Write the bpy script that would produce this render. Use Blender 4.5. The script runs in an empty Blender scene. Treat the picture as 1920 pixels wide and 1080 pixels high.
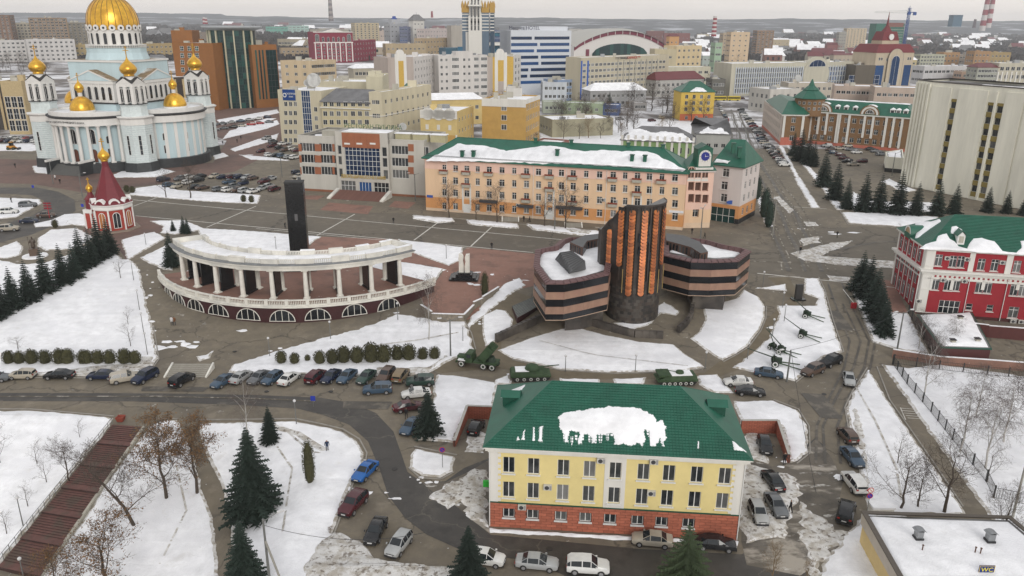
import bpy,bmesh,math,random
from mathutils import Vector,Matrix,noise
from mathutils.geometry import tessellate_polygon
R=math.radians
rnd=random.Random(7)
sc=bpy.context.scene
C=sc.collection
# -------- camera
CH,CF,CP,CR=54.0,1470.0,R(18.8),R(0.39)
cam_d=bpy.data.cameras.new('camera')
cam=bpy.data.objects.new('camera',cam_d);C.objects.link(cam)
cam_d.sensor_width=36.0;cam_d.lens=36.0*CF/1920.0
cam_d.clip_start=1.0;cam_d.clip_end=30000.0
_r0,_u0,_f=Vector((1,0,0)),Vector((0,math.sin(CP),math.cos(CP))),Vector((0,math.cos(CP),-math.sin(CP)))
_r=math.cos(CR)*_r0+math.sin(CR)*_u0
_u=-math.sin(CR)*_r0+math.cos(CR)*_u0
cam.matrix_world=Matrix(((_r.x,_u.x,-_f.x,0),(_r.y,_u.y,-_f.y,0),(_r.z,_u.z,-_f.z,CH),(0,0,0,1)))
sc.camera=cam
# -------- sky, sun, exposure
w=bpy.data.worlds.new('World');sc.world=w;w.use_nodes=True
nt=w.node_tree;nt.nodes.clear()
SUN_EL,SUN_ROT=R(24),R(160)
sky=nt.nodes.new('ShaderNodeTexSky');sky.sky_type='NISHITA';sky.sun_disc=False
sky.sun_elevation=SUN_EL;sky.sun_rotation=SUN_ROT
sky.air_density=1.0;sky.dust_density=6.0;sky.ozone_density=1.0
hs=nt.nodes.new('ShaderNodeHueSaturation');hs.inputs['Saturation'].default_value=0.10
nt.links.new(sky.outputs[0],hs.inputs['Color'])
geo=nt.nodes.new('ShaderNodeTexCoord')
sep=nt.nodes.new('ShaderNodeSeparateXYZ');nt.links.new(geo.outputs['Generated'],sep.inputs[0])
cr=nt.nodes.new('ShaderNodeValToRGB');cr.color_ramp.elements[0].position=0.0
cr.color_ramp.elements[0].color=(9.4,8.7,8.1,1);cr.color_ramp.elements[1].position=0.6
cr.color_ramp.elements[1].color=(8.3,8.3,8.5,1)
e=cr.color_ramp.elements.new(0.10);e.color=(8.9,8.5,8.1,1)
nt.links.new(sep.outputs[2],cr.inputs[0])
mapn=nt.nodes.new('ShaderNodeMapping');mapn.inputs['Scale'].default_value=(1.6,1.6,9)
nt.links.new(geo.outputs['Generated'],mapn.inputs[0])
nz=nt.nodes.new('ShaderNodeTexNoise');nz.inputs['Scale'].default_value=2.2;nz.inputs['Detail'].default_value=5
nt.links.new(mapn.outputs[0],nz.inputs['Vector'])
mr=nt.nodes.new('ShaderNodeMapRange');mr.inputs[1].default_value=.3;mr.inputs[2].default_value=.7
mr.inputs[3].default_value=.88;mr.inputs[4].default_value=1.08
nt.links.new(nz.outputs[0],mr.inputs[0])
vm=nt.nodes.new('ShaderNodeVectorMath');vm.operation='SCALE'
nt.links.new(cr.outputs[0],vm.inputs[0]);nt.links.new(mr.outputs[0],vm.inputs['Scale'])
mx=nt.nodes.new('ShaderNodeMixRGB');mx.inputs[0].default_value=.9
nt.links.new(hs.outputs[0],mx.inputs[1]);nt.links.new(vm.outputs[0],mx.inputs[2])
bg=nt.nodes.new('ShaderNodeBackground');bg.inputs['Strength'].default_value=0.1
nt.links.new(mx.outputs[0],bg.inputs['Color'])
wo=nt.nodes.new('ShaderNodeOutputWorld');nt.links.new(bg.outputs[0],wo.inputs[0])
sun_d=bpy.data.lights.new('sun','SUN');sun_d.energy=1.25;sun_d.angle=R(25);sun_d.color=(1,.96,.9)
sun=bpy.data.objects.new('sun',sun_d);C.objects.link(sun)
_sd=Vector((math.sin(SUN_ROT)*math.cos(SUN_EL),math.cos(SUN_ROT)*math.cos(SUN_EL),math.sin(SUN_EL)))
sun.rotation_euler=_sd.to_track_quat('Z','Y').to_euler()
sc.view_settings.view_transform='Standard';sc.view_settings.look='None'
sc.view_settings.exposure=0.08;sc.view_settings.gamma=1.0;sc.view_settings.use_curve_mapping=False
sc.render.engine='CYCLES'
sc.cycles.use_denoising=True
sc.cycles.max_bounces=6;sc.cycles.diffuse_bounces=3;sc.cycles.glossy_bounces=2;sc.cycles.transmission_bounces=2
sc.cycles.volume_bounces=1;sc.cycles.transparent_max_bounces=8
sc.cycles.caustics_reflective=False;sc.cycles.caustics_refractive=False
# -------- terrain and pixel rays
def sat(v):return 0.0 if v<0 else(1.0 if v>1 else v)
RAMP0,RAMP1,UP=124.0,160.0,4.0
def T(x,y):
 z=UP*sat((y-RAMP0)/(RAMP1-RAMP0))
 if y<100 and x<-24:
  z-=0.22*min(100-y,45)*sat((-24-x)/12)
 if y>900:z-=22*sat((y-900)/900)*sat((x+250)/500)
 return z
def ray(px,py):return _f+_r*((px-960)/CF)+_u*((540-py)/CF)
def G(px,py):
 d=ray(px,py);z=0.0;x=y=0
 if d.z>-1e-3:d.z=-1e-3
 for i in range(25):
  t=(z-CH)/d.z;x,y=d.x*t,d.y*t;z=T(x,y)
 return Vector((x,y,z))
def P(px,py,z):
 d=ray(px,py);t=(z-CH)/d.z
 return Vector((d.x*t,d.y*t,z))
def V(px,py,Y):
 d=ray(px,py);t=Y/d.y
 return Vector((d.x*t,Y,CH+d.z*t))
 # -------- materials
def lin(c):
 if isinstance(c,str):
  c=tuple(int(c[i:i+2],16)/255 for i in(0,2,4))
  c=tuple(v/12.92 if v<=.04045 else((v+.055)/1.055)**2.4 for v in c)
 return c
M={}
def mat(name,col,rough=.8,var=.12,scale=1.5,bump=0.0,bscale=8,metal=0.0,streak=False,hi=None,spec=None,rand=0.0):
 if name in M:return M[name]
 m=bpy.data.materials.new(name);m.use_nodes=True;t=m.node_tree;L=t.links
 b=t.nodes['Principled BSDF'];b.inputs['Roughness'].default_value=rough;b.inputs['Metallic'].default_value=metal
 if spec is not None:b.inputs['Specular IOR Level'].default_value=spec
 c=lin(col)
 tc=t.nodes.new('ShaderNodeTexCoord')
 src=tc.outputs['Object']
 if streak:
  mp=t.nodes.new('ShaderNodeMapping');mp.inputs['Scale'].default_value=(1,1,.12);L.new(src,mp.inputs[0]);vsrc=mp.outputs[0]
 else:vsrc=src
 n1=t.nodes.new('ShaderNodeTexNoise');n1.inputs['Scale'].default_value=scale;n1.inputs['Detail'].default_value=5;n1.inputs['Roughness'].default_value=.65
 L.new(vsrc,n1.inputs['Vector'])
 mrn=t.nodes.new('ShaderNodeMapRange');mrn.inputs[1].default_value=.3;mrn.inputs[2].default_value=.7
 mrn.inputs[3].default_value=1-var;mrn.inputs[4].default_value=1+var*.6;L.new(n1.outputs[0],mrn.inputs[0])
 sc_=t.nodes.new('ShaderNodeVectorMath');sc_.operation='SCALE';sc_.inputs[0].default_value=c
 L.new(mrn.outputs[0],sc_.inputs['Scale']);out=sc_.outputs[0]
 if hi is not None:
  n2=t.nodes.new('ShaderNodeTexNoise');n2.inputs['Scale'].default_value=scale*.35;n2.inputs['Detail'].default_value=6
  L.new(src,n2.inputs['Vector']);r2=t.nodes.new('ShaderNodeMapRange');r2.inputs[1].default_value=.48;r2.inputs[2].default_value=.62;L.new(n2.outputs[0],r2.inputs[0])
  mm=t.nodes.new('ShaderNodeMixRGB');L.new(r2.outputs[0],mm.inputs[0]);L.new(out,mm.inputs[1]);mm.inputs[2].default_value=(*lin(hi),1);out=mm.outputs[0]
 if rand:
  oi=t.nodes.new('ShaderNodeObjectInfo');r3=t.nodes.new('ShaderNodeMapRange');r3.inputs[3].default_value=1-rand;r3.inputs[4].default_value=1+rand
  L.new(oi.outputs['Random'],r3.inputs[0]);s3=t.nodes.new('ShaderNodeVectorMath');s3.operation='SCALE'
  L.new(out,s3.inputs[0]);L.new(r3.outputs[0],s3.inputs['Scale']);out=s3.outputs[0]
 L.new(out,b.inputs['Base Color'])
 if bump:
  n3=t.nodes.new('ShaderNodeTexNoise');n3.inputs['Scale'].default_value=bscale;n3.inputs['Detail'].default_value=4;L.new(src,n3.inputs['Vector'])
  bp=t.nodes.new('ShaderNodeBump');bp.inputs['Strength'].default_value=bump;bp.inputs['Distance'].default_value=.1
  L.new(n3.outputs[0],bp.inputs['Height']);L.new(bp.outputs[0],b.inputs['Normal'])
 M[name]=m;return m
def glassmat(name,dark,light,rough=.08,amt=.75):
 m=bpy.data.materials.new(name);m.use_nodes=True;t=m.node_tree;L=t.links
 b=t.nodes['Principled BSDF'];b.inputs['Roughness'].default_value=rough
 oi=t.nodes.new('ShaderNodeObjectInfo');tc=t.nodes.new('ShaderNodeTexCoord')
 n=t.nodes.new('ShaderNodeTexNoise');n.inputs['Scale'].default_value=.9;n.noise_dimensions='4D';L.new(tc.outputs['Object'],n.inputs['Vector'])
 mu=t.nodes.new('ShaderNodeMath');mu.operation='MULTIPLY';mu.inputs[1].default_value=37;L.new(oi.outputs['Random'],mu.inputs[0]);L.new(mu.outputs[0],n.inputs['W'])
 ad=t.nodes.new('ShaderNodeMath');ad.operation='MULTIPLY_ADD';L.new(n.outputs[0],ad.inputs[0]);ad.inputs[1].default_value=.7
 po=t.nodes.new('ShaderNodeMath');po.operation='POWER';L.new(oi.outputs['Random'],po.inputs[0]);po.inputs[1].default_value=3;
 L.new(po.outputs[0],ad.inputs[2])
 r=t.nodes.new('ShaderNodeMapRange');r.inputs[1].default_value=.3;r.inputs[2].default_value=1.35;r.inputs[4].default_value=amt;L.new(ad.outputs[0],r.inputs[0])
 mm=t.nodes.new('ShaderNodeMixRGB');L.new(r.outputs[0],mm.inputs[0]);mm.inputs[1].default_value=(*lin(dark),1);mm.inputs[2].default_value=(*lin(light),1)
 L.new(mm.outputs[0],b.inputs['Base Color']);M[name]=m;return m
def wear(name,base,marks,rough=.85,bump=.3):
 """base colour with layers: marks = (colour, scale, lo, hi, stretch, strength)"""
 m=mat(name,base,rough,.16,.5,bump,6);t=m.node_tree;L=t.links;b=t.nodes['Principled BSDF']
 tc=[n for n in t.nodes if n.type=='TEX_COORD'][0];out=b.inputs['Base Color'].links[0].from_socket
 for i,(col,s,lo,hi_,st,k)in enumerate(marks):
  mp=t.nodes.new('ShaderNodeMapping');mp.inputs['Scale'].default_value=st;mp.inputs['Location'].default_value=(i*13.7,i*5.1,0);L.new(tc.outputs['Object'],mp.inputs[0])
  if s<0:
   dn=t.nodes.new('ShaderNodeTexNoise');dn.inputs['Scale'].default_value=.5;dn.inputs['Detail'].default_value=4;L.new(mp.outputs[0],dn.inputs['Vector'])
   av=t.nodes.new('ShaderNodeMixRGB');av.blend_type='ADD';av.inputs[0].default_value=1;L.new(mp.outputs[0],av.inputs[1])
   sv=t.nodes.new('ShaderNodeVectorMath');sv.operation='SCALE';sv.inputs['Scale'].default_value=3.5;L.new(dn.outputs['Color'],sv.inputs[0]);L.new(sv.outputs[0],av.inputs[2])
   vo=t.nodes.new('ShaderNodeTexVoronoi');vo.feature='DISTANCE_TO_EDGE';vo.inputs['Scale'].default_value=-s;L.new(av.outputs[0],vo.inputs['Vector']);f=vo.outputs['Distance']
  else:
   n=t.nodes.new('ShaderNodeTexNoise');n.inputs['Scale'].default_value=s;n.inputs['Detail'].default_value=7;n.inputs['Roughness'].default_value=.62;L.new(mp.outputs[0],n.inputs['Vector']);f=n.outputs[0]
  if s<0:lo,hi_=hi_,lo
  r=t.nodes.new('ShaderNodeMapRange');r.inputs[1].default_value=lo;r.inputs[2].default_value=hi_;r.inputs[4].default_value=k;L.new(f,r.inputs[0])
  mm=t.nodes.new('ShaderNodeMixRGB');L.new(r.outputs[0],mm.inputs[0]);L.new(out,mm.inputs[1]);mm.inputs[2].default_value=(*lin(col),1);out=mm.outputs[0]
 L.new(out,b.inputs['Base Color']);return m
snow=wear('snow',(.86,.865,.89),[((.72,.72,.74),.12,.5,.62,(1,1,1),.6),((.55,.52,.47),.9,.66,.74,(1,1,1),.45)],.75,.5)
snow_clean=wear('snow_clean',(.89,.895,.915),[((.78,.785,.815),.1,.46,.62,(1,1,1),.7),((.70,.69,.68),.5,.60,.72,(1,1,1),.6),((.45,.42,.37),2.2,.70,.74,(1,1,1),.6)],.75,.7)
snow_dirty=wear('snow_dirty',(.66,.65,.63),[((.36,.32,.26),.8,.46,.6,(1,1,1),.75),((.16,.13,.1),1.6,.54,.62,(1,1,1),.85)],.85,.9)
snow_roof=wear('snow_roof',(.88,.885,.905),[((.70,.70,.72),.3,.5,.65,(1,1,1),.4)],.75,.35)
snow_edge=wear('snow_edge',(.62,.60,.57),[((.30,.26,.20),.7,.44,.58,(1,1,1),.85),((.82,.82,.83),1.1,.5,.6,(1,1,1),.8)],.85,.8)
asphalt=wear('asphalt',(.185,.157,.115),[((.115,.099,.076),.07,.47,.62,(1,1,1),.7),((.25,.215,.165),.25,.56,.66,(1,1,1),.5),((.05,.043,.036),-.05,.0,.012,(1,1,1),.75),((.13,.112,.09),.6,.5,.58,(1,1,1),.45),((.62,.6,.56),.35,.66,.72,(1,1,1),.55),((.6,.58,.55),1.3,.68,.72,(1,1,1),.8)],.8,.35)
road=wear('road_asphalt',(.052,.047,.042),[((.1,.09,.075),.15,.5,.64,(1,1,1),.6),((.03,.027,.024),.4,.55,.66,(1,1,1),.7),((.16,.14,.11),-.06,.0,.008,(1,1,1),.5)],.6,.3)
square=wear('square_asphalt',(.145,.125,.096),[((.10,.088,.07),.035,.45,.6,(1,1,1),.7),((.24,.205,.16),.3,.56,.66,(1,1,1),.35),((.035,.03,.026),-.03,.0,.010,(1,1,1),.8)],.8,.25)
slush=wear('slush_asphalt',(.125,.108,.085),[((.55,.50,.43),.16,.53,.60,(.5,1.3,1),.55),((.05,.043,.036),.25,.5,.62,(1,1,1),.7),((.66,.64,.6),.5,.60,.66,(.6,1.4,1),.7)],.7,.5)
redpave=wear('red_paving',(.26,.14,.105),[((.12,.072,.058),.25,.5,.62,(1,1,1),.6),((.7,.68,.66),.8,.68,.72,(1,1,1),.8),((.27,.17,.135),.8,.55,.66,(1,1,1),.4)],.8,.3)
darkred=wear('plaza_paving',(.165,.10,.08),[((.075,.055,.05),.06,.48,.62,(1,1,1),.6),((.6,.58,.55),.4,.70,.75,(1,1,1),.6)],.8,.3)
paint_line=mat('white_road_paint',(.62,.60,.55),.8,.3,.8)
# -------- objects
def tag(o,label=None,cat=None,group=None,kind=None):
 if label:o['label']=label
 if cat:o['category']=cat
 if group:o['group']=group
 if kind:o['kind']=kind
 return o
def empty(name,loc=(0,0,0),rz=0.0,label=None,cat=None,group=None):
 o=bpy.data.objects.new(name,None);C.objects.link(o);o.location=loc;o.rotation_euler=(0,0,rz);o.empty_display_size=.5
 return tag(o,label,cat,group)
def copy_tree(o,parent=None):
 c=o.copy();C.objects.link(c)
 if parent is not None:c.parent=parent
 for ch in list(o.children):copy_tree(ch,c)
 return c
def link(name,me,parent=None,loc=None,rz=None):
 o=bpy.data.objects.new(name,me);C.objects.link(o)
 if parent is not None:o.parent=parent
 if loc is not None:o.location=loc
 if rz is not None:o.rotation_euler=(0,0,rz)
 return o
class MB:
 def __init__(s):s.v=[];s.f=[];s.m=[];s.mats=[]
 def mi(s,m):
  if m not in s.mats:s.mats.append(m)
  return s.mats.index(m)
 def quad(s,a,b,c,d,m):
  n=len(s.v);s.v+=[tuple(a),tuple(b),tuple(c),tuple(d)];s.f.append((n,n+1,n+2,n+3));s.m.append(s.mi(m))
 def poly(s,pts,m):
  n=len(s.v);s.v+=[tuple(p)for p in pts];s.f.append(tuple(range(n,n+len(pts))));s.m.append(s.mi(m))
 def box(s,x0,y0,z0,x1,y1,z1,m,rot=0,c=None):
  if c is None:c=(0,0)
  n=len(s.v);ca,sa=math.cos(rot),math.sin(rot)
  for z in(z0,z1):
   for x,y in((x0,y0),(x1,y0),(x1,y1),(x0,y1)):s.v.append((c[0]+x*ca-y*sa,c[1]+x*sa+y*ca,z))
  k=s.mi(m)
  for f in((0,3,2,1),(4,5,6,7),(0,1,5,4),(1,2,6,5),(2,3,7,6),(3,0,4,7)):s.f.append(tuple(n+i for i in f));s.m.append(k)
 def prism(s,pts,z0,z1,m,top=None,bottom=True,z1f=None):
  """CCW 2D outline extruded"""
  n=len(s.v);N=len(pts);k=s.mi(m);kt=s.mi(top or m)
  for p in pts:s.v.append((p[0],p[1],z0))
  for p in pts:s.v.append((p[0],p[1],z1f(p)if z1f else z1))
  for i in range(N):
   j=(i+1)%N;s.f.append((n+i,n+j,n+N+j,n+N+i));s.m.append(k)
  s._cap([n+N+i for i in range(N)],kt)
  if bottom:s._cap([n+i for i in range(N)][::-1],k)
 def _cap(s,idx,k):
  if len(idx)<=4:s.f.append(tuple(idx));s.m.append(k);return
  tr=tessellate_polygon([[Vector((s.v[i][0],s.v[i][1],0))for i in idx]])
  up=None
  for t in tr:
   a,b,c=(Vector(s.v[idx[i]])for i in t)
   s.f.append(tuple(idx[i]for i in t));s.m.append(k)
 def tube(s,a,b,r0,r1,m,n=6,cap=True):
  a=Vector(a);b=Vector(b);d=b-a
  if d.length<1e-6:return
  q=d.to_track_quat('Z','Y');st=len(s.v);k=s.mi(m)
  for p,r in((a,r0),(b,r1)):
   for i in range(n):
    t=2*math.pi*i/n;s.v.append(tuple(p+q@Vector((r*math.cos(t),r*math.sin(t),0))))
  for i in range(n):
   j=(i+1)%n;s.f.append((st+i,st+j,st+n+j,st+n+i));s.m.append(k)
  if cap:
   s.f.append(tuple(st+i for i in range(n))[::-1]);s.m.append(k);s.f.append(tuple(st+n+i for i in range(n)));s.m.append(k)
 def lathe(s,prof,m,n=16,c=(0,0,0),a0=0,ph=0.0):
  """prof: list of (r,z) from bottom to top"""
  st=len(s.v);k=s.mi(m)
  for r,z in prof:
   for i in range(n):
    t=2*math.pi*i/n+ph;s.v.append((c[0]+r*math.cos(t),c[1]+r*math.sin(t),c[2]+z))
  for q in range(len(prof)-1):
   for i in range(n):
    j=(i+1)%n;s.f.append((st+q*n+i,st+q*n+j,st+(q+1)*n+j,st+(q+1)*n+i));s.m.append(k)
  if prof[0][0]>1e-3:s.f.append(tuple(st+i for i in range(n))[::-1]);s.m.append(k)
  if prof[-1][0]>1e-3:s.f.append(tuple(st+(len(prof)-1)*n+i for i in range(n)));s.m.append(k)
 def mesh(s,name,smooth=None):
  me=bpy.data.meshes.new(name);me.from_pydata(s.v,[],s.f)
  for m in s.mats:me.materials.append(m)
  me.polygons.foreach_set('material_index',s.m)
  if smooth is not None:
   me.shade_smooth()
   try:me.set_sharp_from_angle(angle=R(smooth))
   except Exception:pass
  me.update();return me
 def build(s,name,parent=None,smooth=None,loc=None,rz=None):
  return link(name,s.mesh(name,smooth),parent,loc,rz)
def fixn(me):
 bm=bmesh.new();bm.from_mesh(me);bmesh.ops.recalc_face_normals(bm,faces=bm.faces);bm.to_mesh(me);bm.free()
 # -------- draped ground sheets
def cutplanes(bm,lo,hi):
 geom=lambda:bm.verts[:]+bm.edges[:]+bm.faces[:]
 ys=[RAMP0,RAMP1,900,1200,1500,1800]
 if lo.x<-24 and lo.y<100:
  ys+=[55,100]
  step=3.0
  yy=max(55,math.floor(lo.y/step)*step)
  while yy<min(100,hi.y):ys.append(yy);yy+=step
  for k in range(0,7):
   xx=-24-2*k
   if lo.x<xx<hi.x:bmesh.ops.bisect_plane(bm,geom=geom(),plane_co=(xx,0,0),plane_no=(1,0,0))
 for xx in(-250,-80,80,250):
  if hi.y>900 and lo.x<xx<hi.x:bmesh.ops.bisect_plane(bm,geom=geom(),plane_co=(xx,0,0),plane_no=(1,0,0))
 for yy in sorted(set(ys)):
  if lo.y<yy<hi.y:bmesh.ops.bisect_plane(bm,geom=geom(),plane_co=(0,yy,0),plane_no=(0,1,0))
def drape(name,pts,off,m,kind='structure',parent=None,zf=None):
 """flat polygon (world xy) laid over the terrain"""
 bm=bmesh.new()
 vs=[bm.verts.new((p[0],p[1],0))for p in pts]
 for t in tessellate_polygon([[Vector((p[0],p[1],0))for p in pts]]):
  try:bm.faces.new([vs[i]for i in t])
  except Exception:pass
 lo=Vector((min(p[0]for p in pts),min(p[1]for p in pts)));hi=Vector((max(p[0]for p in pts),max(p[1]for p in pts)))
 cutplanes(bm,lo,hi)
 for v in bm.verts:v.co.z=(zf or T)(v.co.x,v.co.y)+off
 bmesh.ops.recalc_face_normals(bm,faces=bm.faces)
 me=bpy.data.meshes.new(name);bm.to_mesh(me);bm.free()
 if me.polygons and sum(p.normal.z*p.area for p in me.polygons)<0:me.flip_normals()
 me.materials.append(m)
 o=link(name,me,parent)
 if kind:o['kind']=kind
 return o
def resample(pts,step,closed=True):
 out=[];n=len(pts)
 for i in range(n if closed else n-1):
  a=Vector(pts[i][:2]);b=Vector(pts[(i+1)%n][:2]);L=(b-a).length;k=max(1,int(L/step))
  for j in range(k):out.append(a.lerp(b,j/k))
 if not closed:out.append(Vector(pts[-1][:2]))
 return out
def area(pts):
 return .5*sum(pts[i][0]*pts[(i+1)%len(pts)][1]-pts[(i+1)%len(pts)][0]*pts[i][1]for i in range(len(pts)))
def smoothpts(pts,it=1):
 for _ in range(it):
  o=[]
  for i in range(len(pts)):
   a=Vector(pts[i][:2]);b=Vector(pts[(i+1)%len(pts)][:2]);o+=[a.lerp(b,.25),a.lerp(b,.75)]
  pts=o
 return pts
def snowfield(name,pts,m=None,hgt=.16,jag=.25,step=.5,rim=.4,parent=None,zf=None,kind='structure',round_=0):
 """snow bank: irregular outline, sloping rim, flat top draped on the terrain"""
 m=m or snow;zf=zf or T
 if round_:pts=smoothpts(pts,round_)
 if area(pts)<0:pts=list(pts)[::-1]
 p=resample(pts,step);n=len(p);seed=rnd.random()*100
 nor=[]
 for i in range(n):
  d=(p[(i+1)%n]-p[i-1]);d=d.normalized()if d.length>1e-6 else Vector((1,0));nor.append(Vector((d.y,-d.x)))
 out=[];inn=[]
 for i in range(n):
  j=(noise.noise((p[i].x*.55,p[i].y*.55,seed))+.6*noise.noise((p[i].x*1.7,p[i].y*1.7,seed))+.45*noise.noise((p[i].x*4.1,p[i].y*4.1,seed)))*jag
  out.append(p[i]+nor[i]*j);inn.append(p[i]+nor[i]*(j-rim))
 bm=bmesh.new()
 vi=[bm.verts.new((q.x,q.y,1))for q in inn];
 for t in tessellate_polygon([[Vector((q.x,q.y,0))for q in inn]]):
  try:bm.faces.new([vi[i]for i in t])
  except Exception:pass
 m0=rim>.3 and kind
 vo=[bm.verts.new((q.x,q.y,0))for q in out]
 for i in range(n):
  j=(i+1)%n
  try:bm.faces.new([vo[i],vo[j],vi[j],vi[i]]).material_index=1 if m0 else 0
  except Exception:pass
 xs=[q.x for q in out];ys=[q.y for q in out]
 cutplanes(bm,Vector((min(xs),min(ys))),Vector((max(xs),max(ys))))
 for v in bm.verts:
  k=v.co.z;v.co.z=zf(v.co.x,v.co.y)+.012+k*hgt*(1+.5*noise.noise((v.co.x*.8,v.co.y*.8,seed)))
 me=bpy.data.meshes.new(name);bm.to_mesh(me);bm.free()
 if sum(q.normal.z*q.area for q in me.polygons)<0:me.flip_normals()
 for q in me.polygons:
  if q.normal.z<0:q.flip()
 me.materials.append(m);me.materials.append(snow_edge if m0 else m);me.shade_smooth();me.update()
 o=link(name,me,parent)
 if kind:o['kind']=kind
 return o
def gp(px):return[G(*q)for q in px]
def strip(name,pts,wdt,off,m,kind='structure'):
 """a ribbon of even width along a polyline (world points)"""
 p=[Vector(q[:2])for q in pts];L=[];Rr=[]
 for i in range(len(p)):
  a=p[max(0,i-1)];b=p[min(len(p)-1,i+1)];d=(b-a).normalized();nn=Vector((-d.y,d.x))
  L.append(p[i]+nn*wdt/2);Rr.append(p[i]-nn*wdt/2)
 return drape(name,Rr+L[::-1],off,m,kind)

#  GROUND
cityground=wear('city_ground',(.17,.15,.135),[((.72,.72,.74),.03,.45,.55,(1,1,1),.9),((.07,.06,.06),.02,.5,.6,(1,.6,1),.85),((.10,.085,.08),.11,.5,.62,(1,1,1),.7),((.75,.75,.77),.0045,.56,.62,(1,3,1),.9)],.9,0)
drape('ground',[(-9000,20),(9000,20),(9000,14000),(-9000,14000)],0.0,cityground)
drape('pavement',[(-330,30),(330,30),(330,330),(-330,330)],.03,asphalt)
drape('road',gp([(-300,737),(0,737),(300,738),(480,741),(600,746),(660,756),(705,775),(738,810),(752,850),(764,885),(790,905),(835,903),(870,878),(920,858),(920,888),(880,905),(858,925),(868,950),(885,975),(920,1003),(1200,1030),(1390,1040),(1480,1000),(1495,930),(1503,870),(1512,835),(1528,822),(1548,838),(1556,880),(1566,920),(1560,970),(1545,1020),(1500,1100),(1100,1100),(1000,1052),(905,1042),(860,1030),(800,1003),(760,972),(728,930),(712,880),(690,828),(655,797),(610,780),(560,767),(450,760),(250,753),(-300,752)]),.05,road)
drape('square',gp([(238,366),(480,386),(600,396),(770,401),(900,416),(1000,428),(1130,440),(1300,456),(1440,470),(1460,440),(1600,425),(1760,430),(1760,520),(1600,525),(1420,515),(1005,477),(870,462),(600,442),(340,425),(240,405),(160,400),(170,372)]),.05,square)
drape('road',gp([(-300,347),(0,352),(70,352),(110,360),(140,375),(142,395),(120,415),(60,440),(-100,480),(-300,500),(-300,420),(-60,440),(60,405),(85,390),(82,376),(60,366),(0,363),(-300,361)]),.055,road)
drape('plaza',gp([(-300,290),(75,300),(100,318),(240,318),(400,305),(425,264),(390,250),(360,230),(380,205),(520,195),(640,190),(575,215),(560,262),(480,302),(440,322),(300,345),(240,352),(160,362),(60,345),(-300,338)]),.05,darkred)
drape('plaza',gp([(595,444),(745,449),(765,470),(795,483),(842,499),(876,464),(1010,477),(1010,535),(945,548),(905,588),(860,607),(800,592),(790,560),(815,532),(834,505),(760,492),(705,488),(560,490)]),.06,redpave)
drape('plaza',gp([(170,410),(215,400),(290,410),(312,430),(290,440),(230,452),(245,500),(225,470),(200,440),(150,440)]),.055,darkred)
drape('plaza',gp([(617,380),(700,387),(690,402),(600,394)]),.065,redpave)
drape('plaza',gp([(740,377),(780,380),(765,392),(728,388)]),.065,redpave)
drape('plaza',gp([(570,367),(610,367),(595,375),(560,373)]),.065,redpave)
drape('walkway',gp([(1640,522),(1676,528),(1702,587),(1668,586)]),.06,redpave)
drape('pavement',gp([(860,575),(960,545),(1005,560),(1020,600),(940,640),(940,660),(1060,697),(1320,700),(1480,560),(1440,520),(1480,520),(1500,560),(1420,680),(1340,710),(1050,712),(930,690),(830,700),(800,690)]),.045,mat('slab_paving',(.15,.122,.08),.8,.2,.5,.2,5))
for a,b,wd in(((250,375),(960,441),.35),((254,405),(1000,474),.35),((480,429),(880,466),.25),((665,402),(594,442),.35),((822,417),(776,451),.35),((922,426),(881,464),.35),((294,371),(250,387),.35),((480,387),(387,427),.35),((960,441),(1130,457),.3),((1420,513),(1700,542),.3),((1450,386),(1550,392),.3)):
 strip('road_marking',[G(*a),G(*b)],wd,.075,paint_line)
for k in range(5):
 a=G(1690+k*7,765+k*5);strip('road_marking',[G(1688+k*3.4,766+k*4.6),G(1714+k*3.6,768+k*4.6)],.14,.08,paint_line)
strip('road_marking',[G(1688,765),G(1698,788)],.14,.085,paint_line)
def SN(px,m=None,**k):return snowfield('snow',[G(*q)for q in px],m,**k)
SN([(-400,774),(0,770),(60,770),(130,776),(214,784),(205,800),(120,905),(0,1060),(-60,1140),(-500,1140)],snow_clean,hgt=.2)
SN([(278,802),(300,790),(332,788),(362,842),(378,915),(402,982),(409,1080),(411,1140),(40,1140),(72,1082),(150,985),(210,890)],snow_clean,hgt=.2)
SN([(370,794),(555,790),(600,799),(640,809),(670,828),(683,852),(680,875),(660,903),(643,948),(624,1000),(640,1003),(690,1030),(700,1060),(720,1140),(436,1140),(433,979),(415,912),(385,850)],snow_clean,hgt=.2,jag=.18)
SN([(600,1015),(625,1003),(640,1000),(680,1018),(705,1045),(760,1058),(850,1062),(880,1075),(900,1140),(560,1140),(570,1060)],snow_dirty,hgt=.35,jag=.4)
SN([(820,702),(850,704),(932,718),(924,773),(874,773),(853,830),(782,826),(800,775),(812,745),(810,722)],snow,hgt=.2)
SN([(778,841),(854,856),(848,884),(825,895),(790,893),(768,877),(770,855)],snow,hgt=.15)
SN([(425,700),(438,684),(500,665),(530,655),(600,636),(660,620),(700,608),(745,590),(780,594),(830,603),(870,600),(882,625),(888,655),(850,675),(800,702),(700,705),(560,702)],snow,hgt=.18,jag=.45)
SN([(705,690),(800,690),(840,668),(800,702),(700,704)],snow_dirty,hgt=.3,jag=.4)
SN([(-300,480),(0,488),(40,497),(85,493),(130,478),(155,462),(185,462),(212,470),(232,487),(245,487),(262,505),(270,540),(277,575),(285,610),(292,655),(296,672),(276,697),(240,706),(0,704),(-300,700)],snow_clean,hgt=.2,jag=.3)
SN([(230,680),(262,668),(294,668),(280,696),(240,705),(150,706),(60,702)],snow_dirty,hgt=.22,jag=.3)
SN([(-200,470),(0,464),(32,452),(44,462),(40,478),(15,485),(-200,483)],snow_clean)
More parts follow.
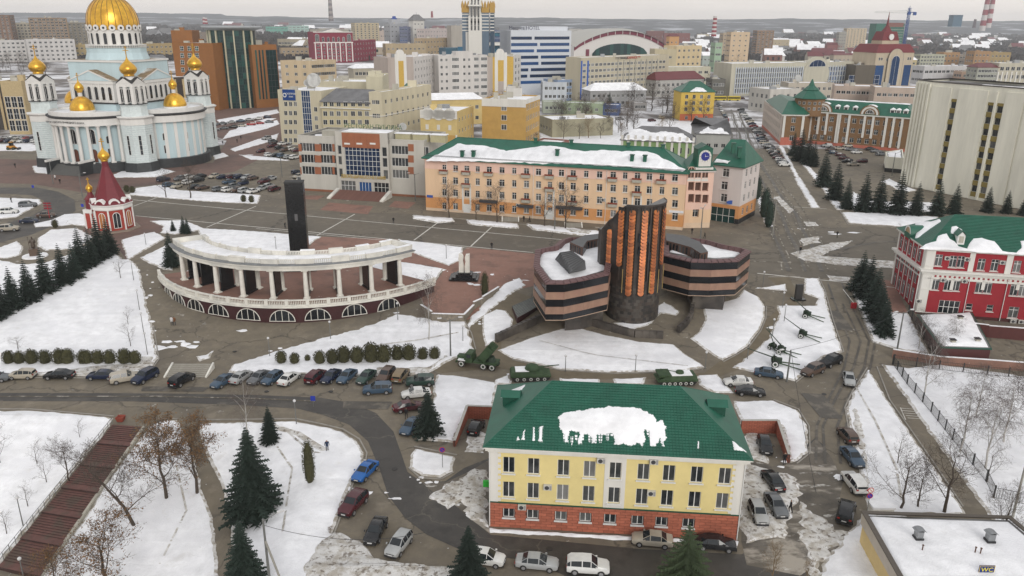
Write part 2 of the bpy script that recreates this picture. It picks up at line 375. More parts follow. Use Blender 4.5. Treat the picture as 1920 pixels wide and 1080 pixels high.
SN([(70,447),(95,431),(146,428),(175,444),(168,455),(135,468),(85,470),(70,462)],snow_clean)
SN([(120,420),(140,406),(178,402),(184,420),(160,425)],snow_clean)
SN([(226,450),(252,443),(290,435),(312,446),(285,462),(248,484),(237,487)],snow_clean)
SN([(262,483),(318,457),(324,508),(305,506),(280,495)],snow_clean)
SN([(280,415),(345,413),(388,430),(330,440),(300,437),(305,425)],snow_clean)
SN([(370,428),(480,434),(604,444),(560,472),(500,478),(380,462)],snow_clean)
SN([(745,449),(870,464),(862,490),(842,499),(795,483),(762,470)],snow_clean)
SN([(700,486),(760,492),(833,505),(814,531),(790,542),(690,520)],snow_clean)
SN([(190,413),(150,400),(120,402),(95,413),(60,420),(65,427),(120,424)],snow,hgt=.1)
SN([(-300,372),(0,371),(75,374),(78,382),(50,397),(30,408),(-300,440)],snow)
SN([(255,353),(300,347),(335,357),(490,366),(483,383),(380,378),(300,371),(240,366)],snow)
SN([(60,312),(100,308),(108,320),(92,327),(64,324)],snow);SN([(225,322),(300,315),(330,322),(290,333),(200,334)],snow)
SN([(398,288),(420,287),(430,293),(402,300)],snow)
SN([(-100,272),(60,270),(90,278),(60,284),(-100,282)],snow,hgt=.1)
for q in([(415,262),(500,242),(525,233),(520,225),(430,245)],[(430,280),(480,262),(523,250),(520,262),(440,285)],[(405,225),(520,205),(525,212),(415,235)],[(440,238),(500,222),(520,222),(450,247)],[(447,290),(520,296),(545,302),(470,300)]):
 SN(q,snow,hgt=.1,jag=.3)
for q in([(773,405),(850,411),(853,416),(820,419),(775,411)],[(873,413),(972,421),(974,430),(880,422)],[(985,421),(1060,428),(1132,436),(1120,446),(1000,432)],[(575,330),(560,345),(555,335)]):
 SN(q,snow,hgt=.35,jag=.3)
SN([(1060,432),(1110,436),(1105,442),(1070,438)],snow_dirty,hgt=.6)
SN([(932,657),(1000,632),(1050,617),(1080,613),(1130,627),(1200,641),(1262,646),(1312,681),(1322,689),(1280,696),(1150,699),(1050,693),(960,673)],snow_clean,hgt=.15,jag=.12)
SN([(1317,576),(1380,560),(1395,543),(1422,557),(1435,575),(1434,597),(1425,620),(1402,650),(1355,677),(1294,635),(1310,622),(1322,600)],snow_clean,hgt=.15,jag=.12)
SN([(904,592),(930,580),(950,583),(962,600),(961,620),(932,640),(910,650),(903,620)],snow_clean,hgt=.15,jag=.15)
SN([(872,612),(900,572),(950,530),(975,520),(985,535),(935,570),(900,600),(880,618)],snow,hgt=.12,jag=.4)
SN([(1245,565),(1275,583),(1268,592),(1240,588),(1215,612),(1180,620),(1150,606),(1200,600)],snow,hgt=.08,jag=.3)
SN([(1508,522),(1535,522),(1545,545),(1560,600),(1580,660),(1545,670),(1490,715),(1450,706),(1372,690),(1400,670),(1440,635),(1460,590),(1456,573),(1528,573),(1533,560),(1507,550)],snow,hgt=.18)
SN([(1415,541),(1473,532),(1477,547)],snow_clean,hgt=.1,jag=.1)
for q in([(1048,709),(1125,711),(1124,723),(1052,721)],[(1150,711),(1212,708),(1206,723),(1150,723)],[(1308,704),(1345,701),(1378,738),(1335,738),(1310,720)],[(930,712),(955,700),(960,722),(925,722)]):
 SN(q,snow,hgt=.15)
SN([(1590,531),(1603,529),(1640,545),(1660,557),(1670,586),(1702,588),(1730,640),(1740,662),(1700,660),(1680,655),(1637,642),(1615,590)],snow,hgt=.18)
SN([(1628,694),(1642,712),(1664,750),(1710,817),(1753,878),(1803,951),(1812,968),(1626,968),(1623,933),(1612,872),(1594,811),(1586,765),(1600,735)],snow_clean,hgt=.2)
SN([(1652,684),(1700,690),(1760,684),(1920,706),(2300,740),(2400,1100),(1900,1100),(1857,972),(1796,887),(1750,823),(1700,750)],snow_clean,hgt=.2)
SN([(1596,760),(1608,765),(1625,820),(1632,880),(1628,930),(1615,870),(1598,815)],snow_dirty,hgt=.25,jag=.3)
SN([(1375,752),(1450,752),(1495,770),(1514,800),(1516,850),(1492,868),(1482,870),(1466,800),(1390,797)],snow,hgt=.2)
drape('wet_asphalt',gp([(1395,860),(1450,875),(1505,850),(1530,822),(1560,860),(1580,905),(1570,960),(1600,985),(1560,1040),(1500,1080),(1400,1060),(1390,1015)]),.052,slush)
drape('wet_asphalt',gp([(790,905),(835,905),(880,885),(918,862),(918,1000),(885,976),(850,945),(820,930)]),.056,slush)
SN([(1390,862),(1440,880),(1492,895),(1500,930),(1480,975),(1470,1010),(1400,1018),(1385,990)],snow_dirty,hgt=.16,jag=.7)
SN([(1392,800),(1420,805),(1440,870),(1400,860)],snow_dirty,hgt=.1,jag=.5);SN([(878,800),(915,815),(908,850),(870,848)],snow_dirty,hgt=.1,jag=.5)
SN([(800,935),(840,905),(890,880),(916,885),(916,990),(885,975),(862,945),(840,955)],snow_dirty,hgt=.2,jag=.7)
SN([(1586,1000),(1622,962),(1700,965),(1660,1080),(1640,1140),(1530,1140),(1540,1060)],snow,hgt=.25,jag=.5)
SN([(1500,940),(1560,985),(1590,1000),(1560,1040),(1520,1080),(1500,1010)],snow_dirty,hgt=.12,jag=.9)
SN([(918,992),(1385,1016),(1385,1026),(1150,1012),(1000,1003),(918,1000)],snow,hgt=.22,jag=.2,rim=.25)
SN([(600,1140),(560,1062),(700,1075),(900,1082),(1250,1086),(1250,1140)],snow,hgt=.2)
for q,m_ in(([(1406,340),(1416,343),(1452,425),(1436,426)],snow),([(1458,272),(1468,274),(1500,333),(1492,335)],snow),([(1489,335),(1501,333),(1538,390),(1521,390)],snow),([(1472,272),(1482,272),(1530,325),(1560,362),(1588,394),(1568,394),(1540,352)],snow),([(1577,398),(1640,399),(1760,407),(1760,428),(1690,425),(1592,419)],snow_clean),([(1652,340),(1668,335),(1700,350),(1720,357),(1700,361),(1680,355)],snow),([(1590,380),(1600,360),(1640,378),(1760,380),(1760,398),(1600,396)],snow),([(1480,475),(1560,455),(1600,452),(1585,462),(1540,480),(1680,490),(1676,505),(1580,498),(1510,490)],snow_dirty),([(1505,415),(1530,417),(1535,424),(1510,424)],snow_dirty),([(1500,447),(1535,443),(1538,455),(1505,462)],snow_dirty),([(1548,515),(1570,518),(1598,520),(1590,528),(1555,526)],snow_dirty),([(1450,370),(1462,368),(1490,395),(1480,400)],snow_dirty),([(365,668),(385,665),(402,657),(395,672),(375,678)],snow)):
 SN(q,m_,hgt=.12,jag=.35)
for k in range(70):
 x,y,a=rnd.choice([(860,525,90),(930,520,60),(750,600,60),(500,612,200),(330,650,40),(1600,900,30),(700,930,60),(1540,440,60),(380,520,60),(1480,620,30),(480,300,60)])
 px,py=x+rnd.uniform(-a,a),y+rnd.uniform(-a,a)*.25;g=G(px,py);r_=rnd.uniform(.3,1.3);
 q=[(g.x+r_*math.cos(t)*rnd.uniform(.7,2),g.y+r_*math.sin(t)*rnd.uniform(.5,1))for t in[i*1.05 for i in range(6)]]
 snowfield('snow_remains',q,snow,hgt=.05,jag=.15,step=.4,rim=.12)
for k in range(60):
 x,y,a,h_=rnd.choice([(284,600,10,75),(275,530,12,30),(560,655,60,8),(900,600,20,30),(1445,690,12,8),(790,900,30,8),(1600,850,6,60),(1470,900,25,60),(865,930,30,40)])
 g=G(x+rnd.uniform(-a,a),y+rnd.uniform(-h_,h_));r_=rnd.uniform(.15,.55);q=[(g.x+r_*math.cos(t)*rnd.uniform(.7,1.6),g.y+r_*math.sin(t)*rnd.uniform(.6,1.1))for t in[i*1.05 for i in range(6)]]
 snowfield('snow_remains',q,snow,hgt=.12,jag=.1,step=.3,rim=.1)
def track(pxs,offs,m,wd=.28,off=.09):
 p=resample([G(*q)for q in pxs],6,False);sd=rnd.random()*40
 for o_ in offs:
  L=[Vector((a.x+o_+noise.noise((i*.35,o_,sd))*.7,a.y))for i,a in enumerate(p)];i0=rnd.randrange(0,max(1,len(L)//4));L=L[i0:]
  if len(L)>2:strip('wheel_track',L,wd,off+abs(o_)*.0004,m)
trk=wear('wheel_track',(.11,.095,.07),[((.40,.37,.32),.5,.50,.60,(1,1,1),.9)],.75,.3);trd=wear('wet_track',(.075,.066,.054),[((.15,.13,.10),.5,.5,.62,(1,1,1),.9)],.55,.2)
track([(1376,200),(1392,250),(1412,300),(1446,350),(1478,400),(1505,450),(1530,510)],[-7,-5.2,-3,-1.2,.8,2.6,4.4],trk);track([(1376,200),(1412,300),(1478,400),(1530,510)],[-6,-2.2,1.7],trd,.9)
track([(1565,530),(1580,570),(1610,640),(1600,690),(1570,750),(1548,800),(1550,870)],[-1.6,0,1.6,3.0],trd,.35);track([(-100,744),(300,744),(480,748),(590,753)],[.1],trk,.3)
track([(1250,485),(1400,490),(1560,495),(1680,505)],[0],trk,.6);track([(1500,480),(1560,470),(1640,455),(1750,450)],[0],trd,.8)
for px,py,w_,h_ in((610,860,0,0),(690,760,3.5,1.2),(560,705,3,1),(900,750,0,0),(1540,760,1.6,4),(330,730,5,.8),(1480,560,0,0),(1520,620,0,0),(1570,600,1.6,4)):
 if w_:g=G(px,py);drape('asphalt_patch',[(g.x-w_,g.y-h_),(g.x+w_*.9,g.y-h_*1.1),(g.x+w_,g.y+h_*.9),(g.x-w_*1.1,g.y+h_)],.080+px*.000004,trd)
mh=MB();mh.lathe([(.36,0),(.36,.02)],mat('cast_iron',(.03,.028,.026),.6),14);mhm=mh.mesh('manhole_cover')
for px,py in((620,735),(820,790),(740,880),(1545,740),(1560,560),(440,660),(1030,1030),(500,735),(1240,500),(640,400)):o=link('manhole_cover',mhm,None,G(px,py)+Vector((0,0,.085)));o['kind']='structure'
for p_,w_ in(([(500,797),(560,816),(615,850),(684,868)],.9),([(650,860),(585,850),(540,812)],.3),([(530,1000),(540,930),(548,880),(520,840)],.25),([(1010,640),(1120,668),(1290,688)],.16),([(1600,720),(1640,790),(1680,880),(1690,940)],.3),([(330,870),(350,960),(300,1060)],.25),([(700,650),(780,640),(860,625)],.35)):
 strip('footprint_trail',resample([G(*q)for q in p_],1.5,False),w_,.235,snow_dirty)
kerbm=mat('kerb_stone',(.30,.28,.25),.85,.2,1,.2,8)
def kerb(pxs,wd=.18,h=.14,m=None):
 p=resample([G(*q)for q in pxs],2.0,False);b=MB()
 for i in range(len(p)-1):
  a,c=p[i],p[i+1];d=(c-a);L=d.length
  if L<.05:continue
  d/=L;nn=Vector((-d.y,d.x))*wd/2;z0=T(a.x,a.y);z1=T(c.x,c.y);g=d*.015
  q=[a+g-nn,c-g-nn,c-g+nn,a+g+nn];zz=[z0,z1,z1,z0]
  lo=[(v.x,v.y,z-.05)for v,z in zip(q,zz)];hi=[(v.x,v.y,z+h)for v,z in zip(q,zz)]
  b.poly(hi,m or kerbm)
  for k in range(4):b.quad(lo[k],lo[(k+1)%4],hi[(k+1)%4],hi[k],m or kerbm)
 o=b.build('kerb');o['kind']='structure'
for k in([(-200,766),(60,768),(214,781)],[(275,786),(335,786)],[(368,788),(555,786),(600,795),(642,805),(674,824),(688,850),(684,878),(663,905),(646,950),(626,1003)],[(777,838),(857,854)],[(766,878),(788,897),(828,899),(851,886)],[(0,708),(240,710),(280,700),(298,674),(288,612)],[(560,706),(700,709),(800,706)],[(1590,529),(1615,590),(1636,643),(1680,656),(1700,660)],[(1535,520),(1547,545),(1562,600),(1582,660),(1546,673),(1492,718)],[(1626,690),(1598,735),(1584,765),(1592,811),(1610,872),(1620,933)],[(1644,688),(1668,750),(1715,817),(1757,878),(1806,951)],[(1450,750),(1497,768),(1517,800),(1519,850),(1494,870)],[(1440,520),(1500,519)],[(1437,575),(1436,597),(1427,620),(1404,651),(1356,679)],[(960,675),(1050,695),(1150,701),(1280,698),(1324,690)],[(775,403),(1130,434)],[(1575,396),(1590,421),(1690,427)],[(870,600),(884,625),(892,655)]):
 kerb(k)

#  BUILDING KIT
white=mat('white_plaster','d8d6d0',.8,.10,.6,streak=True);whitew=mat('window_frame_white',(.72,.72,.70),.5,.05)
darkfr=mat('window_frame_dark',(.05,.05,.055),.5,.05);brownfr=mat('window_frame_brown',(.10,.06,.04),.6,.1)
metal=mat('galvanised_metal',(.28,.29,.30),.45,.15,2,metal=.6);darkmetal=mat('dark_metal',(.03,.03,.033),.5,.1,metal=.3)
greenroof=mat('green_metal_roof',(.012,.105,.066),.42,.22,.5,.15,3);darkgreen=mat('green_roof_trim',(.008,.07,.045),.45,.1)
roofgrey=mat('grey_roofing',(.16,.16,.165),.7,.3,.3);rooffelt=mat('roof_felt',(.09,.085,.08),.85,.3,.3,hi=(.3,.3,.3))
concrete=mat('concrete','aaa69a',.85,.15,.5,streak=True);redroof=mat('maroon_metal_roof',(.13,.018,.022),.45,.2,.5)
glass=glassmat('window_glass',(.012,.016,.02),(.32,.32,.31),.08,.6);glassb=glassmat('blue_glass',(.006,.02,.055),(.02,.09,.26),.06,.9)
glassg=glassmat('green_glass',(.004,.02,.024),(.02,.11,.09),.06,.8);glassd=glassmat('dark_glass',(.008,.01,.014),(.06,.07,.08),.06,.6)
ac_m=mat('ac_unit_casing',(.55,.54,.50),.6,.1)
_wc={}
def winmesh(w,h,st,fm,gm,combo):
 key=(round(w,2),round(h,2),st,fm.name,gm.name,combo)
 if key in _wc:return _wc[key]
 f=MB();g=f if combo else MB();t=.07 if w<3 else .09
 if combo:t=max(.06,min(.13,w*.05))
 def bar(x0,x1,z0,z1,y0=-.04,y1=.03):f.box(x0,y0,z0,x1,y1,z1,fm)
 if st.startswith('arch')or st.startswith('lun'):
  n=10;lun=st.startswith('lun');r=w/2;zc=h-r if not lun else 0
  def ring(r_):return[(r_*math.cos(math.pi*i/n)*1,zc+(r_ if not lun else r_*h/r)*math.sin(math.pi*i/n))for i in range(n+1)]
  ro,ri=ring(r),ring(r-t*1.5)
  if lun:ri=[(x,max(z,t*1.2))for x,z in ri]
  if not lun:ro=[(r,0)]+ro+[(-r,0)];ri=[(r-t*1.5,t)]+ri+[(-r+t*1.5,t)]
  for i in range(len(ro)-1):
   a,b,c,d=ro[i],ro[i+1],ri[i+1],ri[i]
   f.quad((a[0],-.09,a[1]),(b[0],-.09,b[1]),(c[0],-.09,c[1]),(d[0],-.09,d[1]),fm)
   f.quad((a[0],.02,a[1]),(b[0],.02,b[1]),(b[0],-.09,b[1]),(a[0],-.09,a[1]),fm)
   f.quad((d[0],-.09,d[1]),(c[0],-.09,c[1]),(c[0],.0,c[1]),(d[0],.0,d[1]),fm)
  bar(-r,r,0,t*1.2,-.09,.02)
  g.poly([(x,-.012,z)for x,z in ri[::-1]]+([]if lun else[]),gm)
  if not combo or w>1.5:
   k=3 if lun else 1
   for i in range(1,k+1):
    x=-r+w*i/(k+1);zz=(h if not lun else h*math.sqrt(max(0,1-(x/r)**2)))-t;bar(x-.05,x+.05,0,zz,-.07,-.015)
 else:
  nx,nz_=1,1
  if st=='v2':nx=2
  elif st=='v3':nx=3
  elif st=='T':nx=2
  elif st.startswith('g'):nx,nz_=(int(q)for q in st[1:].split('x'))
  bar(-w/2,w/2,0,t);bar(-w/2,w/2,h-t,h);bar(-w/2,-w/2+t,t,h-t);bar(w/2-t,w/2,t,h-t)
  m_=t*(.6 if not combo else .5)
  for i in range(1,nx):
   x=-w/2+w*i/nx;bar(x-m_,x+m_,t,h-t,-.035,.025)
  for i in range(1,nz_):
   z=h*i/nz_;bar(-w/2+t,w/2-t,z-m_,z+m_,-.03,.02)
  if st=='T':bar(-w/2+t,w/2-t,h*.72-m_,h*.72+m_,-.03,.02)
  g.quad((-w/2+.01,0,.01),(w/2-.01,0,.01),(w/2-.01,0,h-.01),(-w/2+.01,0,h-.01),gm)
 fme=f.mesh('window');
 gme=None
 if not combo:gme=g.mesh('pane')
 _wc[key]=(fme,gme);return _wc[key]
_sc={}
def sillmesh(w,m):
 k=(round(w,2),m.name)
 if k not in _sc:
  b=MB();b.box(-w/2-.12,-.22,-.12,w/2+.12,.0,-.01,m);_sc[k]=b.mesh('sill')
 return _sc[k]
class Bld:
 def __init__(s,name,label,cat,foot,z0=None,group=None):
  s.foot=[Vector(p[:2])for p in foot];cx=sum(p.x for p in s.foot)/len(foot);cy=sum(p.y for p in s.foot)/len(foot)
  s.z0=z0 if z0 is not None else min(T(p.x,p.y)for p in s.foot)
  s.root=empty(name,(cx,cy,s.z0),0,label,cat,group);s.off=Matrix.Translation((-cx,-cy,-s.z0))
  s.nw=0
 def add(s,o,parent=None):
  o.parent=parent or s.root
  if parent is None:o.matrix_parent_inverse=s.off
  return o
 def part(s,mb,name,smooth=None,parent=None):
  o=mb.build(name,None,smooth)
  s.add(o,parent)
  if parent is not None:o.matrix_parent_inverse=parent.matrix_world.inverted()if False else Matrix.Identity(4)
  return o
 def edge(s,i):return s.foot[i],s.foot[(i+1)%len(s.foot)]
 def window(s,A,B,u,z,w,h,st='v2',fm=None,gm=None,rec=.18,det=False,sill=None,name='window'):
  fm=fm or whitew;gm=gm or glass
  d=(B-A).normalized();out=Vector((d.y,-d.x));p=A+d*u-out*rec
  fme,gme=winmesh(w,h,st,fm,gm,not det)
  o=bpy.data.objects.new(name,fme);C.objects.link(o);o.parent=s.root;o.matrix_parent_inverse=s.off
  o.location=(p.x,p.y,z);o.rotation_euler=(0,0,math.atan2(d.y,d.x));s.nw+=1
  if det:
   g=bpy.data.objects.new('pane',gme);C.objects.link(g);g.parent=o
   if sill:
    q=bpy.data.objects.new('sill',sillmesh(w,sill));C.objects.link(q);q.parent=o;q.location=(0,-rec+.0,0)
  return o
 def facade(s,mb,A,B,z0,z1,wins,wall,rec=.18,bands=None,det=False,fm=None,gm=None,sill=None):
  """wall sheet with recessed openings; wins = (u centre, z bottom above z0, w, h, style)"""
  L=(B-A).length;d=(B-A)/L;inw=Vector((-d.y,d.x));H=z1-z0
  holes=[q for q in wins if not(q[4].startswith('arch')or q[4].startswith('lun'))and q[0]-q[2]/2>0 and q[0]+q[2]/2<L and q[1]>=0 and q[1]+q[3]<H]
  us=sorted(set([0.0,round(L,4)]+[round(q[0]-q[2]/2,4)for q in holes]+[round(q[0]+q[2]/2,4)for q in holes]))
  vs=sorted(set([0.0,round(H,4)]+[round(q[1],4)for q in holes]+[round(q[1]+q[3],4)for q in holes]+[b[0]for b in(bands or[])if 0<b[0]<H]))
  hs_=[(round(q[0]-q[2]/2,4),round(q[0]+q[2]/2,4),round(q[1],4),round(q[1]+q[3],4))for q in holes]
  def pt(u,v,r=0):q=A+d*u+inw*r;return(q.x,q.y,z0+v)
  for j in range(len(vs)-1):
   vm_=(vs[j]+vs[j+1])/2;wm=wall
   for b in(bands or[]):
    if vm_>b[0]:wm=b[1]
   run=None
   for i in range(len(us)-1):
    um=(us[i]+us[i+1])/2;inh=any(a<um<b and c<vm_<e for a,b,c,e in hs_)
    if not inh and run is None:run=us[i]
    if run is not None and(inh or i==len(us)-2):
     e_=us[i]if inh else us[i+1];mb.quad(pt(run,vs[j]),pt(e_,vs[j]),pt(e_,vs[j+1]),pt(run,vs[j+1]),wm);run=None
  for a,b,c,e in hs_:
   wm=wall
   for bb in(bands or[]):
    if(c+e)/2>bb[0]:wm=bb[1]
   mb.quad(pt(a,c),pt(a,c,rec),pt(a,e,rec),pt(a,e),wm);mb.quad(pt(b,c,rec),pt(b,c),pt(b,e),pt(b,e,rec),wm)
   mb.quad(pt(a,c),pt(b,c),pt(b,c,rec),pt(a,c,rec),wm);mb.quad(pt(a,e,rec),pt(b,e,rec),pt(b,e),pt(a,e),wm)
  for q in wins:
   arch=q[4].startswith('arch')or q[4].startswith('lun')
   if s.nw<295:s.window(A,B,q[0],z0+q[1],q[2],q[3],q[4],q[5]if len(q)>5 and q[5]else fm,q[6]if len(q)>6 else gm,-.02 if arch else rec,det,sill)
 def ring(s,mb,foot,z0,z1,out,m,inn=.05):
  """cornice / band running round the footprint"""
  o=offset(foot,out);i_=offset(foot,-inn);n=len(foot)
  for k in range(n):
   j=(k+1)%n
   mb.quad((*o[k],z0),(*o[j],z0),(*o[j],z1),(*o[k],z1),m);mb.quad((*o[k],z1),(*o[j],z1),(*i_[j],z1),(*i_[k],z1),m)
   mb.quad((*i_[k],z0),(*i_[j],z0),(*o[j],z0),(*o[k],z0),m)
def offset(pts,d):
 n=len(pts);out=[]
 for i in range(n):
  p0,p1,p2=Vector(pts[i-1][:2]),Vector(pts[i][:2]),Vector(pts[(i+1)%n][:2])
  a=(p1-p0).normalized();b=(p2-p1).normalized();na=Vector((a.y,-a.x));nb=Vector((b.y,-b.x))
  k=1+na.dot(nb);v=(na+nb)/k if k>.2 else na
  out.append(p1+v*d)
 return out
def colspec(L,n,m=1.0):
 if n==1:return[L/2]
 p=(L-2*m)/n;return[m+p*(i+.5)for i in range(n)]
def winrows(L,n,H,fl,w,h,st='v2',m=1.0,v0=1.0,top=.8,skip=()):
 """regular grid of windows for a facade of length L and height H"""
 fh=(H-v0-top)/fl;out=[]
 for r in range(fl):
  for c,u in enumerate(colspec(L,n,m)):
   if(r,c)in skip:continue
   out.append((u,v0+r*fh+(fh-h)*.35,w,h,st))
 return out
def inpoly_snow(b,pts,z,m=None,inset=.6,jag=.8,hgt=.15):
 q=offset(pts,-inset);rnd_j=[Vector(p)for p in q]
 o=snowfield('roof_snow',rnd_j,m or snow_roof,hgt=hgt,jag=jag,step=2.0,rim=.5,zf=lambda x,y:z,kind=None)
 b.add(o);return o
def flatroof(b,z,wall,par=.6,m=None,snow_cov=1.0,coping=None):
 mb=MB();ft=b.foot;i_=offset(ft,-.35);n=len(ft);zr=z-par;cm=coping or wall
 for k in range(n):
  j=(k+1)%n
  mb.quad((*ft[k],z),(*ft[j],z),(*i_[j],z),(*i_[k],z),cm);mb.quad((*i_[j],zr),(*i_[k],zr),(*i_[k],z),(*i_[j],z),cm)
 mb.v+=[(p[0],p[1],zr)for p in i_];mb._cap(list(range(len(mb.v)-n,len(mb.v))),mb.mi(m or rooffelt))
 b.part(mb,'roof')
 if snow_cov>0:
  inpoly_snow(b,i_,zr,inset=.4+(1-snow_cov)*3,jag=.3+(1-snow_cov)*1.5)
def hiproof(b,foot,z,rise,m,over=.5,k=1.0,thick=.22,name='roof',fascia=None):
 """foot: 4 corners, A-B the long front. k=1 hip, k=0 gable. returns (eaves, ridge points)"""
 e_=offset(foot,over);A,B,Cc,D=e_
 mid0=(A+D)/2;mid1=(B+Cc)/2;L=(mid1-mid0).length;hd=(D-A).length/2;dr=(mid1-mid0)/L
 r0=mid0+dr*hd*k;r1=mid1-dr*hd*k;zr=z+rise;mb=MB()
 a,b_,c,d_=((q.x,q.y,z)for q in(A,B,Cc,D));R0=(r0.x,r0.y,zr);R1=(r1.x,r1.y,zr)
 mb.quad(a,b_,R1,R0,m);mb.quad(c,d_,R0,R1,m);mb.poly([b_,c,R1],m);mb.poly([d_,a,R0],m)
 fm=fascia or m;lo=[(q.x,q.y,z-thick)for q in(A,B,Cc,D)];hi_=[(q.x,q.y,z)for q in(A,B,Cc,D)]
 for i in range(4):mb.quad(lo[i],lo[(i+1)%4],hi_[(i+1)%4],hi_[i],fm)
 mb.poly(lo[::-1],fm)
 for p,q in((a,R0),(b_,R1),(c,R1),(d_,R0),(R0,R1)):mb.tube(p,q,.09,.09,m,5,False)
 o=b.part(mb,name)
 return o,(Vector(a),Vector(b_),Vector(c),Vector(d_),Vector(R0),Vector(R1))
def slope_snow(b,O,X,Y,poly,m=None,th=.12,name='roof_snow',step=.5,jag=.25):
 """snow sheet lying on a roof plane; poly in fractions (s,t): O+(X-O)*s+(Y-O)*t"""
 O,X,Y=Vector(O),Vector(X),Vector(Y);U=X-O;W=Y-O;nrm=U.cross(W).normalized()
 if nrm.z<0:nrm=-nrm
 lu,lw=U.length,W.length;pts=resample([(s*lu,t*lw)for s,t in poly],step);seed=rnd.random()*50
 if area(pts)<0:pts=pts[::-1]
 n=len(pts);out=[];inn=[]
 for i in range(n):
  d=(pts[(i+1)%n]-pts[i-1]);d=d.normalized()if d.length>1e-6 else Vector((1,0));nn=Vector((d.y,-d.x))
  j=jag*(noise.noise((pts[i].x*.6,pts[i].y*.6,seed))+.8*noise.noise((pts[i].x*2.1,pts[i].y*2.1,seed)))
  q=pts[i]+nn*j;out.append(q);inn.append(q-nn*.18)
 mb=MB();k=mb.mi(m or snow_roof);uu=U/lu;ww=W/lw
 def w3(q,hh):return tuple(O+uu*q.x+ww*q.y+nrm*hh)
 mb.v=[w3(q,.015)for q in out]+[w3(q,th)for q in inn]
 for i in range(n):j=(i+1)%n;mb.f.append((i,j,n+j,n+i));mb.m.append(k)
 for t in tessellate_polygon([[Vector((q.x,q.y,0))for q in inn]]):mb.f.append(tuple(n+i for i in t));mb.m.append(k)
 me=mb.mesh(name);
 for p in me.polygons:
  if p.normal.dot(nrm)<0:p.flip()
 me.shade_smooth()
 o=link(name,me);b.add(o);return o
def F4(ax,ay,bx,by,z,depth,snap=None):
 """footprint whose front top corners are seen at two pixels at height z"""
 A=P(ax,ay,z).to_2d();B=P(bx,by,z).to_2d();d=(B-A).normalized();n=Vector((-d.y,d.x))
 return[A,B,B+n*depth,A+n*depth]
def block(name,label,cat,foot,z1,wall,front=None,left=None,right=None,roof='flat',rmat=None,rise=3,z0=None,group=None,par=.6,scov=1.0,corn=None,bands=None,fm=None,gm=None,k=1.0,over=.5,det=False,rec=.18,snowp=None,sill=None,cols=None,cmat=None):
 """front/left/right: dict(n, fl, w, h, st, ...) for winrows or an explicit list"""
 b=Bld(name,label,cat,foot,z0,group);mb=MB();n=len(b.foot)
 for i in range(n):
  A,B=b.edge(i);L=(B-A).length;sp={0:front,1:right,n-1:left}.get(i)
  if sp is None:wins=[]
  elif isinstance(sp,dict):
   q=dict(sp);nn,fl=q.pop('n'),q.pop('fl');w_,h_=q.pop('w',1.4),q.pop('h',1.5)
   wins=winrows(L,nn,z1-b.z0,fl,w_,h_,**q)
  else:wins=sp
  b.facade(mb,A,B,b.z0,z1,wins,wall,rec,bands,det,fm,gm,sill)
 b.part(mb,'wall')
 if roof=='flat' and z1-b.z0>7:
  rb=random.Random(len(label));c=sum(b.foot,Vector((0,0)))/n
  for k_ in range(3):
   p=c.lerp(b.foot[rb.randrange(n)],rb.uniform(.1,.6));s_=rb.uniform(.8,2.2);x=MB();x.box(-s_,-s_*.7,z1-.6,s_,s_*.7,z1+rb.uniform(.6,2.4),rb.choice((wall,concrete,metal)),0,p);b.part(x,'roof_box')
 if corn:
  cb=MB()
  for(zz,hh,oo,mm_)in corn:b.ring(cb,b.foot,zz,zz+hh,oo,mm_)
  b.part(cb,'cornice')
 if cols:
  A,B=b.edge(0);L=(B-A).length;d=(B-A)/L;ang=math.atan2(d.y,d.x);pm=None
  for i in range(cols[0]):
   u=L*i/(cols[0]-1);q=A+d*min(max(u,cols[1]/2),L-cols[1]/2)
   if pm is None:
    pb=MB();pb.box(-cols[1]/2,-cols[2],0,cols[1]/2,.02,cols[4]-cols[3],cmat or white);pm=pb.mesh('pilaster')
   o=link('pilaster',pm,None,(q.x,q.y,b.z0+cols[3]),ang);b.add(o)
 if roof=='flat':flatroof(b,z1,wall,par,rmat,scov)
 elif roof=='hip':
  o,(a,b2,c,d_,R0,R1)=hiproof(b,b.foot,z1,rise,rmat or greenroof,over,k)
  for q in(snowp or[]):slope_snow(b,a,b2,d_ if False else a+(R0-a)-(b2-a).normalized()*((R0-a).dot((b2-a).normalized())),q)
  if k==0:
   g=MB()
   for(p,q,r_)in((b.foot[1],b.foot[2],R1),(b.foot[3],b.foot[0],R0)):
    mdl=(p+q)/2;g.poly([(p.x,p.y,z1-.02),(q.x,q.y,z1-.02),(mdl.x,mdl.y,z1+rise*.93)],wall)
   b.part(g,'gable')
 return b

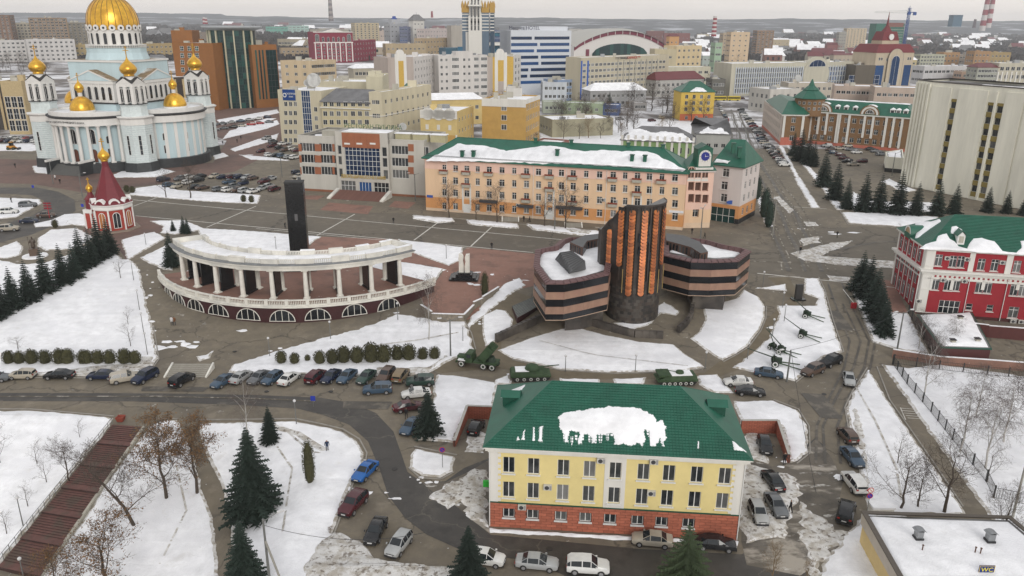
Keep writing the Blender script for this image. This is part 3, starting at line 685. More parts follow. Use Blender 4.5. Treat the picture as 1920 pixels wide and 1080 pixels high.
#  YELLOW OFFICE HOUSE IN FRONT
def yellow_house():
 A=G(918,987).to_2d();B=G(1381,1014).to_2d();d=(B-A).normalized();n=Vector((-d.y,d.x));dep=14.0;L=(B-A).length
 foot=[A,B,B+n*dep,A+n*dep]
 b=Bld('yellow_house','three storey yellow house with green hipped roof, terracotta block base and white paired windows','building',foot,-.2)
 z0,zt=0.0,10.3
 yel=mat('yellow_plaster',(.72,.60,.27),.85,.08,.5);brk=mat('terracotta_block',(.40,.125,.075),.85,.18,2.5,.3,20,rand=.16);mort=mat('dark_joint',(.10,.045,.035),.9,.1)
 mb=MB()
 us=[L*(x-918)/(1381-918)for x in(954,1000,1055,1103,1150,1201,1247,1297,1347)]
 usb=[L*(x-918)/(1381-918)for x in(954.5,1000,1053,1099,1145,1196,1240.5,1290)]
 wins=[]
 for i,u in enumerate(us):wins.append((u,7.05,1.3,2.0,'v2'));wins.append((u,3.95,1.3,2.0,'v2'))
 for u in usb:wins.append((u,1.35,1.25,1.15,'v2'))
 b.facade(mb,A,B,z0,zt,wins,mort,.16,[(3.3,yel)],True,sill=whitew)
 side=[(u,v,1.2,hh,'v2')for u in(3,7,11)for v,hh in((7.05,2),(3.95,2),(1.35,1.15))]
 for i in(1,2,3):
  p,q=b.edge(i);b.facade(mb,p,q,z0,zt,side if i!=2 else wins,mort,.16,[(3.3,yel)],True)
 def plate(u0,u1,v0,v1,m,pr=.05):
  p=A+d*u0;mb.box(0,-pr,v0,u1-u0,.01,v1,m,math.atan2(d.y,d.x),(p.x,p.y))
 b.part(mb,'wall')
 mb=MB();um=us[4]
 plate=lambda u0,u1,v0,v1,m,pr=.05:wallbox_(u0,u1,v0,v1,m,pr)
 def wallbox_(u0,u1,v0,v1,m,pr):q=MB();p=A+d*u0;q.box(0,-pr,v0,u1-u0,.01,v1,m,math.atan2(d.y,d.x),(p.x,p.y));b.part(q,'corner_strip')
 plate(um-1.15,um-.66,3.34,9.7,white);plate(um+.66,um+1.15,3.34,9.7,white);plate(um-.66,um+.66,5.97,7.03,white);plate(um-.66,um+.66,9.07,9.7,white);plate(um-.66,um+.66,3.34,3.93,white)
 plate(0,.95,3.34,9.7,white);plate(L-.95,L,3.34,9.7,white)
 qb=MB();qb.box(0,-.05,0,.32,.01,.42,white);qm=qb.mesh('quoin')
 for k in range(9):
  for u in(.95,L-.95-.32):
   p=A+d*u;b.add(link('quoin',qm,None,(p.x,p.y,3.45+k*.7),math.atan2(d.y,d.x)))
 rows,bh,bl=9,3.2/9,1.16;cache={}
 def brick(u0,u1,v0,A_,d_,pr=.04):
  w_=round(u1-u0,2)
  if w_<.12:return
  if w_ not in cache:
   q=MB();q.box(.018,-pr,.018,w_-.018,.01,bh-.018,brk);cache[w_]=q.mesh('brick')
  p=A_+d_*u0;b.add(link('brick',cache[w_],None,(p.x,p.y,v0),math.atan2(d_.y,d_.x)))
 holes=[(u-.68,u+.68,1.3,2.52)for u in usb]
 for r in range(rows):
  u=-(bl/2)*(r%2);v=.02+r*bh
  while u<L:
   segs=[(max(u,0),min(u+bl,L))]
   for a,c,e,f in holes:
    if v+bh>e+.05 and v<f-.05:
     ns=[]
     for s0,s1 in segs:
      if s1<=a or s0>=c:ns.append((s0,s1))
      else:
       if s0<a:ns.append((s0,a))
       if s1>c:ns.append((c,s1))
     segs=ns
   for s0,s1 in segs:brick(s0,s1,v,A,d)
   u+=bl
 mb=MB();b.ring(mb,foot,3.22,3.36,.10,darkgreen);b.part(mb,'ledge')
 mb=MB();b.ring(mb,foot,9.62,9.9,.14,white);b.ring(mb,foot,9.9,10.3,.40,white);b.part(mb,'cornice')
 o,(a,b2,c,dd,R0,R1)=hiproof(b,foot,10.42,4.6,greenroof,.62,.93,.14,'roof',white)
 cm=MB();nrow=26
 for(p,q,r0,r1)in((a,b2,R0,R1),(b2,c,R1,R1),(dd,a,R0,R0),(c,dd,R1,R0)):
  nr=(q-p).cross(r0-p).normalized()
  for k in range(nrow):
   t0=k/nrow;t1=(k+1)/nrow;p0,q0=p.lerp(r0,t0),q.lerp(r1,t0);p1,q1=p.lerp(r0,t1),q.lerp(r1,t1)
   cm.quad(p0+nr*.075,q0+nr*.075,q1+nr*.02,p1+nr*.02,greenroof);cm.quad(p0,q0,q0+nr*.075,p0+nr*.075,greenroof)
 for(p,q,r0,r1)in((a,b2,R0,R1),):
  nr=(q-p).cross(r0-p).normalized();ud=(q-p).normalized();Lq=(q-p).length;w0=(r0-p).dot(ud);
  up=(r0-p)-ud*w0
  k=0.35
  while k<Lq:
   t=1.0
   if k<w0:t=k/w0
   if k>Lq-((q-r1).dot(ud)if True else 0):t=(Lq-k)/((q-r1).dot(ud))
   if t>.03:s=p+ud*k;cm.tube(s+nr*.07,s+up*t+nr*.06,.035,.035,greenroof,4,False)
   k+=.35
 b.part(cm,'tile_rows')['kind']='stuff'
 ud=(b2-a).normalized();up=(R0-a)-ud*((R0-a).dot(ud));X=b2;Y=a+up
 def fr(px,py):
  n_=(X-a).cross(Y-a).normalized();r_=ray(px,py);t=(a-Vector((0,0,CH))).dot(n_)/r_.dot(n_);q=Vector((0,0,CH))+r_*t-a
  return(q.dot(ud)/(X-a).length,q.dot((Y-a).normalized())/(Y-a).length)
 main=[(1046,782),(1052,773),(1075,770),(1090,768),(1110,764),(1140,762),(1165,761),(1190,764),(1215,771),(1229,780),(1231,790),(1240,786),(1249,800),(1246,838),(1240,838),(1238,822),(1232,838),(1218,836),(1217,808),(1208,806),(1206,838),(1196,834),(1192,838),(1176,836),(1170,832),(1165,837),(1150,835),(1146,815),(1136,818),(1120,818),(1117,834),(1108,834),(1104,815),(1096,815),(1092,833),(1085,832),(1084,812),(1068,810),(1066,831),(1057,830),(1056,812),(1050,800)]
 slope_snow(b,a,X,Y,[fr(*q)for q in main],th=.11,jag=.3,step=.22)
 for k in range(17):
  x_=1058+11.4*k+rnd.uniform(-3,3);w_=rnd.uniform(.8,2);y0_=806+rnd.uniform(-4,12);y1_=min(839,y0_+rnd.uniform(8,30));slope_snow(b,a,X,Y,[fr(*q)for q in((x_-w_,y1_),(x_-w_*.6,y0_),(x_+w_*.6,y0_+1),(x_+w_,y1_))],th=.06,jag=.12,step=.2)
 for q in([(968,827),(970,818),(976,826)],[(977,826),(979,812),(984,805),(985,826)],[(997,828),(998,800),(1003,801),(1004,828)],[(1008,829),(1010,800),(1019,798),(1018,830)],[(1307,842),(1308,827),(1311,828),(1311,843)],[(1371,826),(1378,828),(1400,848),(1376,845)]):
  slope_snow(b,a,X,Y,[fr(*p)for p in q],th=.14,jag=.05,step=.3)
 slope_snow(b,dd,a,dd+(R0-dd)-(a-dd).normalized()*((R0-dd).dot((a-dd).normalized())),[(.22,.12),(.30,.12),(.36,.5),(.30,.55)],th=.12,jag=.1)
 def onp(p0,p1,p2,px,py):n_=(p1-p0).cross(p2-p0).normalized();r_=ray(px,py);c_=Vector((0,0,CH));return c_+r_*((p0-c_).dot(n_)/r_.dot(n_))
 for p in(onp(dd,a,R0,958,750)+Vector((0,0,.3)),onp(b2,c,R1,1343,768)+Vector((0,0,.3))):
  q=MB();q.box(-.9,-.7,-.9,.9,.7,.5,darkgreen);q.poly([(-1.15,-.95,.45),(1.15,-.95,.45),(1.15,0,1.0),(-1.15,0,1.0)],greenroof);q.poly([(1.15,.95,.45),(-1.15,.95,.45),(-1.15,0,1.0),(1.15,0,1.0)],greenroof)
  q.poly([(-1.15,-.95,.45),(-1.15,0,1.0),(-1.15,.95,.45)],darkgreen);q.poly([(1.15,.95,.45),(1.15,0,1.0),(1.15,-.95,.45)],darkgreen)
  for k in range(4):q.box(-.93 if p.x<10 else .9,-.5,-.45+k*.2,-.9 if p.x<10 else .93,.5,-.33+k*.2,darkmetal)
  o=link('dormer',q.mesh('dormer'));o.location=p;o.rotation_euler=(0,0,math.atan2(d.y,d.x));b.add(o)
 def ac(px,py):
  r_=ray(px,py);nn=-n;t=(Vector((A.x,A.y,0))-Vector((0,0,CH))).dot(Vector((nn.x,nn.y,0)))/r_.dot(Vector((nn.x,nn.y,0)));q=Vector((0,0,CH))+r_*t
  acunit(b,Vector((q.x,q.y))-n*.18,q.z,math.atan2(d.y,d.x))
 for q in((1127,862),(1226,864),(1027,912),(1221,923),(979,949)):ac(*q)
 mb=MB()
 for u in(.02,L-.02):p=A+d*u-n*.12;mb=MB();mb.tube((p.x,p.y,.2),(p.x,p.y,9.9),.06,.06,whitew,6);b.part(mb,'drainpipe')
 p=A-d*.9+n*1.5;q=MB();q.box(0,-.15,4.2,.9,.15,4.95,mat('green_sign',(.03,.42,.05),.5));q.box(.1,-.16,4.3,.8,.16,4.85,mat('green_sign',(.03,.42,.05),.5))
 o=link('hanging_sign',q.mesh('hanging_sign'),None,(p.x,p.y,0));b.add(o)
 return b
_acm={}
def acunit(b,p,z,ang,s=1.0):
 if 'm' not in _acm:
  q=MB();q.box(-.45,-.17,0,.45,.17,.62,ac_m);q.tube((-.08,-.17,.31),(-.08,-.19,.31),.25,.25,darkfr,12);q.box(.2,-.18,.05,.42,-.171,.57,mat('vent_grey',(.3,.3,.3)))
  q.box(-.4,.0,-.06,-.34,.2,0,darkmetal);q.box(.34,0,-.06,.4,.2,0,darkmetal);_acm['m']=q.mesh('air_conditioner')
 o=link('air_conditioner',_acm['m'],None,(p.x,p.y,z-.3),ang);o.scale=(s,s,s);b.add(o)
yellow_house()
def brickpen(label,corners,hgt,skipfirst=True):
 """low parking bay wall of red brick"""
 wallm=mat('pen_brick',(.34,.105,.065),.9,.25,3,.3,20,rand=.12);cap=mat('wall_coping',(.42,.41,.38),.85,.2,1)
 pts=[G(*q)for q in corners];root=empty('retaining_wall',pts[0],0,label,'wall');inv=Matrix.Translation(-pts[0]);cache={}
 core=MB();cp=MB()
 for i in range(len(pts)-1):
  a,c=pts[i].to_2d(),pts[i+1].to_2d();dv=(c-a);L=dv.length;dv/=L;ang=math.atan2(dv.y,dv.x);h0,h1=hgt[i],hgt[i+1]
  z=-.1;nn=Vector((-dv.y,dv.x))*.14
  core.v+=[(*(a-nn),z),(*(c-nn),z),(*(c+nn),z),(*(a+nn),z),(*(a-nn),h0),(*(c-nn),h1),(*(c+nn),h1),(*(a+nn),h0)];n0=len(core.v)-8;k=core.mi(mat('dark_joint',(.1,.045,.035)))
  for f in((0,3,2,1),(4,5,6,7),(0,1,5,4),(1,2,6,5),(2,3,7,6),(3,0,4,7)):core.f.append(tuple(n0+q for q in f));core.m.append(k)
  m2=nn*1.35
  cp.poly([(*(a-m2),h0+.08),(*(c-m2),h1+.08),(*(c+m2),h1+.08),(*(a+m2),h0+.08)],cap)
  cp.quad((*(a-m2),h0),(*(c-m2),h1),(*(c-m2),h1+.08),(*(a-m2),h0+.08),cap);cp.quad((*(c+m2),h1),(*(a+m2),h0),(*(a+m2),h0+.08),(*(c+m2),h1+.08),cap)
  bw=.72;bh=.22;r=0
  while r*bh<max(h0,h1)-.05:
   u=-(bw/2)*(r%2)
   while u<L:
    s0,s1=max(u,0),min(u+bw,L);hh=h0+(h1-h0)*((s0+s1)/2/L)
    if(r+1)*bh<hh+.02 and s1-s0>.1:
     w_=round(s1-s0,1)
     for sgn in(-1,1):
      key=(w_,sgn)
      if key not in cache:
       q=MB();q.box(.012,-.03,.012,w_-.012,.03,bh-.012,wallm);cache[key]=q.mesh('brick')
      p=a+dv*s0+nn*sgn;o=link('brick',cache[key],root,(p.x,p.y,r*bh),ang);o.matrix_parent_inverse=inv
    u+=bw
   r+=1
 for mb_,nm in((core,'wall_core'),(cp,'coping')):
  o=mb_.build(nm,root);o.matrix_parent_inverse=inv
brickpen('U shaped brick wall of the parking bay left of the yellow house',[(852,838),(876,784),(924,786)],[.9,2.0,2.0])
brickpen('brick wall of the parking bay right of the yellow house',[(1388,812),(1456,812),(1478,868)],[2.0,2.0,1.2])

#  LANDMARKS
def islands(mb):
 par=list(range(len(mb.v)))
 def fd(i):
  while par[i]!=i:par[i]=par[par[i]];i=par[i]
  return i
 for f in mb.f:
  r0=fd(f[0])
  for k in f[1:]:par[fd(k)]=r0
 g={}
 for fi,f in enumerate(mb.f):g.setdefault(fd(f[0]),[]).append(fi)
 for fl in g.values():
  o=MB();mp={}
  for fi in fl:
   idx=[]
   for k in mb.f[fi]:
    if k not in mp:mp[k]=len(o.v);o.v.append(mb.v[k])
    idx.append(mp[k])
   o.f.append(tuple(idx));o.m.append(o.mi(mb.mats[mb.m[fi]]))
  yield o
def pieces(mb,name,b=None,root=None,inv=None):
 for q in islands(mb):
  o=q.build(name)
  if b:b.add(o)
  else:
   o.parent=root
   if inv is not None:o.matrix_parent_inverse=inv
def shared(name,me,root,inv,pts):
 for p in pts:
  o=link(name,me,root,p[0],p[1]);
  if inv is not None:o.matrix_parent_inverse=inv
  if len(p)>2:o.scale=p[2]
def invof(root):return Matrix.Translation(-root.location)
granite=mat('black_granite',(.012,.013,.015),.18,.3,1.5,spec=.5);pink=mat('pink_granite',(.31,.185,.13),.6,.25,.6,.1,4,hi=(.27,.15,.11),rand=.08);maroon=mat('maroon_render',(.045,.010,.012),.7,.25,.5)
stonew=mat('weathered_white_stone','dedbd2',.8,.16,.7,hi=(.56,.55,.51));stepm=mat('stone_step',(.30,.28,.24),.85,.2,1)
# ---- colonnade on its arched terrace
def colonnade():
 cx,cy=-42.5,167.6;DZ=4.6
 root=empty('colonnade',(cx,cy-30,0),0,'curved white colonnade on a maroon terrace with half round windows','colonnade');inv=invof(root)
 def pt(r,a):return(cx+r*math.cos(R(a)),cy+r*math.sin(R(a)))
 def arcsolid(r0,r1,a0,a1,z0,z1,m,n,name,top=None):
  mb=MB();po=[pt(r1,a0+(a1-a0)*i/n)for i in range(n+1)];pi_=[pt(r0,a0+(a1-a0)*i/n)for i in range(n+1)]
  for i in range(n):
   a,b,c,d=pi_[i],po[i],po[i+1],pi_[i+1]
   mb.quad((*a,z1),(*b,z1),(*c,z1),(*d,z1),top or m);mb.quad((*b,z0),(*c,z0),(*c,z1),(*b,z1),m);mb.quad((*d,z0),(*a,z0),(*a,z1),(*d,z1),m);mb.quad((*d,z0),(*c,z0),(*b,z0),(*a,z0),m)
  for i in(0,n):mb.quad((*pi_[i],z0),(*po[i],z0),(*po[i],z1),(*pi_[i],z1),m)
  o=mb.build(name,root);o.matrix_parent_inverse=inv
  bm=bmesh.new();bm.from_mesh(o.data);bmesh.ops.remove_doubles(bm,verts=bm.verts,dist=.001);bmesh.ops.recalc_face_normals(bm,faces=bm.faces);bm.to_mesh(o.data);bm.free();return o
 A0,A1=-152,-36
 arcsolid(32.6,33.3,A0,A1,-.3,4.15,maroon,60,'terrace_wall');arcsolid(32.3,33.7,A0,A1,4.15,4.5,stonew,60,'ledge')
 arcsolid(0.01,32.4,A0,A1,3.9,DZ,redpave,60,'terrace_floor')
 arcsolid(33.1,33.5,A0,A1,4.51,4.68,stonew,60,'plinth_rail');arcsolid(33.05,33.55,A0,A1,5.5,5.64,stonew,60,'handrail')
 bal=MB();bal.lathe([(.08,0),(.10,.05),(.05,.15),(.11,.36),(.05,.66),(.09,.8),(.09,.84)],stonew,6);bme=bal.mesh('baluster',40)
 ped=MB();ped.box(-.3,-.28,0,.3,.28,1.12,stonew);pme=ped.mesh('pedestal')
 n=216;step=(A1-A0)/n;bp,pp=[],[]
 for i in range(n+1):
  a=A0+step*i;p=pt(33.3,a)
  (pp if i%12==0 else bp).append(((*p,4.66 if i%12 else 4.56),R(a+90)))
 shared('baluster',bme,root,inv,bp);shared('pedestal',pme,root,inv,pp)
 fme,gme=winmesh(4.8,2.3,'lun',stonew,glassd,False)
 for a in(-139.5,-130.8,-121.3,-111.3,-100.4,-89.3,-78.3,-66.8,-55.2):
  p=pt(33.33,a);zz=min(max(T(*p)+.35,1.45),1.75);o=link('window',fme,root,(*p,zz),R(a+90));o.matrix_parent_inverse=inv;g=link('pane',gme,o)
 col=MB();col.box(-.62,-.62,0,.62,.62,.18,stonew);col.lathe([(.60,.18),(.60,.3),(.46,.42),(.44,2.4),(.37,5.25),(.42,5.3),(.50,5.45)],stonew,14);col.box(-.6,-.6,5.45,.6,.6,5.68,stonew);cme=col.mesh('column',40)
 A=[-141,-129.2,-117.3,-105.6,-94,-82,-70.2,-58.3,-46.3]
 shared('column',cme,root,inv,[((*pt(29.7,a),DZ),R(a))for a in A]+[((*pt(24.6,a),DZ),R(a))for a in A])
 sl=MB();sl.box(-1.75,-.36,0,1.75,.36,.3,granite);sl.box(-1.5,-.22,.3,1.5,.22,5.45,granite);sme=sl.mesh('memorial_slab')
 shared('memorial_slab',sme,root,inv,[((*pt(27.15,a),DZ),R(a))for a in A])
 a0,a1=-146.5,-41.5
 arcsolid(28.9,30.5,a0,a1,10.26,11.05,stonew,56,'entablature');arcsolid(23.8,25.4,a0,a1,10.26,11.05,stonew,56,'entablature')
 arcsolid(23.4,30.9,a0-.8,a1+.8,11.05,11.4,stonew,56,'cornice');arcsolid(30.0,31.1,a0-.9,a1+.9,11.4,11.52,mat('zinc_flashing',(.20,.21,.22),.5,.35,1),56,'flashing')
 snowfield('roof_snow',[pt(29.6,a0+(a1-a0)*i/30)for i in range(31)]+[pt(24.4,a1-(a1-a0)*i/30)for i in range(31)],snow_roof,hgt=.22,jag=.2,step=1,parent=None,zf=lambda x,y:11.41,kind=None).parent=root
 bpy.data.objects[-1:]
 for o in list(C.objects)[-1:]:o.matrix_parent_inverse=inv
 for k,(r,z)in enumerate(((29.9,11.45),(24.3,11.45))):
  N=17;w_=(a1-a0)/N
  for i in range(N):
   s0=a0+w_*i
   if i%2==0:arcsolid(r-.28,r+.28,s0,s0+w_,z,z+1.0,stonew,3,'parapet_block');arcsolid(r-.38,r+.38,s0-.1,s0+w_+.1,z+1.0,z+1.12,snow_roof if i%3 else stonew,3,'coping')
   else:
    arcsolid(r-.15,r+.15,s0,s0+w_,z+.75,z+.88,stonew,3,'parapet_rail')
    q=MB()
    for j in range(9):p=pt(r,s0+w_*(j+.5)/9);q.box(-.09,-.09,z,.09,.09,z+.75,stonew,R(s0),p)
    o=q.build('parapet_balusters',root);o.matrix_parent_inverse=inv;o['kind']='stuff'
 for a in(a0-.3,a1+.3):
  p0,p1=pt(24,a),pt(30.2,a);dd=Vector(p1)-Vector(p0);q=MB();q.box(0,-.3,11.45,dd.length,.3,12.5,stonew,math.atan2(dd.y,dd.x),p0);o=q.build('parapet_block',root);o.matrix_parent_inverse=inv
colonnade()
def terrace_steps(lbl,p0,p1,n,run,rise,m,z0,name='staircase',cheek=True):
 """flight climbing away from edge p0-p1"""
 a,b=Vector(p0[:2]),Vector(p1[:2]);d=(b-a).normalized();nn=Vector((-d.y,d.x));L=(b-a).length
 root=empty(name,(a.x,a.y,z0),0,lbl,'steps');inv=invof(root);st=MB();st.box(0,0,0,L,run,rise,m);me=st.mesh('step')
 ang=math.atan2(d.y,d.x)
 for k in range(n):
  q=a+nn*run*k;o=link('step',me,root,(q.x,q.y,z0+rise*k),ang);o.matrix_parent_inverse=inv
 if cheek:
  for u in(-.3,L+.02):
   c=MB();A_=a+d*u;q=[(0,0),(.28,0)];Lr=run*n
   c.v+=[(0,-.2,0),(.28,-.2,0),(.28,Lr,0),(0,Lr,0),(0,-.2,.25),(.28,-.2,.25),(.28,Lr,rise*n+.25),(0,Lr,rise*n+.25)];k=c.mi(stonew)
   for f in((0,3,2,1),(4,5,6,7),(0,1,5,4),(1,2,6,5),(2,3,7,6),(3,0,4,7)):c.f.append(f);c.m.append(k)
   o=link('cheek_wall',c.mesh('cheek_wall'),root,(A_.x,A_.y,z0),ang);o.matrix_parent_inverse=inv
terrace_steps('broad flight of pale steps behind the parked cars leading up to the terrace',G(311,708),G(385,708),7,.5,.12,stepm,.0)
terrace_steps('small weathered steps at the left end of the colonnade terrace',G(289,538),G(309,538),10,.45,.17,mat('old_step',(.13,.12,.09),.9,.3),2.0,cheek=False)
# ---- obelisk
def obelisk():
 p=Vector((-44.3,157.2,4.1));root=empty('obelisk',p,R(8),'tall black granite pylon behind the white colonnade','obelisk')
 q=MB();q.box(-3.4,-2.6,0,3.4,2.6,.55,granite);q.build('base',root)
 q=MB();q.box(-2.9,-2.1,.55,2.9,2.1,1.2,granite);q.build('base',root)
 q=MB();st=14
 for i in range(st):
  z0,z1=1.2+i*1.25,1.2+(i+1)*1.25-.03;w0=1.82-.0*i;q2=MB();q2.box(-w0,-1.25,z0,w0,1.25,z1,granite);q2.build('granite_course',root)
 q=MB();q.box(-1.78,-1.2,1.2,1.78,1.2,18.6,granite);q.build('core',root)
 q=MB();q.box(-1.9,-1.32,18.7,1.9,1.32,18.95,mat('coping_granite',(.03,.03,.03)));q.build('cap',root)
 q=MB();q.box(-.3,-1.28,11,.3,-1.24,12.4,mat('bronze_plaque',(.10,.10,.105),.4));q.build('plaque',root)
obelisk()
def twinstones():
 p=G(871,521);root=empty('twin_stele',p,R(-3),'pair of split white steles on a black stepped base in the red plaza','monument')
 for i,(w_,h)in enumerate(((3.0,.3),(2.5,.6),(1.7,1.1),(1.3,1.3))):
  q=MB();q.box(-w_,-w_*.75,([0,.3,.6,1.1])[i],w_,w_*.75,h,granite);q.build('plinth_step',root)
 for s in(-1,1):
  q=MB();h=5.2;pts=[(.12*s,1.3),(1.1*s,1.3),(1.1*s,h),(.35*s,h-.1),(.15*s,h-.7),(.3*s,3.6),(.1*s,2.6)]
  if s<0:pts=pts[::-1]
  q.poly([(x,-.45,z)for x,z in pts],stonew);q.poly([(x,.45,z)for x,z in pts[::-1]],stonew)
  for i in range(len(pts)):a,b=pts[i],pts[(i+1)%len(pts)];q.quad((a[0],-.45,a[1]),(a[0],.45,a[1]),(b[0],.45,b[1]),(b[0],-.45,b[1]),stonew)
  o=q.build('stele',root);fixn(o.data)
twinstones()
# ---- military glory museum: ribbed copper tower and two banded wings
def museum():
 root=empty('museum',(22.7,139.6,1.2),0,'museum with ribbed copper scaled tower between two wings banded in black and pink granite','museum');inv=invof(root)
 def put(mb,name,smooth=None):o=mb.build(name,root,smooth);o.matrix_parent_inverse=inv;return o
 copper=mat('copper_scale',(.50,.17,.045),.42,.45,1.2,metal=.35,hi=(.34,.10,.04),rand=.35);shaft=mat('dark_bronze_cladding',(.035,.030,.028),.5,.35,.8,hi=(.07,.05,.04));drumm=mat('stained_granite',(.055,.047,.042),.6,.5,.5,.2,3,hi=(.115,.10,.085));bandk=mat('black_glazed_band',(.010,.011,.014),.15,.3,.6);par=mat('parapet_granite',(.14,.075,.075),.6,.25,1)
 cxx,cyy=22.7,139.8
 q=MB();rows=9
 q.lathe([(5.0,0),(4.95,9.0)],drumm,28,(cxx,cyy,.6));put(q,'drum',30)
 q=MB();dr_=random.Random(2);dms=[mat('drum_stone'+c_,v,.6,.3,1)for c_,v in(('a',(.05,.043,.038)),('b',(.085,.075,.065)),('c',(.035,.031,.03)),('d',(.07,.055,.045)))]
 for i in range(15):
  for j in range(44):
   t0,t1=R(j*8.18+(i%2)*4),R(j*8.18+7.9+(i%2)*4);z0_=.65+i*.59;r_=5.03+dr_.uniform(0,.03);q.quad((cxx+r_*math.cos(t0),cyy+r_*math.sin(t0),z0_),(cxx+r_*math.cos(t1),cyy+r_*math.sin(t1),z0_),(cxx+r_*math.cos(t1),cyy+r_*math.sin(t1),z0_+.56),(cxx+r_*math.cos(t0),cyy+r_*math.sin(t0),z0_+.56),dr_.choice(dms))
 put(q,'drum_stones')['kind']='stuff'
 def ztop(x):
  return min(23.45,17.6+6.4*max(0,(x-15.9)/3.8)**1.3)
 fac=[];N=9;rad=5.15
 for i in range(N+1):
  a=-172+(172-10)*i/N;fac.append((cxx+rad*math.cos(R(a)),cyy+rad*math.sin(R(a))))
 fac=[(16.0,141.2),(16.3,139.4)]+[f for f in fac if f[0]>17.2]+[(27.9,139.6),(27.7,141.8)]
 q=MB();q.prism(fac,8.2,0,shaft,mat('tower_roof',(.17,.17,.165),.5,.25),True,lambda p:ztop(p[0])-.0);o=put(q,'tower_shell')
 q=MB();lo=offset(fac,.12)
 for i in range(len(fac)-3+2):
  a,b=lo[i],lo[i+1];q.quad((a.x,a.y,ztop(a.x)-.25),(b.x,b.y,ztop(b.x)-.25),(b.x,b.y,ztop(b.x)+.12),(a.x,a.y,ztop(a.x)+.12),shaft)
  c,d_=fac[i],fac[i+1];q.quad((a.x,a.y,ztop(a.x)+.12),(b.x,b.y,ztop(b.x)+.12),(d_[0],d_[1]+.3,ztop(b.x)+.12),(c[0],c[1]+.3,ztop(a.x)+.12),shaft)
 put(q,'tower_rim')
 dsc=MB();n=12;dsc.v=[(.56*math.cos(2*math.pi*i/n),-.10,.56*math.sin(2*math.pi*i/n))for i in range(n)]+[(.6*math.cos(2*math.pi*i/n),.0,.6*math.sin(2*math.pi*i/n))for i in range(n)]+[(0,-.16,0)]
 for i in range(n):j=(i+1)%n;dsc.f.append((i,j,n+j,n+i));dsc.f.append((2*n,j,i)[::-1]);dsc.m+=[0,0]
 dsc.mats=[copper];dme=dsc.mesh('copper_scale');fixn(dme)
 strips=[(592,235,478),(683,100,490),(757,75,705),(848,78,705),(926,70,688),(984,50,475)]
 bots=[588,655,727,815,893,965]
 for k,((xt,yt,yb),xb)in enumerate(zip(strips,bots)):
  pxt,pyt,pxb,pyb=990+xt/3.858,370+yt/3.858,990+xb/3.858,370+yb/3.858
  best=None
  def onshell(px,py):
   d=ray(px,py);lo_,hi_=None,None
   t=100.0
   while t<200:
    p=Vector((0,0,CH))+d*t
    if((p.x-cxx)**2+(p.y-cyy)**2)**.5<rad+.12 or p.y>cyy:return p
    t+=.05
  a,b=onshell(pxt,pyt),onshell(pxb,pyb);a.z=min(a.z,ztop((a.x+b.x)/2)-.9);nrow=max(6,int((a.z-b.z)/.60))
  ang=math.atan2((a.y+b.y)/2-cyy,(a.x+b.x)/2-cxx)
  if k==0:ang=R(-100)
  if k==5:ang=R(-35)
  ax=(a.x+b.x)/2;ay=(a.y+b.y)/2
  wd=MB();wd.box(-.72,-.02,0,.72,.12,a.z-b.z+1.0,mat('rib_channel',(.02,.016,.014),.5));o=link('rib',wd.mesh('rib'),root,(ax,ay,b.z-.3),ang+math.pi/2);o.matrix_parent_inverse=inv
  for r_ in range(nrow):
   z=b.z+(a.z-b.z)*(r_+.5)/nrow;o=link('copper_scale',dme,root,(ax+.06*math.cos(ang),ay+.06*math.sin(ang),z),ang+math.pi/2);o.matrix_parent_inverse=inv;o.rotation_euler.x=R(-20)
 fins=MB()
 for px,y0,y1 in((1163,400,545),(1180,395,545),(1192,392,548),(1204,390,548),(1216,388,546),(1227,386,545),(1239,384,540)):
  p=onshell(px,470);aa=math.atan2(p.y-cyy,p.x-cxx);fins.box(-.13,-.22,9.5,.13,.05,ztop(p.x)-.4,shaft,aa+math.pi/2,(p.x,p.y))
 pieces(fins,'fin',None,root,inv)
 wn=MB()
 for px,py in((1175,440),(1199,446),(1215,450),(1199,470),(1218,480),(1175,470),(1200,500),(1218,430)):
  p=onshell(px,py);aa=math.atan2(p.y-cyy,p.x-cxx);wn.box(-.22,-.14,p.z-.8,.22,.02,p.z+.8,glassd,aa+math.pi/2,(p.x,p.y))
 pieces(wn,'window',None,root,inv)
 ym=mat('brass_tube',(.5,.36,.14),.4,metal=.4);yt_=MB()
 for px,yt0,yb0 in((1165,505,548),(1216,510,548),(1232,505,548),(1241,495,540)):
  p=onshell(px,yb0);p2=V(px,yt0,p.y-.2);yt_.tube((p.x,p.y-.25,p.z),(p.x,p.y-.25,p2.z),.07,.07,ym,6)
 pieces(yt_,'brass_tube',None,root,inv)
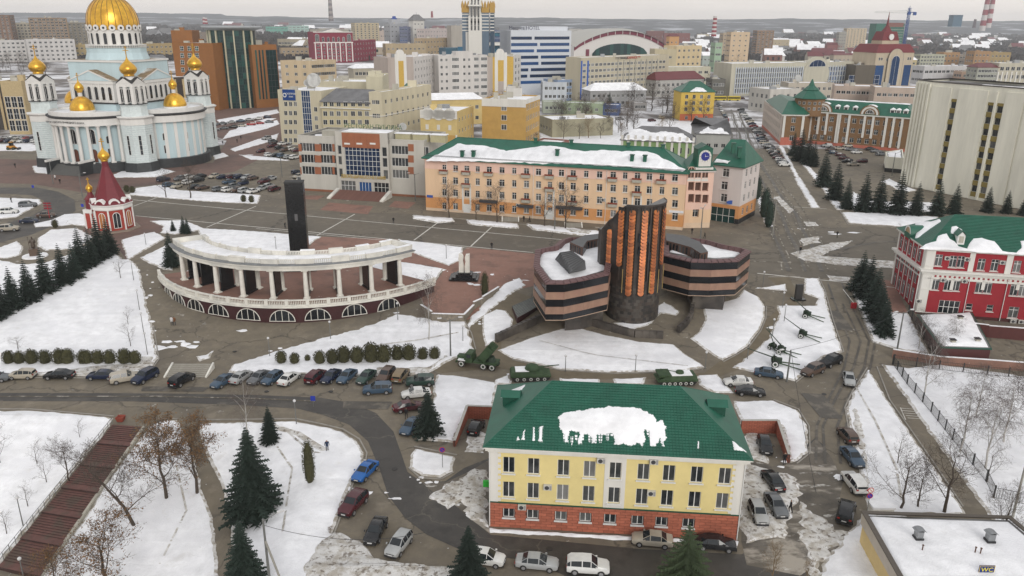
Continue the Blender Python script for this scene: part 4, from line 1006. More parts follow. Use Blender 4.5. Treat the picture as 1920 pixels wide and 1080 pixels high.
 def wing(out,zt,zb,inn_name,snowpts,supports):
  lay=[(0,.16,bandk),(.16,.36,pink),(.36,.56,bandk),(.56,.76,pink),(.76,1.0,bandk)];H=zt-zb
  o_=out if area(out)>0 else out[::-1]
  q=MB();q.prism(offset(o_,-.25),zb,zt-.9,mat('wing_core',(.06,.05,.05)),rooffelt);put(q,'wing')
  for a,b,m in lay:
   oo=o_ if m is bandk else offset(o_,.10)
   nn=len(oo)
   for i in range(nn):
    p,r_=Vector(oo[i]),Vector(oo[(i+1)%nn]);L=(r_-p).length;dv=(r_-p)/L;k=max(1,int(L/3.2));w_=L/k
    s=MB();s.quad((0,0,zb+H*a),(w_-.02,0,zb+H*a),(w_-.02,0,zb+H*b-.015),(0,0,zb+H*b-.015),m);s.quad((0,0,zb+H*b-.015),(w_-.02,0,zb+H*b-.015),(w_-.02,.3,zb+H*b-.015),(0,.3,zb+H*b-.015),m);s.quad((0,.3,zb+H*a),(w_-.02,.3,zb+H*a),(w_-.02,0,zb+H*a),(0,0,zb+H*a),m)
    me=s.mesh('granite_panel')
    for j in range(k):
     c=p+dv*w_*j;x=link('granite_panel',me,root,(c.x,c.y,0),math.atan2(dv.y,dv.x));x.matrix_parent_inverse=inv
  s=MB();a_=offset(o_,.15);b_=offset(o_,-.95);nn=len(o_)
  for i in range(nn):
   j=(i+1)%nn;p,r_=a_[i],a_[j];L=(r_-p).length;k=max(1,int(L/1.1))
   for t in range(k):
    f0,f1=t/k,(t+1)/k-.03;u0,u1,w0,w1=p.lerp(r_,f0),p.lerp(r_,f1),b_[i].lerp(b_[j],f0),b_[i].lerp(b_[j],f1)
    x=MB();x.v=[(u0.x,u0.y,zt),(u1.x,u1.y,zt),(w1.x,w1.y,zt+.25),(w0.x,w0.y,zt+.25),(u0.x,u0.y,zt-.2),(u1.x,u1.y,zt-.2),(w1.x,w1.y,zt-1),(w0.x,w0.y,zt-1)];kk=x.mi(par)
    for f in((0,1,2,3),(0,4,5,1),(2,6,7,3),(1,5,6,2),(3,7,4,0)):x.f.append(f);x.m.append(kk)
    put(x,'parapet_stone')
  snowfield('roof_snow',snowpts,snow_roof,hgt=.2,jag=.15,step=.8,zf=lambda x,y:zt-.88,kind=None).parent=root
  list(C.objects)[-1].matrix_parent_inverse=inv
  for sp in supports:s=MB();s.prism(sp,0,zb,drumm);put(s,'support')
  s=MB();s.prism(offset(o_,.06)[:],zb-.12,zb,mat('soffit_edge',(.42,.30,.22),.6));put(s,'soffit_trim')
 lw=[P(x,y,12).to_2d()for x,y in((1001.6,499),(1024.5,531),(1058,531),(1095,524),(1141,514),(1150,470),(1130,445),(1068,445),(1052,450),(1040,461),(1005,468))]
 wing(lw,12,5.35,'l',[P(x,y,11.2).to_2d()for x,y in((1011,494),(1035,524),(1057,526),(1095,517),(1135,505),(1128,475),(1124,453),(1072,452),(1060,455),(1052,466),(1016,474))],[[P(x,y,5.35).to_2d()for x,y in((1060,578),(1090,576),(1132,566),(1130,552),(1062,556))]])
 rw=[P(x,y,12).to_2d()for x,y in((1245,478),(1296,490),(1335,491),(1384,489),(1407,471),(1396,466),(1358,459),(1327,450),(1283,444),(1245,445))]
 wing(rw,12,5.35,'r',[P(x,y,11.2).to_2d()for x,y in((1256,472),(1300,481),(1340,483),(1378,481),(1393,472),(1388,470),(1350,465),(1322,457),(1285,452),(1258,452))],[[P(x,y,5.35).to_2d()for x,y in((1300,547),(1358,550),(1362,535),(1300,532))]])
 ribm=mat('ribbed_roof',(.06,.062,.064),.45,.25)
 def vault(pxs_top,zt_,base,name='rooflight'):
  q=MB()
  a,b,c,d_=[P(x,y,zt_)for x,y in pxs_top];lo=[P(x,y,11.15)for x,y in base]
  k=q.mi(ribm);q.v+=[tuple(a),tuple(b),tuple(c),tuple(d_)]+[tuple(v)for v in lo]
  for f in((0,1,2,3),(4,5,1,0),(5,6,2,1),(6,7,3,2),(7,4,0,3)):q.f.append(f);q.m.append(k)
  o=put(q,name);fixn(o.data)
  for t in range(9):
   f=(t+.5)/9;u=a.lerp(b,f)if False else a.lerp(d_,f);v=b.lerp(c,f);l1=lo[0].lerp(lo[3],f);l2=lo[1].lerp(lo[2],f)
   s=MB();s.tube(u+Vector((0,0,.05)),v+Vector((0,0,.05)),.07,.07,ribm,4);s.tube(u+Vector((0,0,.03)),l1,.06,.06,ribm,4);put(s,'roof_rib')
 vault([(1050,473),(1072,470),(1097,489),(1074,506)],13.4,[(1040,487),(1080,480),(1099,506),(1066,514)])
 for pts,nm in(([(1068,465),(1095,452),(1130,448),(1130,457),(1100,463),(1092,476)],'l'),([(1248,448),(1280,452),(1310,464),(1326,484),(1312,487),(1294,475),(1248,462)],'r')):
  lo=[P(x,y+6,11.1).to_2d()for x,y in pts];
  if area(lo)<0:lo=lo[::-1]
  s=MB();s.prism(lo,11.1,13.0,mat('clerestory_brown',(.11,.06,.045),.6),ribm);put(s,'clerestory')
  for i in range(len(lo)):
   p,r_=lo[i],lo[(i+1)%len(lo)];L=(r_-p).length;dv=(r_-p)/L;nn=Vector((dv.y,-dv.x))
   if nn.y>-.2:continue
   for t in range(int(L/.8)):
    c=p+dv*(.4+.8*t)+nn*.03;x=MB();x.box(-.2,-.03,11.4,.2,.02,12.7,glass,math.atan2(dv.y,dv.x),(c.x,c.y));put(x,'window')
  for t in range(10):
   f=(t+.5)/10;half=len(lo)//2;
 s=MB();s.box(-.6,-.4,11.1,.6,.4,12.2,whitew);s2=link('roof_unit',s.mesh('roof_unit'),root,(0,0,0));s2.matrix_parent_inverse=inv;c=P(1312,484,11.2);s2.location=(c.x,c.y,0)
 def arcwall(pxs,h,name):
  p=resample([G(*q)for q in pxs],1.2,False);q=MB()
  for i in range(len(p)-1):
   a,c=p[i],p[i+1];dv=(c-a).normalized();nn=Vector((-dv.y,dv.x))*.35;z=T(a.x,a.y)
   x=MB();aa=a+dv*.02;cc=c-dv*.02
   x.v=[(*(aa-nn),z-.2),(*(cc-nn),z-.2),(*(cc+nn),z-.2),(*(aa+nn),z-.2),(*(aa-nn),z+h),(*(cc-nn),z+h),(*(cc+nn),z+h),(*(aa+nn),z+h)];k=x.mi(drumm)
   for f in((4,5,6,7),(0,1,5,4),(1,2,6,5),(2,3,7,6),(3,0,4,7)):x.f.append(f);x.m.append(k)
   put(x,'parapet_stone')
 arcwall([(1080,598),(1110,610),(1150,622),(1190,632),(1243,634)],1.3,'ramp');arcwall([(1271,624),(1285,612),(1296,596),(1299,575),(1290,560)],1.3,'ramp');arcwall([(930,642),(960,628),(1022,600)],1.6,'ramp')
 a=[G(x,y)for x,y in((960,580),(1000,557),(1016,575),(970,608))];q=MB();q.prism([v.to_2d()for v in a][::-1]if area(a)<0 else[v.to_2d()for v in a],1.0,2.5,maroon,mat('pit_glazing',(.20,.22,.20),.25,.3));put(q,'glazed_cover')
 for t in range(9):
  f=(t+.5)/9;u=a[0].lerp(a[3],f);v=a[1].lerp(a[2],f);s=MB();s.tube((u.x,u.y,2.53),(v.x,v.y,2.53),.06,.06,darkmetal,4);put(s,'glazing_bar')
museum()
# ---- cathedral
gold=mat('gilded_metal',(.80,.46,.06),.28,.25,.8,metal=.75,hi=(.60,.32,.04));goldp=mat('gold_paint',(.62,.34,.04),.4,.2,metal=.5);blue=mat('pale_blue_plaster',(.50,.625,.66),.8,.08,.4,streak=True);cwh=mat('cathedral_white','dcdad6',.8,.08,.5,streak=True);slate=mat('dark_plinth_stone',(.030,.033,.036),.5,.3,.8);dkroof=mat('blackened_flashing',(.03,.03,.033),.6,.2);tan=mat('weathered_copper_roof',(.25,.17,.09),.7,.3,.5,hi=(.6,.6,.58))
def cross(root,x,y,z,h,m=None,inv=None):
 q=MB();m=m or goldp;t=max(.09,h*.03)
 q.box(x-t,y-t,z,x+t,y+t,z+h,m);q.box(x-h*.28,y-t,z+h*.6,x+h*.28,y+t,z+h*.6+2*t,m);q.box(x-h*.15,y-t,z+h*.8,x+h*.15,y+t,z+h*.8+2*t,m);q.lathe([(.01,-h*.08),(h*.09,0),(.01,h*.08)],m,8,(x,y,z))
 o=q.build('cross',root);return o
def onion(root,x,y,z,r,h,m=None,n=16,name='onion_dome'):
 q=MB();pr=[(.55*r,0),(.62*r,.04*h),(.58*r,.10*h),(.85*r,.20*h),(1.0*r,.33*h),(.97*r,.46*h),(.78*r,.60*h),(.48*r,.72*h),(.24*r,.82*h),(.12*r,.92*h),(.05*r,1.0*h)]
 q.lathe(pr,m or gold,n,(x,y,z));o=q.build(name,root,60);return o
def cathedral():
 root=empty('cathedral',(-142.3,293.5,4.0),R(-13.6),'large pale blue and white cathedral with a ribbed golden main dome and gilded belfries','cathedral')
 def put(mb,name,smooth=None,parent=None):return mb.build(name,parent or root,smooth)
 def win(x,y,z,ang,w,h,st='arch',fm=None,gm=None):
  fme,_=winmesh(w,h,st,fm or cwh,gm or glassd,True);o=link('window',fme,root,(x,y,z),ang+math.pi/2);return o
 q=MB();q.box(-19,-19,0,19,19,3.2,slate);put(q,'plinth')
 q=MB();q.box(-18,-18,3.2,18,18,18,blue);put(q,'nave_wall')
 colm=MB();colm.box(-.75,-.75,0,.75,.75,.5,cwh);colm.lathe([(.62,.5),(.6,5),(.5,12),(.66,12.3)],cwh,12);colm.box(-.7,-.7,12.3,.7,.7,12.8,cwh);cme=colm.mesh('column',40)
 pil=MB();pil.box(-.55,-.12,0,.55,.3,12.8,cwh);pilm=pil.mesh('pilaster')
 for k in range(4):
  a=R(-90+90*k);ca,sa=math.cos(a),math.sin(a);ox,oy=14.5*ca,14.5*sa;front=(k==0)
  n=40
  q=MB();q.lathe([(15.6,0),(15.6,3.2),(.01,3.2)],slate,n,(ox,oy,0));put(q,'plinth')
  rr=12.6 if front else 13.9
  q=MB();q.lathe([(rr,3.2),(rr,16.2)],blue,n,(ox,oy,0));put(q,'apse_wall',30)
  q=MB();q.lathe([(15.2,15.8),(15.2,18.0)],cwh,n,(ox,oy,0));put(q,'entablature',30)
  q=MB();q.lathe([(15.0,18.0),(15.9,18.5),(15.9,18.8),(14.6,18.9),(.01,19.2)],dkroof,n,(ox,oy,0));put(q,'cornice',30)
  q=MB();q.lathe([(14.9,18.8),(14.9,20.2),(14.4,20.2),(14.3,19.3)],cwh,n,(ox,oy,0));put(q,'parapet',30)
  o=snowfield('roof_snow',[(ox+14.0*math.cos(2*math.pi*i/24),oy+14.0*math.sin(2*math.pi*i/24))for i in range(24)],snow_roof,hgt=.25,jag=.5,step=3,zf=lambda x,y:19.25,kind=None);o.parent=root
  for t in range(13 if front else 12):
   th=a+R(-78+156*t/(12 if front else 11))
   if front:link('column',cme,root,(ox+14.2*math.cos(th),oy+14.2*math.sin(th),3.2),th)
   else:link('pilaster',pilm,root,(ox+14.0*math.cos(th),oy+14.0*math.sin(th),3.2),th+math.pi/2)
  for dg in((-50,-28,0,28,50)if front else(-52,-20,20,52)):
   th=a+R(dg);x,y=ox+(rr+.05)*math.cos(th),oy+(rr+.05)*math.sin(th)
   if front and abs(dg)<40:win(x,y,9.5,th,2.6,5.2,'arch',cwh);win(x,y,3.4,th,2.0,4.4,'arch',brownfr,mat('wood_door',(.16,.05,.03)))
   else:win(x,y,9.5,th,1.1,2.6);win(x,y,5,th,1.1,2.8,'v2')
  mx_,my_=21*ca,21*sa
  q=MB();q.lathe([(4.1,19.2),(4.1,20.2),(3.9,20.3)],cwh,20,(mx_,my_,0));put(q,'drum')
  q=MB();q.lathe([(3.9,20.3)]+[(3.95*math.cos(R(t)),20.3+4.6*math.sin(R(t)))for t in range(8,81,9)]+[(.5,25)],gold,20,(mx_,my_,0));put(q,'dome',50)
  q=MB();q.lathe([(.7,24.7),(.7,26.2)],cwh,8,(mx_,my_,0));put(q,'lantern');onion(root,mx_,my_,26.1,1.5,4.2,n=12,name='small_onion_dome');cross(root,mx_,my_,30.2,2.4)
 pier=MB();pier.box(-.55,-.55,0,.55,.55,5.6,cwh);pierm=pier.mesh('belfry_pier')
 tri=MB();tri.poly([(-2.9,-3.15,0),(2.9,-3.15,0),(0,-3.15,1.7)],cwh);tri.poly([(-3.1,-3.3,-.02),(0,-3.3,1.95),(0,0,1.95),(-3.1,0,-.02)][::-1],dkroof);tri.poly([(3.1,-3.3,-.02),(0,-3.3,1.95),(0,0,1.95),(3.1,0,-.02)],dkroof);trim=tri.mesh('gable')
 for sx,sy in((1,-1),(-1,-1),(1,1),(-1,1)):
  x,y=18.2*sx,18.2*sy;ca=math.atan2(sy,sx)
  q=MB();q.lathe([(6.0,0),(5.7,3.2)],slate,8,(x,y,0),ph=R(22.5));put(q,'plinth')
  q=MB()
  for c in range(18):q.lathe([(5.3,3.25+c*.7),(5.3,3.25+c*.7+.56),(5.15,3.25+c*.7+.64)],mat('rusticated_blue_white','cdd6d6'),8,(x,y,0),ph=R(22.5))
  o=put(q,'rusticated_courses');o['kind']='stuff'
  q=MB();q.lathe([(5.15,3.2),(5.15,16)],blue,8,(x,y,0),ph=R(22.5));put(q,'bay_wall')
  q=MB();q.lathe([(5.4,15.9),(5.4,17.8),(6.2,18.4),(6.2,18.7),(4.9,18.8)],cwh,8,(x,y,0),ph=R(22.5));put(q,'cornice')
  q=MB();q.lathe([(4.5,18.7),(4.3,22.2),(4.7,22.4),(4.7,22.6)],mat('rusticated_blue_white','cdd6d6'),8,(x,y,0),ph=R(22.5));put(q,'belfry_base')
  q=MB();q.lathe([(4.8,22.6),(4.6,22.75),(.01,22.8)],dkroof,8,(x,y,0),ph=R(22.5));put(q,'flashing')
  for dg in(-45,0,45):
   th=ca+R(dg);win(x+4.95*math.cos(th),y+4.95*math.sin(th),6,th,.9,6.5,'g1x4')
  q=MB();q.box(x-2.0,y-2.0,22.8,x+2.0,y+2.0,28.6,blue);
  for px_,py_ in((-2.6,-2.6),(2.6,-2.6),(2.6,2.6),(-2.6,2.6),(0,-2.75),(2.75,0),(0,2.75),(-2.75,0)):link('belfry_pier',pierm,root,(x+px_,y+py_,22.8))
  o=put(q,'belfry_core')
  for t in range(4):
   th=R(-90+90*t);nx,ny=math.cos(th),math.sin(th)
   for s in(-1.35,1.35):win(x+nx*2.9-ny*s,y+ny*2.9+nx*s,23.3,th,1.9,4.6,'arch',cwh)
   link('gable',trim,root,(x,y,29.5),R(90*t))
  q=MB();q.box(x-3.1,y-3.1,28.4,x+3.1,y+3.1,29.5,cwh);put(q,'belfry_cornice')
  q=MB();q.lathe([(2.2,30.4),(2.0,31.6),(2.3,31.7)],cwh,12,(x,y,0));put(q,'neck')
  onion(root,x,y,31.6,2.75,6.2);cross(root,x,y,37.6,3.8)
 for k in range(4):
  a=R(-90+90*k);ang=a+math.pi/2
  q=MB();q.box(-8.6,-15,18,8.6,0,22.3,blue);q.box(-9,-15.4,21.9,9,0,22.3,dkroof);q.box(-8.4,-14.8,22.3,8.4,0,28.6,cwh);q.box(-8.8,-15.2,28.6,8.8,0,29.6,cwh)
  zb=29.6;q.poly([(-9,-15.4,zb),(9,-15.4,zb),(0,-15.4,zb+3.4)],blue);q.poly([(-9.2,-15.6,zb),(0,-15.6,zb+3.6),(0,0,zb+3.6),(-9.2,0,zb)][::-1],tan);q.poly([(9.2,-15.6,zb),(0,-15.6,zb+3.6),(0,0,zb+3.6),(9.2,0,zb)],tan)
  q.poly([(-9.2,-15.6,zb),(-8.2,-15.6,zb),(0,-15.6,zb+3.1),(0,-15.6,zb+3.6)],cwh);q.poly([(8.2,-15.6,zb),(9.2,-15.6,zb),(0,-15.6,zb+3.6),(0,-15.6,zb+3.1)],cwh)
  o=put(q,'transept');o.rotation_euler=(0,0,ang)
  for t in range(6):
   s=-6.9+2.76*t;x,y=s*math.cos(ang)+14.9*math.sin(ang),s*math.sin(ang)-14.9*math.cos(ang)
   win(x,y,23.1,a,1.5,4.6)
  mb=MB();mb.box(-.3,-.15,22.4,.3,.1,28.5,cwh);pm_=mb.mesh('pilaster')
  for t in range(7):
   s=-8.28+2.76*t;x,y=s*math.cos(ang)+14.9*math.sin(ang),s*math.sin(ang)-14.9*math.cos(ang);link('pilaster',pm_,root,(x,y,0),ang)
 q=MB();q.box(-11.5,-11.5,28,11.5,11.5,36.2,blue);q.box(-11.9,-11.9,35.6,11.9,11.9,36.2,cwh);put(q,'crossing_block')
 q=MB();q.poly([(-11.9,-11.9,36.22),(11.9,-11.9,36.22),(11.9,11.9,36.22),(-11.9,11.9,36.22)],tan);put(q,'flashing')
 q=MB();q.lathe([(10.6,36.2),(10.2,37.4),(9.8,38.6),(9.8,40.0),(10.0,40.2)],blue,16,(0,0,0));put(q,'drum_base')
 q=MB();q.lathe([(8.5,40.1),(8.5,46.2),(8.9,46.3)],cwh,32,(0,0,0));put(q,'main_drum',30)
 bl_=MB();bl_.box(-.1,-.1,0,.1,.1,.9,cwh);bm_=bl_.mesh('baluster')
 for i in range(72):t=R(5*i);link('baluster',bm_,root,(9.8*math.cos(t),9.8*math.sin(t),40.2),t)
 q=MB();q.lathe([(9.95,41.0),(9.95,41.2),(9.6,41.2)],cwh,32,(0,0,0));put(q,'handrail')
 disc=MB();disc.lathe([(1.05,0),(1.05,.35)],cwh,14);disc.lathe([(.42,.35),(.42,.4)],glassd,10);dm=disc.mesh('round_window')
 for i in range(20):
  t=R(18*i);win(8.55*math.cos(t),8.55*math.sin(t),41.4,t,1.35,3.9)
  o=link('round_window',dm,root,(8.6*math.cos(t),8.6*math.sin(t),46.9));o.rotation_euler=(0,math.pi/2,t)
 q=MB();pr=[(8.4,46.3),(8.55,47.2)]+[(8.6*math.cos(R(t))**.92,48.0+9.6*math.sin(R(t)))for t in range(0,83,6)]
 q.lathe(pr,gold,48,(0,0,0));put(q,'main_dome',60)
 for i in range(24):
  t=R(15*i);s=MB()
  for(r0,z0),(r1,z1)in zip(pr[1:-1],pr[2:]):s.tube((r0*math.cos(t),r0*math.sin(t),z0),(r1*math.cos(t),r1*math.sin(t),z1),.11,.10,mat('rib_bronze',(.20,.10,.03),.5,metal=.4),4,False)
  o=put(s,'dome_rib');
 q=MB();q.lathe([(1.7,57.3),(1.7,60.6),(2.0,60.8),(.01,61.0)],cwh,12,(0,0,0));put(q,'lantern');onion(root,0,0,61,2.0,5,n=16,name='small_onion_dome')
 for i in range(9):
  s=MB();s.box(-6.5,-33.8+i*.5,0,6.5,-33.3+i*.5,.35+i*.33,mat('grey_step',(.12,.12,.115),.8));put(s,'step')
 for s_ in(-1,1):s=MB();s.box(6.6*s_-.3,-33.8,0,6.6*s_+.3,-27,4.2,slate);s.box(6.6*s_-.35,-33.9,4.2,6.6*s_+.35,-27,4.9,cwh);put(s,'stair_wall')
 try:
  cu=bpy.data.curves.new('inscription','FONT');cu.body='\u0425\u0420\u0410\u041c \u0421\u0412\u042f\u0422\u041e\u0413\u041e \u041f\u0420\u0410\u0412\u0415\u0414\u041d\u041e\u0413\u041e \u0412\u041e\u0418\u041d\u0410';cu.size=.8;cu.align_x='CENTER';cu.extrude=.03;cu.materials.append(dkroof)
  t_=bpy.data.objects.new('t',cu);C.objects.link(t_);me_=bpy.data.meshes.new_from_object(t_.evaluated_get(bpy.context.evaluated_depsgraph_get()));bpy.data.objects.remove(t_);o=link('inscription',me_,root);o.rotation_euler=(math.pi/2,0,0);o.location=(0,-29.75,16.8)
 except Exception:pass
cathedral()
# ---- red chapel
def chapel():
 p=G(216,428);root=empty('chapel',p,R(-8),'small red and white chapel with a steep crimson tent roof and gold cupola','chapel');root.scale=(.93,.93,1)
 red=mat('red_brick_render',(.34,.045,.03),.75,.2,1.2,.1,8);crim=mat('crimson_roof',(.15,.009,.017),.5,.15,.8);put=lambda mb,n,s=None:mb.build(n,root,s)
 q=MB();q.lathe([(6.6,-.3),(6.4,.35)],mat('chapel_step',(.25,.2,.16)),8,ph=R(22.5));put(q,'base')
 q=MB();q.lathe([(4.9,.3),(4.8,6.4)],red,8,ph=R(22.5));put(q,'wall')
 q=MB();q.lathe([(5.0,5.4),(5.2,5.6),(5.2,6.3),(5.5,6.7),(5.3,6.8)],cwh,8,ph=R(22.5));put(q,'cornice')
 q=MB();q.lathe([(5.35,6.8),(5.2,7.1),(3.9,7.6),(3.7,8.3)],crim,8,ph=R(22.5));put(q,'skirt_roof')
 q=MB();q.lathe([(4.0,7.7),(2.35,11.7),(.85,15.6),(.8,17.0)],crim,8,ph=R(22.5));put(q,'tent_roof')
 for i in range(8):
  a=R(45*i);ca,sa=math.cos(a),math.sin(a)
  fme,_=winmesh(1.9,4.0,'arch',cwh,glassd if i%2 else mat('icon_panel',(.40,.15,.04)),True);o=link('window',fme,root,(4.55*ca,4.55*sa,.9),a+math.pi/2)
  q=MB()
  for z in(0,):q.lathe([(.22,.3),(.22,5.4)],cwh,8,(4.95*math.cos(a+R(22.5)),4.95*math.sin(a+R(22.5)),0))
  put(q,'corner_column')
  kk=MB();n=8;ro,ri=1.45,1.05
  for t in range(n):
   t0,t1=math.pi*t/n,math.pi*(t+1)/n
   kk.quad((ri*math.cos(t0),-.12,ri*math.sin(t0)),(ro*math.cos(t0),-.12,ro*math.sin(t0)),(ro*math.cos(t1),-.12,ro*math.sin(t1)),(ri*math.cos(t1),-.12,ri*math.sin(t1)),cwh)
   kk.quad((ro*math.cos(t0),-.12,ro*math.sin(t0)),(ro*math.cos(t0),1.2,ro*math.sin(t0)),(ro*math.cos(t1),1.2,ro*math.sin(t1)),(ro*math.cos(t1),-.12,ro*math.sin(t1)),cwh if t%3 else snow_roof)
  kk.poly([(ri*math.cos(math.pi*t/n),-.05,ri*math.sin(math.pi*t/n))for t in range(n+1)],crim)
  link('gable_arch',kk.mesh('gable_arch'),root,(4.7*ca,4.7*sa,6.75),a+math.pi/2)
 onion(root,0,0,16.9,1.5,3.4,n=14);cross(root,0,0,20.2,2.4)
 q=MB();q.box(-6.6,-2.4,.2,-4.2,1.4,5.0,red);put(q,'porch');q=MB();q.box(-6.8,-2.6,4.2,-4.2,1.6,5.1,cwh);put(q,'porch_cornice')
 for x,y in((-6.6,-2.4),(-4.7,-2.5)):q=MB();q.lathe([(.25,.2),(.25,4.2)],cwh,8,(x,y,0));put(q,'corner_column')
 q=MB();q.lathe([(1.5,5.1),(1.4,7.2),(1.7,7.5),(.7,8.6),(.5,9.4)],crim,8,(-5.3,-.6,0));put(q,'porch_turret');onion(root,-5.3,-.6,9.2,.9,2.4,n=10,name='small_onion_dome');cross(root,-5.3,-.6,11.4,1.4)
chapel()
def statue_bishop():
 p=G(66,481);root=empty('bishop_statue',p,R(20),'dark bronze robed bishop statue with a staff on a brown pedestal','statue');br=mat('dark_bronze',(.055,.035,.022),.45,.3,2)
 q=MB();q.lathe([(2.6,0),(2.5,.3)],snow_roof,20);q.build('base',root)
 q=MB();q.prism([(-.9,-.75),(.9,-.75),(.8,.75),(-.8,.75)],.3,1.9,mat('brown_granite',(.10,.065,.045),.5));q.build('pedestal',root)
 me=bpy.data.meshes.new('figure');vs=[(0,0,1.9),(0,0,2.6),(0,0,3.3),(0,0,3.75),(0,0,4.0),(0,-.02,4.22),(0,-.02,4.6),(-.42,-.02,3.7),(-.6,-.25,3.2),(-.62,-.5,3.35),(.42,-.02,3.7),(.55,-.2,3.2),(.4,-.5,3.5)]
 me.from_pydata(vs,[(0,1),(1,2),(2,3),(3,4),(4,5),(5,6),(3,7),(7,8),(8,9),(3,10),(10,11),(11,12)],[]);o=link('robed_figure',me,root);me.materials.append(br)
 md=o.modifiers.new('skin','SKIN');rr=[.62,.5,.4,.34,.14,.19,.12,.2,.14,.09,.2,.14,.09]
 for i,r_ in enumerate(rr):me.skin_vertices[0].data[i].radius=(r_,r_)
 me.skin_vertices[0].data[0].use_root=True
 o.modifiers.new('sub','SUBSURF').levels=2
 q=MB();q.tube((-.66,-.52,1.95),(-.66,-.52,4.7),.04,.03,br,6);q.box(-.82,-.55,4.45,-.5,-.49,4.52,br);q.build('staff',root)
statue_bishop()

#  BUILDINGS ROUND THE SQUARE
def onf(A,B,px,py):
 d=(B-A).normalized();n=Vector((d.y,-d.x,0));r_=ray(px,py);c=Vector((0,0,CH));t=(Vector((A.x,A.y,0))-c).dot(n)/r_.dot(n);q=c+r_*t
 return((q.to_2d()-A).dot(d),q.z)
def wpx(A,B,z0,pts,w,h,st='v2',fm=None,gm=None):
 out=[]
 for px,py in pts:
  u,z=onf(A,B,px,py);out.append((u,z-h/2-z0,w,h,st,fm,gm))
 return out
def wallbox(b,A,B,u0,u1,v0,v1,m,pr=.06,name='panel',back=.01):
 d=(B-A).normalized();p=A+d*u0;q=MB();q.box(0,-pr,v0,u1-u0,back,v1,m,math.atan2(d.y,d.x),(p.x,p.y));return b.part(q,name)
def word(b,A,B,u,z,txt,size,m,pr=.12,name='lettering',back=None,ext=.05,stretch=1.0):
 d=(B-A).normalized();p=A+d*u+Vector((d.y,-d.x))*pr
 cu=bpy.data.curves.new(name,'FONT');cu.body=txt;cu.size=size;cu.align_x='CENTER';cu.extrude=ext
 o=bpy.data.objects.new(name,cu);C.objects.link(o);dg=bpy.context.evaluated_depsgraph_get();dg.update()
 me=bpy.data.meshes.new_from_object(o.evaluated_get(dg));bpy.data.objects.remove(o);bpy.data.curves.remove(cu)
 me.materials.clear();me.materials.append(m)
 o=link(name,me);o.location=(p.x,p.y,z);o.rotation_euler=(math.pi/2,0,math.atan2(d.y,d.x));o.scale=(stretch,1,1);b.add(o);return o
